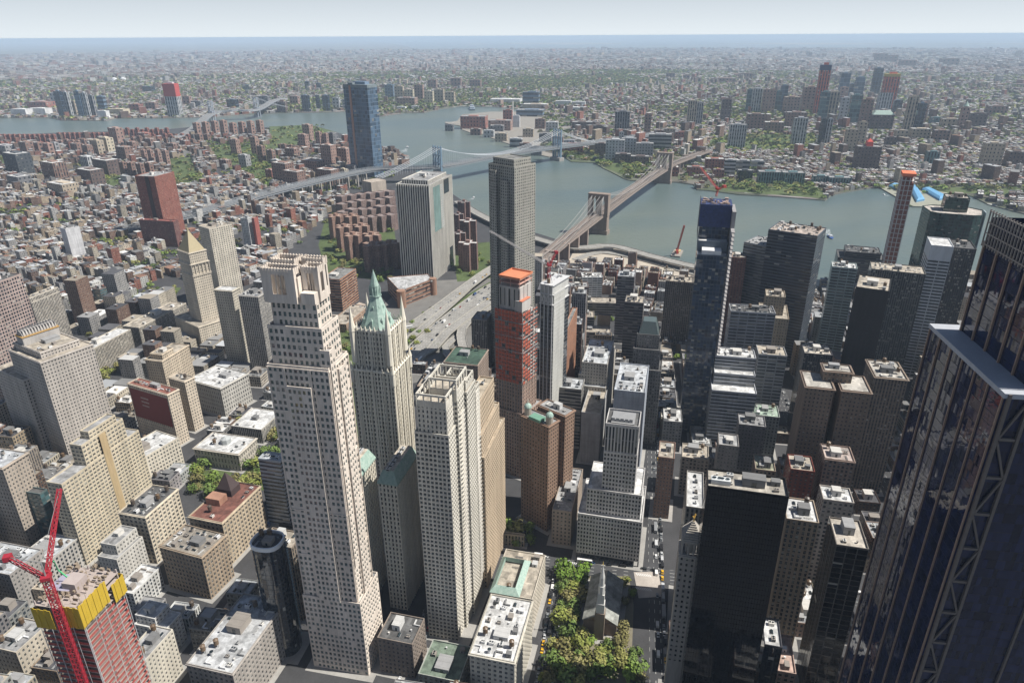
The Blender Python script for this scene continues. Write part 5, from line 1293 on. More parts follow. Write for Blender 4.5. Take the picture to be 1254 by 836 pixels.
T('low white hospital block with green glass gallery near the river', (738, 340), 34, 713, 744, 'ribbonw', (.6, .62, .62), 'w', rot=-20, nclut=8, cat='hospital', name='hospital_building')
T('brown flat block behind the hospital with striped side', (721, 352), 26, 690, 728, 'ribbon', (.3, .22, .19), 'g', rot=-20)
for i, (px, py, n_, e_) in enumerate(((756, 372, 700, 765), (748, 408, 706, 756), (728, 389, 703, 738))):
    T('long low brown concrete housing block around the tree-filled court, %s' % ('far side', 'near side', 'left end')[i], (px, py), 20, n_, e_, 'ribbon', (.28, .25, .23), 't', rot=-24, cat='apartment building', name='apartment_building', nclut=3, group='low housing around the tree court')
T('small pink-brick building with pale roof beside the brown ribbed block', (840, 395), 22, 822, 852, 'punch', (.42, .28, .22), 't')
def blue_net():
    root, e, n = T('unfinished dark glass tower topped with deep blue netting and red crane', (857, 272), 222, 893, (26,), dict(fx=.9, fy=.86, bay=3, flr=4, glass=(.035, .055, .09), gr=.07, blind=.12, spec=1.0), (.12, .15, .19), 'g', cat='skyscraper', name='unfinished_tower', nclut=0,
       tiers=[(-1.0, 1, 0, 1, 0, 196, {'roof': 'w'}), (-.5, 1, 0, 1, 196, 206, {'blank': True, 'roof': 'w'}), (0, 1, 0, 1, 206, 224)])
    b = MB(); b.box(-1, 27, 1, n-1, 218, 240); ob('netting', b.mesh('netting', [M['net']]), root, col=(.035, .055, .15))
    b = MB(); r = random.Random(4)
    for k in range(40): x, y = r.uniform(0, 24), r.uniform(n, -1); b.box(x, x+r.uniform(.5, 3), y, y+r.uniform(.5, 3), 240, 240+r.uniform(.6, 2.6))
    ob('formwork', b.mesh('formwork', [M['plain']]), root, col=(.5, .38, .32))
    b = MB()
    for k in range(8): x = k*26/7; b.box(x-.2, x+.2, .9, 1.3, 206, 243)
    for k in range(55): b.box(-26, 26, n-4.5, n-1.3, 3+k*4, 4+k*4)
    b.box(-10, 24, n-4.6, n-1.2, 0, 236); ob('core_wall', b.mesh('core_wall', [M['stone']]), root, col=(.3, .29, .29))
    b = MB(); b.box(-25, -3, n*.15, n*.8, 196.3, 201); ob('roof_plant', b.mesh('roof_plant', [M['plain']]), root, col=(.7, .7, .7))
    q_ = at(877, 240, 243); crane('small red crane perched on the blue-netted tower', (q_[0], q_[1], 243), tuple(at(879, 232, 248)), tuple(at(858, 205, 262)), tuple(at(887, 228, 256)), (.42, .06, .05), None, 1.6, 1.3, .28)
blue_net()
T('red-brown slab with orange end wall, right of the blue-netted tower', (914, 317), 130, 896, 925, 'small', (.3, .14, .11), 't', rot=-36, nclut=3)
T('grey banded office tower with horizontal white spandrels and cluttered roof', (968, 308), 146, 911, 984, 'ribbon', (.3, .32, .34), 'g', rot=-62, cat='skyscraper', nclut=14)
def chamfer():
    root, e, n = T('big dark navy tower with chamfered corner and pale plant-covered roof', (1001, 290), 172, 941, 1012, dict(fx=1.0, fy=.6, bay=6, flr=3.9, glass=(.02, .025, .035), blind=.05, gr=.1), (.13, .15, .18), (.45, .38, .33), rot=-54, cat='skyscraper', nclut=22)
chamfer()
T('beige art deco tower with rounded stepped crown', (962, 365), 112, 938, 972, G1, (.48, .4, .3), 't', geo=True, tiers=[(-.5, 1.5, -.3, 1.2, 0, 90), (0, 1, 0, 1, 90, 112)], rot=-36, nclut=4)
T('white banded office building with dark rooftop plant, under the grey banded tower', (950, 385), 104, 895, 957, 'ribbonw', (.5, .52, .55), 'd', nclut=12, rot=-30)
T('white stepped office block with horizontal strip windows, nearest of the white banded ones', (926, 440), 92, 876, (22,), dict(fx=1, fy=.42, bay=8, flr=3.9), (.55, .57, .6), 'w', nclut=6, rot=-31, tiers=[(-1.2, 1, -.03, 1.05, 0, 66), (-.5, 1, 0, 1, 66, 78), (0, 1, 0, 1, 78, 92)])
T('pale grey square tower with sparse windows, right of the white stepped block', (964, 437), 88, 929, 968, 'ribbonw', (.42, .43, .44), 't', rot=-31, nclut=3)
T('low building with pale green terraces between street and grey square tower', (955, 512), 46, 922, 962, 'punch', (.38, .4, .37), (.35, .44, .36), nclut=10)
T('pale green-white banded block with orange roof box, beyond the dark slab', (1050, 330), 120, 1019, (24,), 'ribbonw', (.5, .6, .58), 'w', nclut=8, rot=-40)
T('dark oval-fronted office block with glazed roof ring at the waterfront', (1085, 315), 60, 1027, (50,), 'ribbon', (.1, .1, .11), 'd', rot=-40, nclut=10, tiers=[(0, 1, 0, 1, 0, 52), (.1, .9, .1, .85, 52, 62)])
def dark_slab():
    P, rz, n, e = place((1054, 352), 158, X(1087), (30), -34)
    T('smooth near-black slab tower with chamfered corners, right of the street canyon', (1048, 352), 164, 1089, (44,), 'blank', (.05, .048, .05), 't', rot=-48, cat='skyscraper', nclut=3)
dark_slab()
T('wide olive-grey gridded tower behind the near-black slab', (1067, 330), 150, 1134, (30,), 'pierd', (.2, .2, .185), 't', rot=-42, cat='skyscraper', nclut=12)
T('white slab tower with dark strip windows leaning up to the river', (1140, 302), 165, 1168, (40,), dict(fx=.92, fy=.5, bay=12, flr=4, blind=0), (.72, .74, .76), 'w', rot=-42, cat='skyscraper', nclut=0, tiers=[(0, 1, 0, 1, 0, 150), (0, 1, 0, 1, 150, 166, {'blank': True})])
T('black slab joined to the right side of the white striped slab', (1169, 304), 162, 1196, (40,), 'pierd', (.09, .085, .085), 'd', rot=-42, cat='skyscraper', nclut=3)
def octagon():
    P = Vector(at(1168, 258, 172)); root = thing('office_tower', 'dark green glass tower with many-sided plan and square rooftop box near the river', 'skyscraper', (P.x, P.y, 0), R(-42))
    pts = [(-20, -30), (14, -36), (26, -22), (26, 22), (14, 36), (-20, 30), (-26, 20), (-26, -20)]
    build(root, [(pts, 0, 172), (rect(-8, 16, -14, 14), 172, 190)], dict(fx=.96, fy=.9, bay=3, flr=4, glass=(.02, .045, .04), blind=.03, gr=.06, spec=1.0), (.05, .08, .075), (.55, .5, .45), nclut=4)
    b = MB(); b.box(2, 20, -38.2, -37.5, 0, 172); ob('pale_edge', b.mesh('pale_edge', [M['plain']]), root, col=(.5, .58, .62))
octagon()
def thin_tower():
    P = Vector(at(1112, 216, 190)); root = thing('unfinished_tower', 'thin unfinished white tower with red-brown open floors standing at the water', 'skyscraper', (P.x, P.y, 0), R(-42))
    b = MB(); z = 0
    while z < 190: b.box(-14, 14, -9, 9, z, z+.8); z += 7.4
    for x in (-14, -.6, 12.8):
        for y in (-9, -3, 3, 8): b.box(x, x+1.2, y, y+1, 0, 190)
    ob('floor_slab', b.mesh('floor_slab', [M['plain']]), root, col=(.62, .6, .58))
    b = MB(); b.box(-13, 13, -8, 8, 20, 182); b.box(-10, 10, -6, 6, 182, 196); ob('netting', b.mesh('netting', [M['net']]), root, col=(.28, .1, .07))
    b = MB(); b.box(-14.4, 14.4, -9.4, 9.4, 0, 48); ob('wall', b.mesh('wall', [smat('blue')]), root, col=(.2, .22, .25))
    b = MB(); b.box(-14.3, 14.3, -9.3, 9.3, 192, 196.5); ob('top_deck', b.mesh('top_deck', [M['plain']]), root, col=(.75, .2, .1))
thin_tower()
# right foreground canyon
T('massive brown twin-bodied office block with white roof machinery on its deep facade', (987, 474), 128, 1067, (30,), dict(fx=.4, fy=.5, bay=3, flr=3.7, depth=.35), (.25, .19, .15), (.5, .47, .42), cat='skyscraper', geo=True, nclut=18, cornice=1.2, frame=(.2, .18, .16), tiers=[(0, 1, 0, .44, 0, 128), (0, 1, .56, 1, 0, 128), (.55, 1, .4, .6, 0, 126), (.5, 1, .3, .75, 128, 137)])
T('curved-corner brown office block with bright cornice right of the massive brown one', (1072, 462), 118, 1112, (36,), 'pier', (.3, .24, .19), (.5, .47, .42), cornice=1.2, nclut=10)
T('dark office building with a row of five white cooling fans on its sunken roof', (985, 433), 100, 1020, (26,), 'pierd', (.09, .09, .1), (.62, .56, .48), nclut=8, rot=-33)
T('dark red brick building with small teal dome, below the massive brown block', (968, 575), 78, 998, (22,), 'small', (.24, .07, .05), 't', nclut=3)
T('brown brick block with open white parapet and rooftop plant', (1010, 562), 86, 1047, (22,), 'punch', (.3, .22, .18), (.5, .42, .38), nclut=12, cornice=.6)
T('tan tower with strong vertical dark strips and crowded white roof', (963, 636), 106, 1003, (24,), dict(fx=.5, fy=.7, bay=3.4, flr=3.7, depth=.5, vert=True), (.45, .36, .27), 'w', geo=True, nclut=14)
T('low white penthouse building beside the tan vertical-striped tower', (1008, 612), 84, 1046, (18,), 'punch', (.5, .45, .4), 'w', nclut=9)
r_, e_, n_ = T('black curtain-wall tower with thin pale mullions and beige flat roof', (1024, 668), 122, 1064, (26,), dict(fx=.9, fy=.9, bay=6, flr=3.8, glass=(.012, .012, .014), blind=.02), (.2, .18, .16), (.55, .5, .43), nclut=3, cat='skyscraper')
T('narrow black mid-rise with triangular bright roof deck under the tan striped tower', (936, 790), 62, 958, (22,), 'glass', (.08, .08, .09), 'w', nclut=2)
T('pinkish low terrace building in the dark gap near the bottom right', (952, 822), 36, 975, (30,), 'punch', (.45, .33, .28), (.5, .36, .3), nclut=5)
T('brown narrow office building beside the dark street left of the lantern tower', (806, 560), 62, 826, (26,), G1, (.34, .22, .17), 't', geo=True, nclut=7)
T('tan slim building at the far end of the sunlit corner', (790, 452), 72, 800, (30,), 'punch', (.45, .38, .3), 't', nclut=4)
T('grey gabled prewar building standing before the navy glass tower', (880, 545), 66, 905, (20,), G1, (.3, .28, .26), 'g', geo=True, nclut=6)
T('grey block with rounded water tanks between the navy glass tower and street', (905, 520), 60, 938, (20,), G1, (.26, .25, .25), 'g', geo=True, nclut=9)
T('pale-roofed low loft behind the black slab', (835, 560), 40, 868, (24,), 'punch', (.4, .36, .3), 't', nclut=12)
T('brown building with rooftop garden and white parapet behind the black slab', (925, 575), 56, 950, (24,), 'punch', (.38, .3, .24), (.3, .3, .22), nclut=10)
T('dark green mansarded old building by the highway ramps', (585, 448), 58, 543, 598, G1, (.3, .24, .2), (.06, .11, .08), geo=True, nclut=3, cornice=.6)
T('dark ribbed slab in front of the grey supertall', (596, 393), 70, 577, 603, 'pierd', (.3, .27, .24), 'g', nclut=2)
T('brown corner building wrapped by a curved facade below the twin-domed one', (700, 628), 34, 676, 714, G1, (.4, .33, .27), 'g', geo=True, nclut=8)
# ------------------------------------------------------------------ bridges
def smooth(P, n=10):
    P = [Vector(p) for p in P]; Q = []
    for i in range(len(P)-1):
        p0, p1, p2, p3 = P[max(0, i-1)], P[i], P[i+1], P[min(len(P)-1, i+2)]
        for k in range(n):
            t = k/n; Q.append(.5*((2*p1)+(p2-p0)*t+(2*p0-5*p1+4*p2-p3)*t*t+(3*p1-p0-3*p2+p3)*t**3))
    return Q+[P[-1]]
def deck(root, pts, width, depth, col, lanes, rail_col=None, mat=None):
    o, Q = ribbon('deck', None, width, lanes, mat or M['concrete_road'], thick=depth, col=col, world=pts, kind=None, parent=root)
    return o
def cables(root, A, B, sag0, width, offs, w_, col, deckz, ends, hang=12, name='main_cable'):
    """A,B tower tops; ends = anchor points at deck level"""
    A, B = Vector(A), Vector(B); d = (B-A); d.z = 0; u = d.normalized(); nn = Vector((-u.y, u.x, 0))
    for o in offs:
        b = MB(); h = MB(); prev = None
        for k in range(33):
            t = k/32; p = A.lerp(B, t)+nn*o; p.z = sag0+(A.z-sag0)*(2*t-1)**2
            if prev is not None: b.bar(prev, p, w_)
            prev = p
            if hang and k % 1 == 0: h.bar(p, (p.x, p.y, deckz(t)), w_*.3)
        for (T_, E_) in ((A, Vector(ends[0])), (B, Vector(ends[1]))):
            prev = T_+nn*o
            for k in range(1, 13):
                t = k/12; p = (T_+nn*o).lerp(E_+nn*o, t); p.z -= 9*4*t*(1-t)*.6
                b.bar(prev, p, w_)
                prev = p
                h.bar(p, (p.x, p.y, E_.z-1), w_*.3)
        ob(name, b.mesh(name, [M['metal']]), root, col=col)
        g = ob('suspender', h.mesh('suspender', [M['metal']]), root, col=col); g['kind'] = 'stuff'
def stone_bridge():
    A, B = Vector(at(732, 284, 0)), Vector(at(812, 223, 0))
    root = thing('suspension_bridge', 'stone-towered suspension bridge with twin gothic arches and brown deck over the river', 'bridge')
    d = (B-A).normalized(); rz = math.atan2(d.y, d.x)
    m0, m1 = A-d*255+Vector((0, 0, 33)), B+d*255+Vector((0, 0, 33))
    pts = [at(640, 338, 20), at(668, 313, 26), m0.lerp(A+Vector((0, 0, 38)), .5), A+Vector((0, 0, 38)), (A+B)/2+Vector((0, 0, 42)), B+Vector((0, 0, 38)), B+d*150+Vector((0, 0, 33)), at(868, 184, 22)]
    deck(root, pts, 27, 3.0, (.28, .23, .2), 6, mat=M['brown_road'])
    P_ = smooth(pts, 12); b = MB()                 # stiffening trusses and raised walk
    for i in range(len(P_)-1):
        a, c = P_[i], P_[i+1]; t = (c-a).normalized(); nn = Vector((-t.y, t.x, 0)).normalized()
        for o in (-13.2, -5, 5, 13.2):
            b.bar(a+nn*o+Vector((0, 0, 3.4)), c+nn*o+Vector((0, 0, 3.4)), .5)
            L = (c-a).length; k = max(1, int(L/6))
            for j in range(k): p0 = a.lerp(c, j/k)+nn*o; p1 = a.lerp(c, (j+1)/k)+nn*o; b.bar(p0, p1+Vector((0, 0, 3.4)), .3); b.bar(p0, p0+Vector((0, 0, 3.4)), .3)
        L0, R0, L1, R1 = a+nn*2.4, a-nn*2.4, c+nn*2.4, c-nn*2.4
        b.face([(v.x, v.y, v.z+4.2) for v in (R0, R1, L1, L0)])
    ob('truss', b.mesh('truss', [M['metal']]), root, col=(.3, .25, .215))
    for T_ in (A, B):                              # gothic tower, local x along the bridge
        b = MB(); zt = 84; hw = 21.5; hd = 8.5
        b.box(-hd-2, hd+2, -hw-2, hw+2, -8, 6)
        b.box(-hd, hd, -hw, hw, 6, 36.5)
        for y0, y1 in ((-hw, -14.2), (-3.7, 3.7), (14.2, hw)): b.box(-hd+1, hd-1, y0, y1, 36.5, 79)
        for yc in (-8.95, 8.95):                     # pointed arch heads as stacked voussoir slices
            for k in range(12):
                z = 62+k*1.2; t = (z-62)/13.0; half = 5.25*math.sqrt(max(0, 1-t*t))*(1 if t < 1 else 0)
                if t >= 1: half = 0
                for s in (-1, 1):
                    if half < 5.25: b.box(-hd+1.2, hd-1.2, yc+s*half, yc+s*5.25, z, z+1.2+(3.4 if k == 11 else 0))
        b.box(-hd+.6, hd-.6, -hw-.4, hw+.4, 79, 81.4); b.box(-hd-.2, hd+.2, -hw-1.2, hw+1.2, 81.4, 84)
        for y in (-hw, -3.7, 3.7, hw): b.box(-hd+.3, hd-.3, y-.8, y+.8, 36.5, 79)
        ob('tower', b.mesh('tower', [M['stone']]), root, tuple(T_), rz, (.27, .215, .18))
    dz = lambda t: 38+4*(1-(2*t-1)**2)
    up = Vector((0, 0, 82))
    cables(root, A+up, B+up, 46, 27, (-13, -4.5, 4.5, 13), .55, (.42, .4, .38), dz, (A-d*270+Vector((0, 0, 32)), B+d*270+Vector((0, 0, 32))))
    b = MB(); nn = Vector((-d.y, d.x, 0))
    for T_, s in ((A, 1), (A, -1), (B, 1), (B, -1)):
        for o in (-13, 13):
            for k in range(2, 14): b.bar(T_+up+nn*o, T_+d*s*k*9+nn*o+Vector((0, 0, 39)), .16)
    g = ob('stay', b.mesh('stay', [M['metal']]), root, col=(.4, .38, .36)); g['kind'] = 'stuff'
    b = MB()                                         # approach piers
    for T_, s, n_ in ((A, -1, 5), (B, 1, 5)):
        for k in range(1, n_+1):
            p = T_+d*s*(50+k*55); b.box(-3, 3, -13, 13, 0, 31)
            ob('approach_pier', b.mesh('approach_pier', [M['stone']]), root, tuple(p), rz, (.34, .27, .23)); b = MB()
M['grey_road'] = road_mat('grey_road', (.2, .2, .2))
M['brown_road'] = road_mat('brown_road', (.22, .18, .155))
stone_bridge()
def steel_bridge():
    A, B = Vector(at(537, 222, 0)), Vector(at(682, 195.5, 0))
    root = thing('suspension_bridge', 'blue-grey steel suspension bridge with long pale approach viaduct, farther upstream', 'bridge')
    d = (B-A).normalized(); rz = math.atan2(d.y, d.x)
    pts = [at(150, 283, 6), at(215, 267, 14), at(270, 253, 19), at(330, 236, 25), at(400, 219, 32), at(460, 207.5, 38), A+Vector((0, 0, 42)), (A+B)/2+Vector((0, 0, 46)), B+Vector((0, 0, 42)), B+d*200+Vector((0, 0, 36)), at(775, 168, 26), at(830, 160, 12)]
    deck(root, pts, 32, 4.5, (.24, .26, .28), 8, mat=M['grey_road'])
    P_ = smooth(pts, 14); b = MB()
    for i in range(len(P_)-1):
        a, c = P_[i], P_[i+1]; t = (c-a).normalized(); nn = Vector((-t.y, t.x, 0)).normalized()
        for o in (-17.5, -6, 6, 17.5):
            b.bar(a+nn*o+Vector((0, 0, 5.4)), c+nn*o+Vector((0, 0, 5.4)), .9)
            L = (c-a).length; k = max(1, int(L/9))
            for j in range(k): p0 = a.lerp(c, j/k)+nn*o; p1 = a.lerp(c, (j+1)/k)+nn*o; b.bar(p0, p1+Vector((0, 0, 5.4)), .5); b.bar(p1, p0+Vector((0, 0, 5.4)), .5)
    ob('truss', b.mesh('truss', [M['metal']]), root, col=(.28, .3, .32))
    for T_ in (A, B):
        b = MB(); b.box(-12, 12, -22, 22, -8, 8, 0)
        ob('tower_base', b.mesh('tower_base', [M['stone']]), root, tuple(T_), rz, (.36, .34, .32))
        b = MB()
        for y in (-16.5, -6, 6, 16.5):
            b.box(-3.6, 3.6, y-1.6, y+1.6, 8, 60); b.box(-2.6, 2.6, y-1.4, y+1.4, 60, 98)
            b.cone([(-2, y-2), (2, y-2), (2, y+2), (-2, y+2)], 98, (0, y, 104))
        for z in (30, 52, 74, 94): b.box(-2, 2, -16, 16, z, z+2.5)
        for s in (-1, 1):
            for z in (8, 54, 76):
                b.bar((0, s*6, z), (0, s*16.5, z+20), .9); b.bar((0, s*16.5, z), (0, s*6, z+20), .9)
        b.bar((0, -6, 56), (0, 6, 74), .9); b.bar((0, 6, 56), (0, -6, 74), .9)
        ob('tower', b.mesh('tower', [M['metal']]), root, tuple(T_), rz, (.16, .24, .32))
    up = Vector((0, 0, 97)); dz = lambda t: 46
    cables(root, A+up, B+up, 52, 36, (-16.5, -6, 6, 16.5), .9, (.6, .63, .66), dz, (A-d*210+Vector((0, 0, 40)), B+d*210+Vector((0, 0, 38))))
    for p, nm in ((A-d*225, 1), (B+d*225, 1)):
        b = MB(); b.box(-24, 24, -21, 21, 0, 34); ob('anchorage', b.mesh('anchorage', [M['stone']]), root, tuple(p), rz, (.42, .36, .3))
    P_ = smooth(pts[:6], 6)
    for i in range(1, len(P_)-2, 1):
        p = P_[i]; b = MB(); 
        for y in (-14, 0, 14): b.box(-1.5, 1.5, y-2, y+2, 0, max(2, p.z-4.6))
        t = P_[i+1]-P_[i]; ob('viaduct_pier', b.mesh('viaduct_pier', [M['stone']]), root, (p.x, p.y, 0), math.atan2(t.y, t.x), (.4, .37, .33))
steel_bridge()
def far_bridge():
    A, B = Vector(at(261, 149, 0)), Vector(at(316, 143.5, 0))
    root = thing('suspension_bridge', 'distant grey steel suspension bridge at the far left bend of the river', 'bridge')
    d = (B-A).normalized(); rz = math.atan2(d.y, d.x)
    pts = [at(190, 176, 8), at(215, 168, 20), at(236, 157.5, 34)]+[A+Vector((0, 0, 42)), (A+B)/2+Vector((0, 0, 48)), B+Vector((0, 0, 42)), at(336, 122.5, 30), at(352, 120, 15)]
    deck(root, pts, 34, 8, (.3, .31, .33), 8, mat=M['grey_road'])
    for T_ in (A, B):
        b = MB()
        for y in (-15, 15):
            b.bar((-7, y, 0), (-3, y, 100), 4); b.bar((7, y, 0), (3, y, 100), 4)
        for z in (46, 70, 96): b.box(-3, 3, -16, 16, z, z+4)
        ob('tower', b.mesh('tower', [M['metal']]), root, tuple(T_), rz, (.34, .37, .42))
    up = Vector((0, 0, 100)); cables(root, A+up, B+up, 54, 34, (-13, 13), 1.3, (.38, .4, .43), lambda t: 46, (A-d*190+Vector((0, 0, 38)), B+d*190+Vector((0, 0, 38))))
far_bridge()
# ------------------------------------------------------------------ roads
for nm, pts, w_, ln, mat, th in (
 ('highway', [(497, 446, 1), (520, 420, 2), (545, 398, 4), (575, 374, 7), (606, 352, 12), (640, 337, 18)], 34, 8, 'concrete_road', 1.2),
 ('highway_ramp', [(486, 402, 1), (505, 398, 3), (535, 378, 7), (570, 352, 10), (604, 328, 9), (640, 312, 8)], 20, 4, 'concrete_road', 1.2),
 ('highway_ramp', [(503, 450, 1), (516, 434, 3), (530, 426, 6), (546, 408, 8), (566, 392, 9), (600, 368, 10)], 14, 3, 'concrete_road', 1.2),
 ('highway_ramp', [(575, 445, 1), (566, 420, 5), (566, 402, 7), (580, 388, 8), (602, 374, 8)], 12, 2, 'concrete_road', 1.2),
 ('highway_ramp', [(484, 424, 1), (500, 415, 3), (524, 396, 6), (552, 372, 8), (590, 338, 9), (615, 318, 9)], 11, 2, 'concrete_road', 1.2),
 ('highway_ramp', [(560, 412, 2), (546, 424, 5), (552, 438, 6), (572, 436, 4), (590, 422, 1)], 9, 2, 'concrete_road', 1.2),
 ('viaduct', [(560, 246, 8), (590, 264, 9), (640, 286, 9), (690, 301, 9), (715, 303, 9), (750, 301, 9), (800, 314, 9), (850, 326, 9), (910, 338, 9), (1000, 354, 9)], 22, 6, 'concrete_road', 1.5),
 ('highway', [(705, 318, 1), (735, 309, 1), (780, 316, 1), (850, 335, 1), (905, 346, 1)], 16, 4, 'concrete_road', .3),
 ('highway', [(930, 211, 6), (990, 213.5, 8), (1060, 216, 8), (1150, 217.5, 8), (1260, 221, 8), (1400, 226, 8)], 26, 6, 'asphalt', 3),
 ('road', [(868, 184, 3), (905, 168, 3), (930, 160, 1), (960, 158, 1)], 30, 8, 'concrete_road', .6),
 ('road', [(655, 118, 1), (700, 120, 1), (760, 128, 1), (835, 137, 1), (845, 150, 1)], 30, 6, 'concrete_road', .3)):
    ribbon(nm, pts, w_, ln, M[mat], thick=th, rail=True, col=(.4, .38, .34))
ROADS = []
def street(pts, w_, ln, nm='road', zoff=.0):
    o, Q = ribbon(nm, None, w_, ln, M['asphalt'], world=[(*p, .03+zoff) for p in pts]); ROADS.append(([(q.x, q.y) for q in Q], w_/2+4)); return Q
EG = np.array([.8746, -.4848]); NG = np.array([.4848, .8746])
def L2(px0, px1): a, b_ = np.array(g2(*px0)), np.array(g2(*px1)); return a, b_
a = np.array(g2(672, 800)); Q_vesey = street([tuple(a-EG*90), tuple(a), tuple(a+EG*95)], 13, 4)
a = np.array(g2(806, 790)); Q_fulton = street([tuple(a-EG*60), tuple(a), tuple(a+EG*260), tuple(a+EG*600)], 12, 3, zoff=.012)
a = np.array(g2(720, 694)); Q_broad = street([tuple(a-NG*320), tuple(a), tuple(a+NG*80), tuple(a+NG*500)], 15, 4, zoff=.024)
a = np.array(g2(500, 820)); Q_b2 = street([tuple(a-EG*40), tuple(a), tuple(a+EG*110)], 10, 3, zoff=.036)
a = np.array(g2(952, 470)); Q_b3 = street([tuple(a-EG*220), tuple(a), tuple(a+EG*300)], 12, 3, zoff=.048)
a = np.array(g2(235, 640)); Q_b4 = street([tuple(a-EG*120), tuple(a), tuple(a+EG*180)], 10, 3, zoff=.06)
a = np.array(g2(1065, 560)); Q_b5 = street([tuple(a-EG*160), tuple(a), tuple(a+EG*330)], 12, 3, zoff=.072)
# crosswalks at the sunlit corner
b = MB()
for c0 in (np.array(g2(790, 703)), np.array(g2(790, 720)), np.array(g2(700, 688))):
    for k in range(8): x, y = c0-EG*2+NG*(k*1.5-5); b.box(x, x+3, y, y+.6, .11, .125)
structure('crosswalk_marking', b.mesh('crosswalk_marking', [M['plain']]), col=(.7, .7, .68))
for k_, f_ in enumerate(list(FOOT)):                # pavements round the placed buildings
    A_ = sum(f_[i-1][0]*f_[i][1]-f_[i][0]*f_[i-1][1] for i in range(len(f_))); f_ = f_ if A_ > 0 else f_[::-1]
    if math.hypot(*f_[0]) > 900: continue
    sc_ = inset(f_, -3.5); zz = .13+.004*(k_ % 23)
    slab('pavement', sc_, -.2, zz, SAND, (.34, .33, .31), world=True)
slab('pavement', [(688, 720), (712, 705), (770, 705), (776, 740), (770, 900), (670, 900), (690, 760)], -.2, .1, SAND, (.2, .18, .13))
slab('plaza', [(776, 700), (806, 700), (812, 730), (782, 732)], -.2, .095, SAND, (.42, .38, .34))
# ------------------------------------------------------------------ far towers from their feet and tops in the photo
PAL = {'b': ('brown', (.26, .17, .14)), 'r': ('red brick', (.34, .15, .12)), 'd': ('dark brown', (.15, .11, .1)), 'g': ('grey', (.34, .34, .35)), 'n': ('near-black', (.08, .09, .1)),
       't': ('tan', (.45, .38, .29)), 'c': ('cream', (.6, .53, .4)), 'w': ('white', (.68, .68, .68)), 'u': ('blue glass', (.16, .22, .3)), 'e': ('teal glass', (.13, .22, .23)), 'l': ('pale grey', (.5, .51, .52)), 'm': ('dark grey', (.2, .2, .21)), 'p': ('pinkish brown', (.36, .24, .2)), 'o': ('orange-red', (.55, .12, .07))}
def far_tower(x0, x1, top, base, c, st='brick', rot=-29, roof='g', dr=.55, label=None, zone='', cap=None, cat=None):
    xc = (x0+x1)/2; P = at(xc, base, 0); zd = drop(P[0], P[1]); P = at(xc, base, zd)
    dist = math.hypot(P[0], P[1]); dd = P[:2]/dist
    h = solve(P, (0, 0, 1), 1, top)
    wd = abs(solve(P, (math.sin(YAW), -math.cos(YAW), 0), 0, xc+(x1-x0)/2))*2
    rz = R(rot); rel = YAW-rz                       # view against building axes
    ang = math.atan2(P[1], P[0])-rz
    wN = wd/(abs(math.cos(ang))+dr*abs(math.sin(ang))); eL = wN*dr
    cw = PAL[c]
    kind = 'tower' if h > 1.3*wd else ('slab' if h > .6*wd else 'block')
    cat = cat or ('apartment tower' if kind != 'block' else 'building')
    root = thing({'apartment tower': 'apartment_tower', 'building': 'city_building', 'skyscraper': 'skyscraper', 'factory': 'factory_building'}.get(cat, 'city_building'), label or '', cat, (float(P[0]+dd[0]*eL/2), float(P[1]+dd[1]*eL/2), zd), rz)
    if not label: root['auto'] = ('%s %s' % (cw[0], {'tower': 'tower', 'slab': 'slab building', 'block': 'low block'}[kind]), zone)
    root['px'] = (xc, top)
    S = dict(STY[st]); s_ = max(1, dist/800)
    S['bay'] *= s_; S['flr'] *= s_
    poly = rect(-eL/2, eL/2, -wN/2, wN/2)
    mb = MB(); nb = {}
    for i in range(4):
        a, q_ = poly[i], poly[(i+1) % 4]; L = math.hypot(q_[0]-a[0], q_[1]-a[1]); n1 = max(1, round(L/S['bay'])); n2 = max(1, round(h/S['flr']))
        mb.face([(*a, -6), (*q_, -6), (*q_, h+1), (*a, h+1)], 0, [(0, 0), (n1, 0), (n1, n2), (0, n2)])
    ob('wall', mb.mesh('wall', [smat(st)]), root, col=cw[1])
    b = MB(); b.face([(*p, h) for p in poly]); ob('roof', b.mesh('roof', [M['roof']]), root, col=ROOFC[roof])
    b = MB(); z2 = h+max(2.5, h*.05); k = rng.uniform(.15, .35); b.box(-eL*.2, eL*.25, -wN*k, wN*.2, h, z2); ob('bulkhead', b.mesh('bulkhead', [M['plain']]), root, col=tuple(min(1, v*1.15) for v in cw[1]))
    if cap:
        b = MB(); b.box(-eL/2-.5, eL/2+.5, -wN/2-.5, wN/2+.5, h*cap[0], h*cap[1]+1.5); ob('netting', b.mesh('netting', [M['net']]), root, col=cap[2])
    FOOT.append([(P[0]+dd[0]*eL/2+math.cos(rz)*x-math.sin(rz)*y, P[1]+dd[1]*eL/2+math.sin(rz)*x+math.cos(rz)*y) for x, y in poly])
    return root, eL, wN, h
def table(txt, zone, **kw):
    for ln in txt.strip().split('\n'):
        for it in ln.split(';'):
            p = it.split()
            if not p: continue
            far_tower(float(p[0]), float(p[1]), float(p[2]), float(p[3]), p[4], {'k': 'brick', 'p': 'pier', 'g': 'glass', 'r': 'ribbon', 'u': 'blue', 'e': 'teal', 'b': 'blank'}[p[5]] if len(p) > 5 else 'brick', zone=zone, **({**kw, **({'roof': p[6]} if len(p) > 6 else {})}))
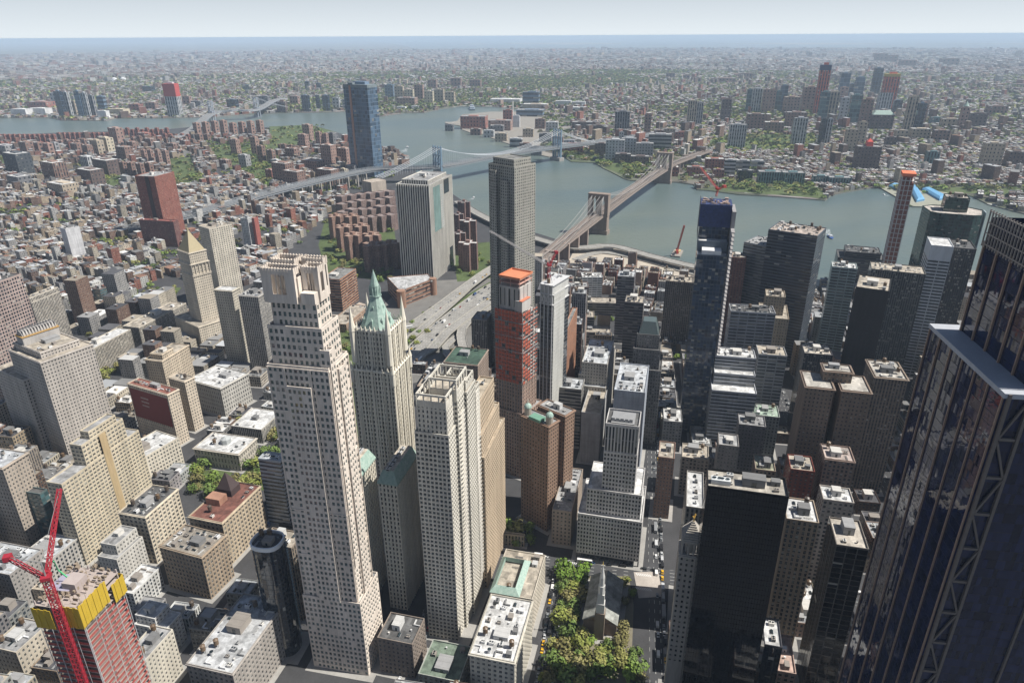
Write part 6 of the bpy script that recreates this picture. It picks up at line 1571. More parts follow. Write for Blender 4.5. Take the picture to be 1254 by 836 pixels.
table('''840 851 124 154 t p; 851 859 126 154 g p; 881 893 122 150 d k; 890 911 153 183 l p; 912 918 110 137 e e; 918 930 109 139 l p
931 939 110 140 p k; 939 947 110 140 p k; 947 954 112 139 e e; 952 961 105 138 u u; 957 977 119 140 p k t; 979 999 107 139 p k
1000 1011 113 148 e e; 1011 1023 113 147 t p; 1025 1037 90 118 u u; 1026 1036 107 126 p k; 1037 1043 103 122 u g; 1044 1055 95 121 u u; 1025 1036 120 150 l k w; 1036 1050 117 153 e e
1049 1063 122 160 b k t; 1064 1075 84 120 u g; 1072 1089 114 136 l p; 1091 1102 123 140 u g w; 1104 1116 119 162 t p; 1116 1126 127 167 u g; 1122 1132 126 152 p k t
1183 1204 139 157 d k; 967 984 145 180 l p; 1000 1008 146 179 n g; 1008 1015 146 178 l p; 1031 1046 159 188 t k; 1046 1057 150 180 t k; 1198 1222 176 205 t k; 1228 1252 186 206 d k
1094 1110 160 172 t k; 1112 1136 158 172 t k w; 1140 1160 160 174 b k; 1082 1096 168 180 d k; 912 934 140 160 b k; 934 958 150 164 b k w; 960 985 138 158 b k; 1150 1172 146 158 t k; 1206 1230 130 142 b k
815 826 90 98 d k; 836 844 92 99 b k; 1070 1085 66 76 b k; 1086 1098 68 77 b k; 1150 1172 72 80 b k; 1100 1120 74 82 b k; 870 900 96 102 b k; 905 920 90 98 b k''', 'in the hazy downtown beyond the far shore')
far_tower(995, 1008, 80, 141, 'o', 'pier', label='slim orange-red netted skyscraper, tallest of the hazy downtown beyond the river', cap=(.9, 1.0, (.04, .06, .14)), cat='skyscraper')
far_tower(1075, 1093, 91, 136, 'o', 'pier', label='wide red netted tower with yellow top deck in the hazy downtown', cap=(.93, 1.0, (.5, .4, .12)), cat='skyscraper')
r_ = far_tower(1062, 1090, 141, 161, 'd', 'brick', label='dark brown court block with verdigris mansard roof in the hazy downtown', cat='building')
b = MB(); b.frustum(rect(-r_[1]/2, r_[1]/2, -r_[2]/2, r_[2]/2), r_[3]+1.2, rect(-r_[1]/4, r_[1]/4, -r_[2]/3, r_[2]/3), r_[3]+16); ob('mansard', b.mesh('mansard', [M['copper']]), r_[0])
r_ = far_tower(1171, 1181, 132, 160, 'p', 'brick', label='old brown tower capped by small teal dome, right end of the hazy downtown', cat='skyscraper')
b = MB(); b.cone([(r_[2]*.4*math.cos(t), r_[2]*.4*math.sin(t)) for t in np.linspace(0, 6.28, 9)[:-1]], r_[3]+6, (0, 0, r_[3]+26)); ob('dome', b.mesh('dome', [M['copper']]), r_[0])
r_ = far_tower(1043, 1073, 180, 209, 'd', 'brick', label='dark brown towers block with small red roof top near the far shore', cat='building')
b = MB(); b.box(-9, 9, -9, 9, r_[3]+.6, r_[3]+14); b.cone(rect(-9, 9, -9, 9), r_[3]+14, (0, 0, r_[3]+24)); ob('red_roof', b.mesh('red_roof', [M['plain']]), r_[0], col=(.6, .08, .06))
far_tower(1131, 1147, 186, 202, 'e', 'pier', label='white and teal finned low tower among the far shore row houses', cat='building')
far_tower(1137, 1152, 144, 153, 'e', 'brick', label='green-roofed civic building in the far downtown right half', cat='building')
table('''752 770 137 165 m p; 788 796 140 167 b k; 741 764 172 198 l k; 760 778 170 192 l k; 757 763 162 185 l k; 778 799 176 195 g k; 793 821 165 185 g r; 728 742 176 191 d k
687 715 177 187 r k; 753 772 189 200 d k g; 772 794 192 203 d k g; 700 726 150 160 d k; 726 740 154 164 d k; 800 812 160 172 b k; 812 826 158 170 t k; 826 840 162 172 r k
862 885 195 210 r k w; 885 899 196 216 l r w; 899 917 197 210 g r w; 901 920 209 224 n g; 926 955 211 225 e p; 955 983 212 226 e p; 872 886 208 218 r k; 918 934 197 208 l r w; 993 1012 216 226 e p; 1012 1040 218 228 e p
840 862 205 216 r k; 806 830 205 216 r k w; 842 850 160 170 t k''', 'on the far bank around the stone bridge')
table('''564 598 143 158 r k; 598 628 148 160 p k; 616 628 135 153 r k; 628 637 142 156 w b w; 640 661 113 131 u r; 632 667 135 143 u r; 680 700 124 130 w b w; 700 717 125 131 w b w; 640 672 128 135 t b w; 690 712 132 138 w r w
484 496 106 126 t k; 496 508 110 126 c k; 508 520 104 124 p k; 520 532 112 128 c k; 532 545 110 126 t k; 472 484 104 121 u k; 545 558 113 127 t k; 486 512 120 130 p k; 430 440 100 112 b k; 440 452 98 112 b k; 524 536 98 110 b k; 552 566 96 108 b k; 575 590 98 108 b k
545 556 153 160 m k; 576 590 158 165 b k w; 592 606 160 168 l k w; 606 622 164 173 t k; 624 640 170 180 l r w; 636 652 176 186 b k; 650 664 180 190 m k; 600 618 154 161 m k w; 655 668 146 158 b k; 668 684 150 162 l k w; 640 654 158 168 t k w; 660 676 164 174 m r; 676 690 168 180 b k; 690 704 172 184 l k; 486 498 131 135 w b w; 504 514 130 134 w b w; 600 640 122 128 w b w''', 'in the flat shipyard district across the water')
table('''74 83 112 145 u g; 83 91 113 144 l p; 98 106 112 145 u u; 106 113 114 145 l p; 113 121 117 144 g p; 122 132 118 136 u r; 65 74 114 131 l k; 90 97 124 143 t k
37 67 125 134 r k; 17 40 134 143 w b w; 40 64 133 142 w b w; 134 159 134 142 c b t; 122 135 136 146 w b w; 225 236 118 130 p k; 160 176 128 138 r k; 180 195 126 136 b k
279 293 122 134 u g; 340 353 125 138 d k; 371 381 117 137 u g; 388 393 117 136 u g; 396 405 117 136 u g; 374 380 100 111 u g; 388 394 102 112 u g; 408 418 120 135 l k; 420 430 122 135 g k; 318 332 118 130 m k; 356 368 118 130 p k; 236 250 124 134 m k
176 190 106 114 u g; 298 308 104 112 u g''', 'on the far bank left of the dark blue twin-faced tower')
far_tower(207, 225, 103, 143, 'l', 'pier', label='white and red tower under construction on the far left bank', cap=(.62, 1.0, (.5, .08, .07)), cat='skyscraper')
for px in (140.5, 151.5):
    P = at(px, 100, 0); b = MB(); ring = [(24*math.cos(t), 24*math.sin(t)) for t in np.linspace(0, 2*math.pi, 25)[:-1]]; b.prism(ring, -5, 30); b.cone(ring, 30, (0, 0, 38))
    o = ob('storage_tank', b.mesh('storage_tank', [M['plain']]), loc=(float(P[0]), float(P[1]), drop(P[0], P[1])), col=(.85, .85, .85)); tag(o, 'round white storage tank far away on the left, one of twin tanks', 'tank', 'twin white tanks')
P = at(628, 150, 0); b = MB(); b.prism([(3*math.cos(t), 3*math.sin(t)) for t in np.linspace(0, 6.28, 11)[:-1]], 0, 98); o = ob('chimney', b.mesh('chimney', [M['plain']]), loc=tuple(map(float, P)), col=(.7, .68, .64)); tag(o, 'tall pale chimney beside the shipyard silo', 'chimney')
# East-side estates on the near bank, left
T_EST = '''29 44 174 194 b k; 45 56 175 192 b k; 57 68 176 192 p k; 66 75 175 190 g k; 115 130 172 192 t k t; 126 142 169 190 c k t; 138 154 157 181 p k; 158 171 174 188 b k; 146 165 180 198 b k; 179 193 170 184 b k
176 183 184 202 p k; 184 191 184 203 p k; 193 200 184 204 p k; 202 210 185 206 p k; 150 159 199 220 b k w; 160 169 200 221 b k w; 171 180 201 222 b k w; 181 191 200 220 b k w
102 119 192 209 l p; 100 129 208 227 d k; 119 149 196 215 d k; 58 85 199 225 b p; 13 42 188 216 n k; 15 40 216 233 m k; 64 97 225 241 t k; 0 20 178 189 g k; 104 116 178 194 b k; 90 104 176 190 b k
284 296 171 190 p k; 309 319 168 190 p k; 294 308 190 205 g k; 317 327 179 199 b k w; 328 339 184 200 b k w; 367 380 165 185 p k; 372 385 153 173 p k; 388 396 162 183 p k; 396 404 164 183 p k; 404 412 163 182 m k
345 353 177 187 b k; 353 361 178 188 b k; 351 368 182 197 b k; 395 414 178 207 p k; 414 432 182 206 p k; 371 399 197 214 b k; 336 362 200 225 b k; 349 376 210 230 b k; 389 417 208 226 b k; 418 426 207 222 c k; 425 440 203 217 m k; 334 346 196 212 l k
240 250 165 175 b k; 250 259 165 174 b k; 222 234 172 182 b k; 206 220 176 186 b k; 170 186 163 172 r k; 400 415 163 176 m k; 326 338 208 218 r k; 300 312 214 226 b k; 270 284 196 206 b k'''
table(T_EST, 'on the near bank, left of the dark blue twin-faced tower', rot=-50, roof='w')
row = []
for x in range(0, 72, 6): row.append(f'{x} {x+5} {165+x%3} 177 r k')
for x in range(72, 148, 6): row.append(f'{x} {x+5} {163+x%3} 173 r k')
for x in range(150, 206, 6): row.append(f'{x} {x+5} {157+x%4} 170 r k')
for x in range(2, 60, 8): row.append(f'{x} {x+6} {176-x%3} 187 r k')
for x in range(60, 130, 7): row.append(f'{x} {x+6} {171+x%3} 181 p k')
for x in range(130, 235, 8): row.append(f'{x} {x+6} {167+x%5} 180 b k')
for x in range(180, 236, 7): row.append(f'{x} {x+5} {164+x%3} 173 r k')
table(';'.join(row), 'in the long rows of the left riverside estate', rot=-45, roof='w')
table(';'.join(f'{x} {x+9} {148+(x%4)} {167+(x%3)} p k' for x in range(239, 322, 11)), 'in the row standing before the distant bridge', rot=-60, roof='t')
# ---- dark blue twin-faced tower
def twin_face():
    r_, e_, w_, h_ = far_tower(431, 470, 106, 216, 'u', 'blue', rot=-50, dr=.45, label='tall dark blue glass slab tower with orange hoist strip, alone by the steel bridge', cat='skyscraper', zone='')
    b = MB(); b.box(-e_/2-1.6, -e_/2-.1, w_*.18, w_*.26, 0, h_+2); ob('hoist_strip', b.mesh('hoist_strip', [M['plain']]), r_, col=(.42, .24, .18))
    b = MB(); b.box(-e_/2-.5, e_/2+.5, -w_/2-.5, w_/2+.5, h_-3, h_+5); b.box(-e_/2, 0, w_*.1, w_*.3, h_+5, h_+10); ob('crown', b.mesh('crown', [M['net']]), r_, col=(.2, .24, .26))
twin_face()
# ---- blue sports shelters on the pier, boats, barge crane
for k, pts in enumerate(([(1088, 229), (1094, 226.5), (1112, 232), (1106, 236)], [(1112, 229), (1122, 230), (1132, 246), (1122, 248)], [(1128, 233), (1138, 232), (1160, 243), (1150, 246)])):
    w_ = [g2(*p) for p in pts]; cx, cy = sum(p[0] for p in w_)/4, sum(p[1] for p in w_)/4
    b = MB(); pl = [(x-cx, y-cy) for x, y in w_]; A_ = sum(pl[i-1][0]*pl[i][1]-pl[i][0]*pl[i-1][1] for i in range(4)); pl = pl if A_ > 0 else pl[::-1]
    b.prism(pl, 0, 5); b.frustum(pl, 5, inset(pl, 6), 9)
    o = ob('pier_shed', b.mesh('pier_shed', [M['plain']]), loc=(cx, cy, 0), col=(.14, .34, .55)); tag(o, 'bright blue pier roof, %s of the three on the far riverside pier' % ('leftmost', 'middle', 'rightmost')[k], 'shed', 'bright blue pier roofs')
slab('pier', [(1078, 230), (1085, 226), (1160, 236), (1165, 246), (1142, 253.5), (1118, 252.5)], -6, .35, SAND, (.3, .3, .24))
def boat(px, py, L, wd, ang, hull, sup, label, wake=0):
    P = at(px, py, -2.5); root = thing('boat', label, 'boat', (float(P[0]), float(P[1]), -2.5), R(ang))
    b = MB(); hp = [(-L/2, -wd/2), (L*.25, -wd/2), (L/2, 0), (L*.25, wd/2), (-L/2, wd/2)]
    b.frustum(inset(hp, wd*.1), -.4, hp, wd*.25); ob('hull', b.mesh('hull', [M['plain']]), root, col=hull)
    b = MB(); b.box(-L*.35, L*.2, -wd*.36, wd*.36, wd*.25, wd*.5); b.box(-L*.1, L*.12, -wd*.28, wd*.28, wd*.5, wd*.7); ob('cabin', b.mesh('cabin', [M['plain']]), root, col=sup)
    if wake:
        b = MB(); b.face([(-L*.4, -wd*.3, .06), (-L*.4, wd*.3, .06), (-L*.4-wake, wd*1.6, .06), (-L*.4-wake, -wd*1.6, .06)][::-1])
        w_ = ob('wake', b.mesh('wake', [M['foam']]), loc=(float(P[0]), float(P[1]), -2.45), rz=R(ang)); w_['kind'] = 'stuff'
m, nt = newmat('foam'); q = N(nt)
tc = q('ShaderNodeTexCoord').outputs['Object']; k = q.rng(q.noise(.18, tc, 5.0, .7), .46, .6, 0, .75)
d_ = q('ShaderNodeBsdfPrincipled', {'Base Color': (.65, .7, .72, 1), 'Roughness': .8}); t_ = q('ShaderNodeBsdfTransparent'); q('ShaderNodeOutputMaterial', {0: q('ShaderNodeMixShader', {0: k, 1: t_.outputs[0], 2: d_.outputs[0]}).outputs[0]}); M['foam'] = m
boat(499, 181, 24, 9, -20, (.15, .2, .22), (.6, .6, .6), 'small ferry with white wake upstream of the steel bridge', 90)
boat(578, 133.5, 190, 34, -15, (.22, .27, .32), (.32, .36, .4), 'long grey naval ship moored by the far shipyard')
boat(1017, 291, 28, 9, 150, (.05, .12, .35), (.6, .62, .65), 'blue and white ferry heading left along the near waterfront', 60)
boat(580, 242, 12, 4.5, -30, (.5, .5, .5), (.7, .7, .7), 'tiny pale boat near shore right of the ribbed tower', 20)
boat(428, 141, 40, 12, -20, (.2, .2, .24), (.5, .5, .5), 'barge-like vessel near the far bank left of the blue tower')
boat(1082, 238.5, 10, 4, 0, (.7, .7, .7), (.8, .8, .8), 'tiny white launch beside the pier with blue roofs', 12)
P = at(829, 311, -2); b = MB(); b.box(-22, 22, -9, 9, -1, 2.5)
rt_ = thing('barge', 'flat work barge with tan deckhouse under the red lattice crane', 'barge', tuple(map(float, P)), R(-40)); ob('hull', b.mesh('hull', [M['plain']]), rt_, col=(.3, .28, .25)); b = MB(); b.box(-4, 4, -4, 4, 2.5, 7); b.box(8, 16, -5, 5, 2.5, 5); ob('deckhouse', b.mesh('deckhouse', [M['plain']]), rt_, col=(.6, .45, .22))
crane('red lattice barge crane on the river leaning up beside the waterfront', (P[0]-6, P[1]+4, .5), (P[0]-6, P[1]+4, 9), tuple(at(838, 276, 62)), (P[0]-14, P[1]+10, 9), (.45, .07, .05), None, 3, 2.2, .7)
# ------------------------------------------------------------------ fill of city blocks
GRID = {}
def reg_foot(f):
    xs = [p[0] for p in f]; ys = [p[1] for p in f]
    for i in range(int(min(xs)//60), int(max(xs)//60)+1):
        for j in range(int(min(ys)//60), int(max(ys)//60)+1): GRID.setdefault((i, j), []).append(f)
for f in FOOT: reg_foot(f)
def taken(pts):
    seen = set()
    for x, y in pts:
        for f in GRID.get((int(x//60), int(y//60)), ()):
            if inpoly(x, y, f): return True
    return False
def holds(quad):
    cx, cy = sum(p[0] for p in quad)/4, sum(p[1] for p in quad)/4
    for f in GRID.get((int(cx//60), int(cy//60)), ()):
        for p in f:
            if inpoly(p[0], p[1], quad): return True
    return False
PARKP = [[g2(*p) for p in poly] for _, poly in PARKS]
PARKP += [[g2(*p) for p in poly] for poly in ([(650, 836), (684, 690), (800, 690), (815, 740), (790, 836)], [(700, 366), (768, 366), (770, 410), (700, 412)],
   [(390, 375), (470, 375), (470, 430), (400, 430)], [(445, 450), (480, 395), (560, 345), (660, 320), (690, 290), (700, 318), (620, 350), (620, 420), (560, 450)],
   [(640, 345), (650, 320), (700, 284), (712, 300)], [(540, 152), (700, 195), (700, 145), (560, 128)], [(1078, 228), (1165, 226), (1165, 256), (1078, 256)])]
def near_road(x, y):
    for Q, w_ in ROADS:
        for i in range(0, len(Q)-1):
            ax, ay = Q[i]; bx, by = Q[i+1]; dx, dy = bx-ax, by-ay; L2_ = dx*dx+dy*dy+1e-9
            t = max(0, min(1, ((x-ax)*dx+(y-ay)*dy)/L2_))
            if (x-ax-t*dx)**2+(y-ay-t*dy)**2 < w_*w_: return True
    return False
def blocked(x, y):
    return any(inpoly(x, y, p) for p in PARKP)
def lots(poly_px, rot, block, lot, street_w, r, world=None):
    """lots of a street grid inside an outline: (cx, cy, w, d, rot)"""
    poly = world or [g2(*p) for p in poly_px]; a = R(rot); c, s = math.cos(a), math.sin(a)
    U = [(x*c+y*s, -x*s+y*c) for x, y in poly]
    u0, u1 = min(p[0] for p in U), max(p[0] for p in U); v0, v1 = min(p[1] for p in U), max(p[1] for p in U)
    out = []; u = u0
    while u < u1:
        v = v0
        while v < v1:
            # block split in two rows of lots
            uu = u
            while uu < u+block[0]-3:
                w_ = min(r.uniform(*lot[0]), u+block[0]-uu)
                for row in (0, 1):
                    dd = block[1]/2*r.uniform(.78, 1) if lot[1] is None else min(block[1]/2, r.uniform(*lot[1]))
                    vv = v+dd/2 if row == 0 else v+block[1]-dd/2
                    cu, cv = uu+w_/2, vv
                    x, y = cu*c-cv*s, cu*s+cv*c
                    if inpoly(x, y, poly): out.append((x, y, w_-.25, dd, a))
                uu += w_
            v += block[1]+street_w
        u += block[0]+street_w
    return out
def quad_of(l, g=1.0):
    x, y, w_, d_, a = l; c, s = math.cos(a), math.sin(a)
    return [(x+c*u-s*v, y+s*u+c*v) for u, v in ((-w_/2*g, -d_/2*g), (w_/2*g, -d_/2*g), (w_/2*g, d_/2*g), (-w_/2*g, d_/2*g))]
def free(l):
    x, y, w_, d_, a = l
    px, py = pr(x, y, 10)
    if px < -120 or px > 1374 or py < 0 or py > 960: return False
    qd = quad_of(l, 1.02)
    if blocked(x, y) or taken(qd+[(x, y)]+[((qd[i][0]+qd[i-1][0])/2, (qd[i][1]+qd[i-1][1])/2) for i in range(4)]) or holds(qd): return False
    if math.hypot(x, y) < 1300 and near_road(x, y): return False
    return True
WALLS = [('red brick', (.33, .14, .1)), ('brown brick', (.25, .16, .12)), ('tan brick', (.45, .36, .26)), ('cream', (.58, .52, .42)), ('grey', (.38, .37, .36)), ('white', (.66, .65, .62)), ('dark brown', (.16, .11, .09)), ('pinkish', (.46, .33, .27))]
RFS = [('silver-grey', (.5, .52, .54)), ('white', (.74, .74, .73)), ('dark tar', (.11, .11, .12)), ('mid-grey', (.3, .3, .3)), ('tan', (.42, .37, .3)), ('rust-brown', (.3, .17, .12))]
TR = [(.16, .23, .045), (.22, .25, .06), (.13, .19, .05), (.25, .25, .08), (.19, .175, .07)]
ALL = []
KEEP = [[(600, 384), (668, 384), (716, 520), (722, 690), (630, 690), (628, 560)], [(718, 505), (800, 505), (828, 600), (830, 700), (812, 836), (640, 836), (684, 690), (716, 690)], [(480, 345), (612, 345), (600, 470), (500, 470)], [(405, 400), (600, 400), (612, 830), (380, 830)],
 [(300, 300), (380, 300), (460, 830), (384, 830)], [(150, 455), (260, 455), (250, 620), (150, 600)], [(228, 430), (345, 430), (345, 700), (205, 700)], [(52, 515), (180, 515), (200, 640), (100, 760)], [(5, 400), (140, 400), (150, 540), (60, 540)],
 [(862, 574), (966, 574), (975, 836), (826, 836)], [(826, 622), (862, 622), (862, 836), (815, 836)], [(955, 590), (1008, 590), (1008, 740), (945, 740)], [(1005, 610), (1070, 610), (1070, 836), (990, 836)], [(965, 450), (1112, 450), (1090, 590), (965, 590)],
 [(205, 270), (320, 260), (320, 470), (225, 420)], [(850, 240), (905, 240), (900, 540), (838, 540)], [(870, 425), (968, 425), (960, 545), (870, 545)], [(1015, 330), (1200, 295), (1110, 440), (1015, 460)], [(940, 270), (1015, 270), (985, 420), (940, 400)], [(770, 370), (820, 370), (815, 500), (770, 500)], [(195, 650), (280, 650), (262, 740), (200, 730)], [(285, 650), (370, 650), (380, 780), (300, 770)], [(145, 590), (230, 590), (230, 690), (150, 690)], [(20, 600), (190, 680), (190, 836), (60, 836)]]
def keep_low(l, h):
    x, y = l[0], l[1]; gx, gy = pr(x, y, 0)
    if 590 < gx < 840 and gy > 820: return 0
    z = h
    while z > 8:
        qd = quad_of(l); hit = False
        for p in qd:
            for zz in (z, z*.6):
                u, v = pr(p[0], p[1], zz)
                if any(inpoly(u, v, k) for k in KEEP): hit = True; break
            if hit: break
        if not hit: return z
        z -= 4
    # nothing of it may be seen in front: keep only low sheds
    return 0 if 640 < gx < 830 and gy > 560 else 9.0+((x*7+y*3) % 5)
def green(x, y):
    return math.sin(x*.0083+1.3)*math.sin(y*.0071+.4)+.55*math.sin(x*.021+y*.017)+.35*math.sin(x*.05-y*.043)
def district(px, rot, block, lot, sw, hr, pal, tall=.0, world=None, seed=0, kind='low'):
    r = random.Random(seed+11)
    for l in lots(px, rot, block, lot, sw, r, world):
        if r.random() < .04 or (seed in (1, 2) and green(l[0], l[1]) > .62): continue
        if not free(l): continue
        d = math.hypot(l[0], l[1]); h = r.uniform(*hr)
        if r.random() < tall: h *= r.uniform(1.5, 2.0)
        h = keep_low(l, h)
        if h < 9: continue
        ALL.append((d, l, h, r.choice(pal), r.choice([0, 0, 1, 2, 2, 2, 3, 3, 4, 5] if kind == 'low' else [0, 1, 2, 2, 3, 3, 4, 4, 0]), kind))
# Manhattan low-rise
district([(-80, 228), (60, 222), (215, 228), (330, 212), (430, 210), (420, 262), (400, 262), (330, 330), (300, 350), (190, 340), (160, 380), (60, 395), (-80, 380)], -52, (62, 34), ((7, 16), None), 13, (11, 21), [0, 1, 2, 3, 4, 5, 6, 2, 4], .08, seed=1)
district([(-80, 180), (330, 165), (480, 185), (500, 200), (430, 212), (215, 232), (-80, 232)], -60, (70, 36), ((10, 22), None), 16, (12, 22), [0, 1, 1, 2, 6, 4], .1, seed=2)
district([(655, 335), (700, 330), (760, 330), (905, 356), (1000, 364), (1000, 420), (900, 440), (770, 420), (700, 430), (660, 400)], -36, (60, 36), ((8, 18), None), 10, (13, 24), [0, 1, 2, 3, 4, 5, 7], .12, seed=3)
district([(-80, 395), (60, 395), (160, 372), (220, 380), (320, 450), (320, 560), (200, 620), (300, 700), (330, 860), (330, 980), (-150, 980), (-80, 500)], -29, (70, 44), ((14, 26), None), 13, (18, 42), [2, 3, 4, 5, 1, 3, 4], .12, seed=4, kind='mid')
district([(500, 440), (620, 440), (640, 330), (700, 430), (860, 430), (1250, 400), (1250, 640), (1000, 980), (560, 980), (480, 900), (600, 640)], -29, (64, 44), ((16, 30), None), 12, (26, 66), [1, 2, 3, 4, 4, 6, 7], .25, seed=5, kind='mid')
district([(860, 350), (1250, 350), (1400, 480), (1250, 420), (860, 430)], -38, (60, 40), ((18, 30), None), 10, (20, 46), [1, 2, 4, 4, 6], 0, seed=6, kind='mid')
district([(318, 350), (404, 350), (404, 560), (430, 640), (380, 640), (318, 470)], -36, (60, 42), ((14, 26), None), 14, (12, 26), [2, 3, 4, 4, 5], .05, seed=7, kind='mid')
ALL.sort(key=lambda t: t[0])
# the far shore
def far_fill():
    r = random.Random(99); out = []
    for band in ((1500, 4200, (70, 30), ((8, 15), None), 13, (7, 13)), (4200, 7000, (90, 44), ((16, 30), None), 18, (7, 14)), (7000, 12500, (150, 80), ((34, 70), None), 28, (7, 18)), (12500, 24000, (300, 160), ((60, 150), None), 60, (8, 24))):
        r0, r1, bl, lt, sw, hr = band
        step = 700 if r0 < 4000 else 1500
        for ix in range(int(-2000/step), int(25000/step)+1):
            for iy in range(int(-23000/step), int(13000/step)+1):
                cx, cy = (ix+.5)*step, (iy+.5)*step; d = math.hypot(cx, cy)
                if d < r0-step or d > r1+step or cx < -500: continue
                px, py = pr(cx, cy, 0); az = math.atan2(cy, cx)
                if abs(az-YAW) > R(44): continue
                if d > r1+step*.8: continue
                g = random.Random(ix*977+iy*31); rot = g.choice([-52, -36, -20, -62, -8])
                wq = [(ix*step, iy*step), ((ix+1)*step, iy*step), ((ix+1)*step, (iy+1)*step), (ix*step, (iy+1)*step)]
                for l in lots(None, rot, bl, lt, sw, r, wq):
                    d = math.hypot(l[0], l[1])
                    if not r0 <= d < r1: continue
                    az = math.atan2(l[1], l[0])
                    if abs(az-YAW) > R(40): continue
                    if d < np.interp(az, fA, fR)+14: continue
                    if d > horizon_r(az)-100: continue
                    q_ = math.sin(l[0]*.0021+1)*math.sin(l[1]*.0017)+math.sin(l[0]*.0006+l[1]*.0009)*.6
                    if r.random() < (.05 if q_ < .45 else .8): continue
                    if d < 4300 and not free(l): continue
                    h = r.uniform(*hr); wcol = r.choice([0, 0, 1, 1, 2, 3, 4, 4, 5, 6, 7])
                    if r.random() < .012 and q_ < .9: l = (l[0], l[1], r.uniform(20, 45), r.uniform(16, 22), l[4]); h = r.uniform(18, 50); wcol = r.choice([1, 1, 6, 0, 2])
                    elif r.random() < (.015 if d < 4000 else .03): h *= r.uniform(1.8, 3.6)
                    out.append((d, l, h, wcol, r.choice([0, 0, 1, 1, 2, 2, 3, 3, 4, 5, 3]), 'low'))
    return out
FARL = far_fill(); print('lots', len(ALL), 'far', len(FARL))
def lot_building(t, idx):
    d, l, h, wc, rc, kind = t; x, y, w_, dd, a = l; r = random.Random(idx*13+5)
    st = {'low': r.choice(['brick', 'punch', 'small']), 'mid': r.choice(['punch', 'pier', 'grid', 'small', 'punch'])}[kind]
    mb = MB(); poly = rect(-w_/2, w_/2, -dd/2, dd/2)
    S = STY[st]
    for i in range(4):
        p, q_ = poly[i], poly[(i+1) % 4]; L = math.hypot(q_[0]-p[0], q_[1]-p[1]); nb = max(1, round(L/S['bay'])); nf = max(1, round(h/S['flr'])); o = r.randint(0, 50)
        blank = i in (1, 3) and kind == 'low' and r.random() < .6
        mb.face([(*p, 0), (*q_, 0), (*q_, h), (*p, h)], 1 if blank else 0, [(o, 0), (o+nb, 0), (o+nb, nf), (o, nf)])
        mb.face([(*p, h), (*q_, h), (*q_, h+.9), (*p, h+.9)], 1)
    inn = inset(poly, .35)
    for i in range(4):
        j = (i+1) % 4
        mb.face([(*poly[i], h+.9), (*poly[j], h+.9), (*inn[j], h+.9), (*inn[i], h+.9)], 1); mb.face([(*inn[j], h), (*inn[i], h), (*inn[i], h+.9), (*inn[j], h+.9)], 1)
    nm = 'low_rise_building' if kind == 'low' else 'mid_rise_building'
    root = thing(nm, '', 'low rise building' if kind == 'low' else 'mid rise building', (x, y, 0), a)
    root['auto'] = ('%s %s with %s roof' % (WALLS[wc][0], 'low-rise' if kind == 'low' else 'mid-rise', RFS[rc][0]), '')
    root['px'] = pr(x, y, h)
    f_ = r.uniform(.5, .92); c = tuple(v*f_*r.uniform(.97, 1.03) for v in WALLS[wc][1])
    ob('wall', mb.mesh('wall', [smat(st), M['stone']]), root, col=c)
    b = MB(); b.face([(*p, h+.02) for p in inn]); ob('roof', b.mesh('roof', [M['roof']]), root, col=tuple(v*(.62+.4*((idx*37) % 10)/10) for v in RFS[rc][1]))
    n = 12 if kind == 'mid' and d < 650 else (6 if d < 900 else 3)
    clutter(root, -w_/2+1, w_/2-1, -dd/2+1, dd/2-1, h+.02, n, kind == 'mid', idx, 1.0)
for f_kind, lim in (('low', 300), ('mid', 300)):
    sel = [t for t in ALL if t[5] == f_kind]
    for i, t in enumerate(sel[:lim]):
        lot_building(t, i)
        if t[0] < 1000:
            zz = .1+.004*(i % 17)
            slab('pavement', quad_of((t[1][0], t[1][1], t[1][2]+5, t[1][3]+5, t[1][4])), -.2, zz, SAND, (.3, .29, .28), world=True)
    print(f_kind, len(sel), sel[min(lim, len(sel))-1][0] if sel else 0)
    FARL += sel[lim:]
mb = MB(); r = random.Random(5)
for d, l, h, wc, rc, kind in FARL:
    x, y, w_, dd, a = l; z = drop(x, y); q_ = quad_of(l); f = r.uniform(.55, 1.05)
    cw = tuple(min(.8, v*f) for v in WALLS[wc][1]); f2 = r.uniform(.55, .95); cr = tuple(min(.8, v*f2) for v in RFS[rc][1])
    for i in range(4):
        p, s = q_[i], q_[(i+1) % 4]
        nb = max(1, round(math.hypot(s[0]-p[0], s[1]-p[1])/3.2)); nf = max(1, round(h/3.2))
        mb.face([(*p, z-3), (*s, z-3), (*s, z+h), (*p, z+h)], 0, [(0, 0), (nb, 0), (nb, nf), (0, nf)], cw)
    mb.face([(*p, z+h) for p in q_], 1, None, cr)
    if d < 3000 and w_ > 7 and r.random() < .6:
        k = (x+r.uniform(-2, 2), y+r.uniform(-2, 2), r.uniform(2, 4), r.uniform(2, 4), a); kq = quad_of(k)
        for i in range(4): mb.face([(*kq[i], z+h), (*kq[(i+1) % 4], z+h), (*kq[(i+1) % 4], z+h+2.6), (*kq[i], z+h+2.6)], 1, None, cw)
        mb.face([(*p, z+h+2.6) for p in kq], 1, None, (.5, .5, .5))
o = ob('low_rise_housing', mb.mesh('low_rise_housing', [facade_mat(.4, .45, src='attr'), M['tint']])); tag(o, kind='stuff')
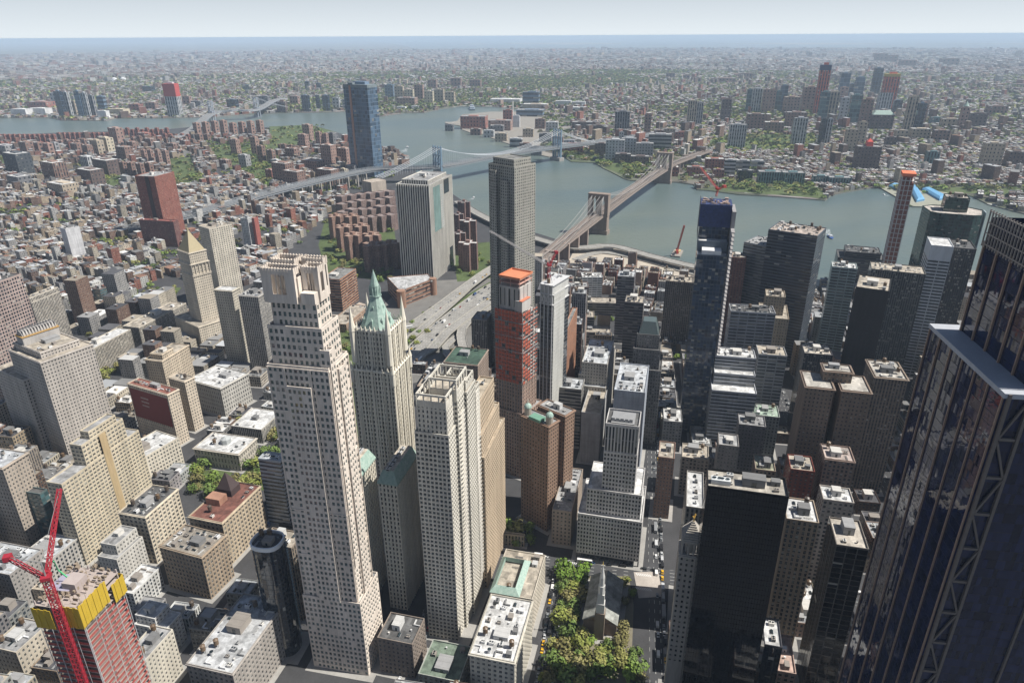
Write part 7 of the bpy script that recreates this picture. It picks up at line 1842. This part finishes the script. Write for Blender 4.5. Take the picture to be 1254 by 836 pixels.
# ------------------------------------------------------------------ trees
def crown_mesh(seed, n=420, R_=4.2, H=6.0):
    r = random.Random(seed); b = MB()
    lobes = [(r.uniform(-.45, .45)*R_, r.uniform(-.45, .45)*R_, r.uniform(.3, .75)*H, r.uniform(.42, .62)*R_) for _ in range(7)]
    for k in range(n):
        lx, ly, lz, lr = r.choice(lobes); u = r.uniform(-1, 1); t = r.uniform(0, 6.283); s = math.sqrt(1-u*u); q_ = lr*r.uniform(.72, 1.08)
        c = Vector((lx+q_*s*math.cos(t), ly+q_*s*math.sin(t), lz+q_*u*.85))
        nrm = Vector((s*math.cos(t)+r.uniform(-.5, .5), s*math.sin(t)+r.uniform(-.5, .5), u+r.uniform(-.2, .7))).normalized()
        a = nrm.cross(Vector((r.uniform(-1, 1), r.uniform(-1, 1), .3))).normalized(); d = nrm.cross(a)
        w_ = r.uniform(.35, .75); h_ = w_*r.uniform(.6, 1)
        b.face([tuple(c+a*w_+d*h_*.3), tuple(c+d*h_), tuple(c-a*w_+d*.2), tuple(c-d*h_)])
    return b.mesh('crown', [M['leaves']])
CR = [crown_mesh(i, 300) for i in range(6)]
b = MB()
ring = lambda r_, x=0, y=0: [(x+r_*math.cos(t), y+r_*math.sin(t)) for t in np.linspace(0, 6.283, 7)[:-1]]
b.frustum(ring(.35), 0, ring(.2), 3.2)
for k in range(5): t = k*1.26; b.bar((0, 0, 2.4+.2*k), (1.9*math.cos(t), 1.9*math.sin(t), 4.6+.3*k), .14)
TRUNK = b.mesh('trunk', [M['stone']])
TREES = []
def trees(px, n, s0, s1, zone, seed=0, tint=None):
    poly = [g2(*p) for p in px]; r = random.Random(seed); xs = [p[0] for p in poly]; ys = [p[1] for p in poly]; k = 0; tries = 0; pl = []
    while k < n and tries < n*60:
        tries += 1; x, y = r.uniform(min(xs), max(xs)), r.uniform(min(ys), max(ys))
        if not inpoly(x, y, poly) or taken([(x, y)]): continue
        s = r.uniform(s0, s1)
        if any((x-a)**2+(y-b_)**2 < (1.65*(s+c_))**2 for a, b_, c_ in pl): continue
        pl.append((x, y, s)); k += 1; TREES.append((math.hypot(x, y), x, y, s, zone, tint or r.choice(TR)))
trees([(664, 842), (680, 770), (688, 700), (710, 700), (716, 720), (704, 766), (735, 776), (770, 770), (792, 842)], 60, 1.1, 2.1, 'in the churchyard', 1)
trees([(686, 696), (712, 694), (714, 722), (694, 730)], 5, 1.7, 2.3, 'in the churchyard', 2, (.12, .2, .03))
trees([(742, 715), (772, 712), (778, 745), (748, 750)], 5, .9, 1.4, 'beside the chapel', 3)
trees([(408, 405), (436, 405), (447, 560), (420, 560)], 26, 1.2, 2.0, 'in the park strip between cream towers', 4)
trees([(210, 570), (232, 612), (300, 628), (345, 610), (330, 560), (290, 572), (240, 566)], 26, 1.3, 2.2, 'in the park by the skylit court house', 5)
trees([(285, 520), (345, 505), (345, 560), (318, 560)], 12, 1.2, 1.8, 'in the park by the skylit court house', 6)
trees([(108, 400), (150, 395), (160, 430), (135, 470), (112, 455)], 20, 1.2, 1.9, 'beside the granite courthouse tower', 7)
trees([(60, 368), (95, 372), (90, 392), (70, 388)], 10, 1.2, 1.8, 'behind the ribbed cream block', 8)
trees([(130, 352), (190, 345), (190, 362), (140, 372)], 14, 1.1, 1.7, 'in the square of the tenement district', 9)
trees([(722, 376), (762, 376), (764, 396), (722, 394)], 14, 1.1, 1.6, 'in the court of the low brown housing', 10)
trees([(612, 640), (648, 640), (652, 668), (615, 664)], 8, 1.4, 2.0, 'behind the tan prewar tower', 11)
trees([(395, 262), (484, 258), (486, 320), (440, 345), (395, 335)], 34, 1.1, 1.7, 'around the cross-plan towers', 51)
trees([(425, 305), (480, 300), (482, 335), (430, 345), (400, 330)], 18, 1.2, 1.9, 'around the cross-plan towers', 12)
trees([(455, 330), (482, 320), (486, 345), (458, 348)], 8, 1.2, 1.8, 'around the cross-plan towers', 13)
trees([(555, 318), (600, 310), (602, 338), (560, 342)], 12, 1.3, 1.9, 'at the foot of the dark brown towers', 14)
trees([(468, 262), (485, 262), (485, 285), (455, 276)], 8, 1.2, 1.8, 'by the brown courtyard estate', 15)
trees([(520, 428), (560, 440), (556, 418), (534, 414)], 7, .8, 1.3, 'inside the loop of the highway ramps', 62)
trees([(494, 400), (560, 358), (575, 352), (560, 372), (500, 412)], 14, .8, 1.3, 'along the highway ramps', 16)
trees([(498, 420), (520, 402), (528, 408), (508, 426)], 6, 1.0, 1.5, 'between the highway ramps', 17)
trees([(825, 398), (850, 398), (850, 425), (828, 440)], 8, 1.0, 1.5, 'near the pink-brick building', 18)
trees([(1055, 540), (1075, 540), (1075, 560), (1058, 562)], 4, 1.0, 1.4, 'beside the massive brown block', 19)
# wider parks
trees([(252, 180), (330, 179), (346, 200), (330, 232), (298, 212), (270, 202)], 110, 1.1, 1.9, 'in the estate grounds', 60)
trees([(205, 195), (238, 190), (250, 226), (210, 236)], 40, 1.3, 2.0, 'in the estate grounds', 20)
trees([(150, 372), (196, 352), (222, 352), (210, 368), (160, 385)], 30, 1.1, 1.8, 'in the square of the tenement district', 61)
trees([(326, 158), (400, 154), (400, 176), (330, 186)], 60, 1.4, 2.3, 'in the riverside park', 21)
trees([(250, 180), (360, 178), (362, 210), (330, 240), (262, 196)], 60, 1.2, 2.0, 'in the estate grounds', 22)
trees([(100, 215), (150, 214), (150, 232), (104, 232)], 22, 1.2, 2.0, 'in the estate grounds', 23)
trees([(908, 166), (998, 166), (985, 186), (905, 187)], 90, 1.6, 2.4, 'in the long lawn park on the far shore', 24)
trees([(888, 224), (1006, 226), (1006, 240), (892, 233)], 70, 1.3, 2.2, 'in the waterfront park on the far shore', 25)
trees([(868, 172), (905, 164), (905, 184), (868, 184)], 30, 1.6, 2.3, 'in the long lawn park on the far shore', 26)
trees([(655, 182), (735, 190), (735, 198), (670, 192)], 30, 1.3, 2.0, 'in the far riverside park', 27)
trees([(775, 203), (800, 208), (795, 220), (770, 214)], 18, 1.3, 2.0, 'in the far riverside park', 28)
trees([(1040, 222), (1254, 226), (1254, 236), (1040, 232)], 90, 1.3, 2.0, 'along the far expressway', 29)
trees([(690, 140), (850, 130), (870, 160), (700, 168)], 180, 1.6, 2.6, 'in far estate grounds', 30)
r = random.Random(78)
MP = [g2(*p) for p in [(-80, 180), (330, 165), (480, 185), (500, 200), (430, 262), (330, 330), (300, 350), (190, 340), (160, 380), (60, 395), (-80, 380)]]
_xs = [p[0] for p in MP]; _ys = [p[1] for p in MP]
for k in range(8000):
    x, y = r.uniform(min(_xs), max(_xs)), r.uniform(min(_ys), max(_ys))
    if inpoly(x, y, MP) and (green(x, y) > .6 or r.random() < .06) and not taken([(x, y)]): TREES.append((math.hypot(x, y)+600, x, y, r.uniform(1.1, 1.8), 'far', r.choice(TR)))
r = random.Random(77)
for k in range(34000):                       # street and yard trees of the far shore
    az = YAW+r.uniform(-.66, .66); d = 1900+(r.random()**.75)*7000
    if d < np.interp(az, fA, fR)+15 or d > 9000: continue
    x, y = d*math.cos(az), d*math.sin(az)
    q_ = math.sin(x*.0021+1)*math.sin(y*.0017)+math.sin(x*.0006+y*.0009)*.6
    if r.random() > (.42 if q_ < .45 else 1): continue
    TREES.append((d, x, y, r.uniform(1.3, 2.2)*(1+d/7000), 'far', r.choice(TR)))
TREES.sort(key=lambda t: t[0])
for i, (d, x, y, s, zone, tint) in enumerate([t for t in TREES if t[4] != 'far'][:300]):
    r = random.Random(i); root = thing('tree', '', 'tree', (x, y, drop(x, y)), r.uniform(0, 6), None)
    root.scale = (s, s, s*r.uniform(.85, 1.15)); root['auto'] = (('%s tree %s' % ({0: 'fresh green', 1: 'yellow-green', 2: 'mid-green', 3: 'olive budding', 4: 'brownish budding'}.get(TR.index(tint) if tint in TR else 0), zone)), ''); root['px'] = pr(x, y, 5)
    ob('crown', CR[i % 6], root, col=tuple(v*(.8+.04*(i*7 % 11)) for v in tint)); ob('trunk', TRUNK, root, col=(.12, .09, .07))
b = MB(); low = []
r = random.Random(3)
for _ in range(3):                          # leaf clumps of the far woods
    pts = []
    for k in range(26): 
        u = r.uniform(-.6, 1); t = r.uniform(0, 6.283); s = math.sqrt(1-u*u); q_ = r.uniform(2.6, 4.2)
        c = Vector((q_*s*math.cos(t), q_*s*math.sin(t), 4+q_*u*.8)); a = Vector((r.uniform(-1, 1), r.uniform(-1, 1), r.uniform(-.5, .5))).normalized(); d_ = a.cross(Vector((c.x, c.y, c.z-3)).normalized()).normalized()
        pts.append((c+a*1.7, c+d_*1.5, c-a*1.7, c-d_*1.5))
    low.append(pts)
m, nt = newmat('far_leaves'); q = N(nt)
q.bsdf(Base_Color=q('ShaderNodeAttribute', attribute_name='tint').outputs['Color'], Roughness=.8); M['far_leaves'] = m
for d, x, y, s, zone, tint in [t for t in TREES if t[4] == 'far']+[t for t in TREES if t[4] != 'far'][300:]:
    z = drop(x, y); f = r.uniform(.7, 1.25); P_ = low[r.randint(0, 2)]; n_ = 26 if d < 2600 else (14 if d < 4500 else 8); k_ = 1 if n_ > 20 else 1.45
    for qd in P_[:n_]:
        g_ = f*r.uniform(.75, 1.2)
        c_ = sum(qd, Vector())/4
        b.face([((c_.x+(v.x-c_.x)*k_)*s+x, (c_.y+(v.y-c_.y)*k_)*s+y, (c_.z+(v.z-c_.z)*k_)*s*.8+z-.4) for v in qd], 0, None, tuple(t_*g_ for t_ in tint))
o = ob('woodland', b.mesh('woodland', [M['far_leaves']])); tag(o, kind='stuff')
print('trees', len(TREES))
# ------------------------------------------------------------------ vehicles
def car_meshes(L, Wd, H, kind):
    b = MB(); w = Wd/2
    prof = {'car': [(-L/2, .3), (L/2, .3), (L/2, .75), (L*.28, .85), (-L*.46, .9), (-L/2, .8)], 'van': [(-L/2, .3), (L/2, .3), (L/2, 1.0), (L*.36, H), (-L/2, H)], 'box': [(-L/2, .4), (L/2, .4), (L/2, H), (-L/2, H)]}[kind]
    n = len(prof)
    for i in range(n):
        a, c = prof[i], prof[(i+1) % n]; b.face([(a[0], w, a[1]), (a[0], -w, a[1]), (c[0], -w, c[1]), (c[0], w, c[1])])
    b.face([(p[0], -w, p[1]) for p in prof]); b.face([(p[0], w, p[1]) for p in prof][::-1])
    if kind == 'car': b.frustum([(-L*.2, -w*.82), (L*.1, -w*.82), (L*.1, w*.82), (-L*.2, w*.82)], H-.02, [(-L*.18, -w*.78), (L*.08, -w*.78), (L*.08, w*.78), (-L*.18, w*.78)], H+.02)
    g = MB()
    if kind == 'car': g.frustum([(-L*.4, -w*.9), (L*.26, -w*.9), (L*.26, w*.9), (-L*.4, w*.9)], .86, [(-L*.22, -w*.8), (L*.12, -w*.8), (L*.12, w*.8), (-L*.22, w*.8)], H-.02)
    elif kind == 'van': g.face([(L/2-.02, -w*.85, 1.06), (L/2-.02, w*.85, 1.06), (L*.37, w*.85, H-.1), (L*.37, -w*.85, H-.1)]); 
    else:
        for s in (-1, 1): g.box(-L*.46, L*.46, s*(w+.01), s*(w+.03), H*.5, H*.8)
    wh = MB()
    for x in (-L*.31, L*.31):
        for y in (-w, w):
            c = [(x+.34*math.cos(t), .34+.34*math.sin(t)) for t in np.linspace(0, 6.283, 11)[:-1]]
            wh.face([(p[0], y-.06 if y < 0 else y+.06, p[1]) for p in c]); 
            for i in range(10): p, s_ = c[i], c[(i+1) % 10]; wh.face([(p[0], y*.85, p[1]), (s_[0], y*.85, s_[1]), (s_[0], y*1.06, s_[1]), (p[0], y*1.06, p[1])])
    return b.mesh('body', [M['metal']]), g.mesh('window', [M['pane']]), wh.mesh('wheel', [M['plain']])
CAR = {'car': car_meshes(4.7, 1.9, 1.5, 'car'), 'van': car_meshes(5.6, 2.1, 2.4, 'van'), 'bus': car_meshes(12, 2.6, 3.2, 'box'), 'truck': car_meshes(8, 2.4, 3.3, 'van')}
NC = {'car': 'parked_car', 'van': 'van', 'bus': 'bus', 'truck': 'delivery_truck'}
CCOL = [('white', (.75, .75, .74)), ('black', (.02, .02, .022)), ('grey', (.25, .26, .27)), ('silver', (.5, .51, .52)), ('yellow', (.75, .42, .02)), ('red', (.35, .03, .03)), ('blue', (.04, .08, .2))]
def vehicle(x, y, z, a, kind, ci, where, full=True):
    nm, c = CCOL[ci]; lab = {'car': 'car', 'van': 'van', 'bus': 'bus', 'truck': 'delivery truck'}[kind]
    if ci == 4 and kind == 'car': lab = 'taxi'
    if full:
        root = thing('taxi' if lab == 'taxi' else {'car': 'car', 'van': 'van', 'bus': 'bus', 'truck': 'delivery_truck'}[kind], '', lab, (x, y, z), a)
        b_, g_, w_ = CAR[kind]; ob('body', b_, root, col=c); ob('window', g_, root); ob('wheels' if False else 'wheel', w_, root, col=(.02, .02, .02))
    else:
        root = ob('taxi' if lab == 'taxi' else {'car': 'car', 'van': 'van', 'bus': 'bus', 'truck': 'delivery_truck'}[kind], CAR[kind][0], None, (x, y, z), a, c); root['category'] = lab
    root['auto'] = ('%s %s %s' % (nm, lab, where), ''); root['px'] = pr(x, y, z)
NV = 0
def traffic(Q, offs, gap, where, z=.05, seed=0, parked=False, mix=None, full=True, maxn=400):
    global NV
    r = random.Random(seed); Q = [Vector((*q_[:2], q_[2] if len(q_) > 2 else 0)) for q_ in Q]
    for o in offs:
        s = r.uniform(0, gap); acc = 0
        for i in range(len(Q)-1):
            a, b_ = Q[i], Q[i+1]; L = (b_-a).length; u = (b_-a)/L; nn = Vector((-u.y, u.x, 0))
            while s < acc+L:
                p = a+u*(s-acc)+nn*(o+r.uniform(-.25, .25))
                kind = r.choices(['car', 'van', 'bus', 'truck'], mix or [10, 3, .5, 1])[0]
                px, py = pr(p.x, p.y, p.z)
                if -20 < px < 1274 and py < 860 and NV < maxn and not (taken([(p.x, p.y)]) and where != 'on the highway ramps'):
                    vehicle(p.x, p.y, p.z+z, math.atan2(u.y, u.x)+(math.pi if o > 0 else 0), kind, r.choices(range(7), [6, 6, 5, 4, 3 if kind == 'car' else 0, 1, 1])[0], where, full); NV += 1
                s += {'car': 5.6, 'van': 6.6, 'bus': 13.5, 'truck': 9.5}[kind]+(r.uniform(.2, 2) if parked else r.expovariate(1/gap))
            acc += L
traffic(Q_vesey, (-5, 5), 1, 'parked along the street north of the churchyard', .06, 1, True)
traffic(Q_vesey, (-1.8, 1.8), 9, 'driving on the street north of the churchyard', .06, 2)
traffic(Q_fulton, (-4.6,), 1, 'parked in the shaded street south of the chapel', .07, 3, True, maxn=140)
traffic(Q_fulton, (0, 3.4), 14, 'driving in the shaded street south of the chapel', .07, 4, maxn=160)
traffic(Q_broad, (-5, -1.6, 1.6, 5), 12, 'on the avenue before the white gridded tower', .09, 5, mix=[9, 2, 1, 1.5], maxn=200)
traffic(Q_b2, (-3.5, 3.5), 2, 'parked on the dark street below the balconied tower', .1, 6, True, maxn=222)
traffic(Q_b3, (-3, 3), 10, 'in the dark canyon street right of the white stepped block', .11, 7, maxn=235)
traffic(Q_b5, (-3, 3), 12, 'in the dark avenue left of the huge glass tower', .12, 8, maxn=250)
HW = {}
for nm, pts, offs in (('a', [(497, 446, 1), (520, 420, 2), (545, 398, 4), (575, 374, 7), (606, 352, 12)], (-14, -10, -6, 6, 10, 14)), ('b', [(486, 402, 1), (505, 398, 3), (535, 378, 7), (570, 352, 10), (604, 328, 9)], (-5, 5)), ('c', [(575, 445, 1), (566, 420, 5), (566, 402, 7), (580, 388, 8), (602, 374, 8)], (-2.5,))):
    Q = [tuple(v) for v in smooth([at(*p) for p in pts], 6)]
    traffic(Q, offs, 22, 'on the highway ramps', .1, 9, maxn=330, mix=[12, 2, .3, 1.5])
# ------------------------------------------------------------------ labels: every copy says what and where it is
LMK = [(355, 500, 'tallest cream tower'), (470, 470, 'gothic green-peaked tower'), (545, 600, 'white balconied tower'), (630, 300, 'grey supertall'), (240, 340, 'golden pyramid tower'), (190, 250, 'tall red-brown tower'),
 (60, 470, 'granite courthouse tower'), (110, 640, 'large tan slab'), (120, 780, 'yellow formwork'), (635, 480, 'orange-netted tower'), (757, 590, 'white gridded tower'), (900, 680, 'black slab'), (875, 400, 'blue-netted tower'),
 (520, 290, 'pale ribbed tower'), (735, 735, 'chapel'), (1020, 520, 'massive brown block'), (1050, 400, 'near-black slab'), (85, 292, 'white hotel slab'), (790, 430, 'dark art deco tower'), (270, 470, 'mansard records hall'), (235, 690, 'dark brown loft'), (270, 620, 'red-brown roof'),
 (730, 255, 'stone bridge near tower'), (812, 205, 'stone bridge far tower'), (537, 200, 'steel bridge near tower'), (683, 175, 'steel bridge far tower'), (450, 160, 'dark blue twin-faced tower'), (262, 135, 'distant bridge'), (216, 120, 'red-topped far tower'),
 (1002, 105, 'orange-red far skyscraper'), (1084, 105, 'wide red far tower'), (1102, 260, 'thin unfinished tower'), (97, 125, 'far left glass towers'), (90, 195, 'far riverside rows'), (1176, 145, 'teal-domed far tower'), (620, 145, 'shipyard chimney'), (945, 175, 'long far lawn'), (320, 250, 'bridge approach viaduct')]
ROOTS = [o for o in COL.objects if o.parent is None and 'auto' in o]
ORD = ['leftmost', 'second from the left', 'third from the left', 'fourth from the left', 'fifth from the left', 'sixth from the left', 'seventh from the left', 'eighth from the left', 'ninth from the left', 'tenth from the left', 'eleventh from the left', 'twelfth from the left']
def lm(px, py):
    k = min(LMK, key=lambda l: (l[0]-px)**2+((l[1]-py)*1.3)**2)
    dx, dy = px-k[0], py-k[1]
    if abs(dx) > abs(dy)*1.2: w = 'left of' if dx < 0 else 'right of'
    else: w = 'beyond' if dy < 0 else 'below'
    return '%s the %s' % (w, k[2])
groups = {}
for o in ROOTS:
    a = o['auto'][0]; px, py = o['px'][0], o['px'][1]
    veh = o['category'] in ('car', 'taxi', 'van', 'bus', 'delivery truck'); tree = o['category'] == 'tree'
    o['label'] = a if veh else ('%s, %s' % (a, lm(px, py)) if not tree else a)
    groups.setdefault(o['label'], []).append(o)
for lb, os_ in groups.items():
    n = len(os_)
    if n == 1: continue
    os_.sort(key=lambda o: o['px'][0])
    if n <= 12:
        for i, o in enumerate(os_):
            w = ORD[i] if i < n-1 or n > 12 else 'rightmost'
            o['label'] = '%s, %s' % (lb, w)
    else:
        os_.sort(key=lambda o: o['px'][1]); k = 2 if n <= 24 else 3; nm = (('farther half', 'nearer half'), ('farthest third', 'middle third', 'nearest third'))[k-2]
        for c_ in range(k):
            ch = sorted(os_[c_*n//k:(c_+1)*n//k], key=lambda o: o['px'][0])
            for i, o in enumerate(ch):
                w = 'rightmost' if i == len(ch)-1 else (ORD[i] if i < 12 else 'towards the right')
                o['label'] = '%s, %s, %s' % (lb, nm[c_], w)
GN = {'tree': 'street and park trees', 'car': 'cars in the streets', 'taxi': 'yellow taxis', 'van': 'vans in the streets', 'bus': 'buses', 'delivery truck': 'delivery trucks', 'low rise building': 'low-rise houses of the old districts', 'mid rise building': 'mid-rise blocks between the towers', 'apartment tower': 'far apartment towers', 'building': 'far low blocks', 'skyscraper': 'far skyscrapers'}
for o in ROOTS:
    if 'group' not in o: o['group'] = GN.get(o['category'], 'far buildings')
    w = o['label'].split()
    if len(w) > 15: o['label'] = o['label'].replace(', ', ' ').replace('beside the ', 'by ')
    w = o['label'].split()
    if len(w) > 16: o['label'] = ' '.join(w[:16]).rstrip(',')
    del o['auto']; del o['px']
from collections import Counter, defaultdict
# the remaining hand labels that repeat inside one group: say which by its place
by = defaultdict(list)
for o in COL.objects:
    if o.parent is None and 'label' in o: by[o['label']].append(o)
for lb, os_ in by.items():
    if 1 < len(os_) <= 12:
        os_.sort(key=lambda o: pr(*o.location[:2], 30)[0])
        for i, o in enumerate(os_): 
            o['label'] = ' '.join(('%s, %s' % (lb, ORD[i] if i < len(os_)-1 else 'rightmost')).split()[:16])
for o in COL.objects:
    for k in ('px', 'auto'):
        if k in o: del o[k]
import re as _re
for o in COL.objects:
    if o.parent is None and 'label' in o:
        w = _re.findall(r"[A-Za-z0-9]+", o['label'])
        if len(w) > 16: o['label'] = o['label'].replace('dark brown cross-plan tower', 'brown cross tower').replace('apartment tower', 'tower')
print('top-level', sum(1 for o in COL.objects if o.parent is None), 'all', len(COL.objects))
print(Counter(o.get('category') for o in COL.objects if o.parent is None).most_common(20))
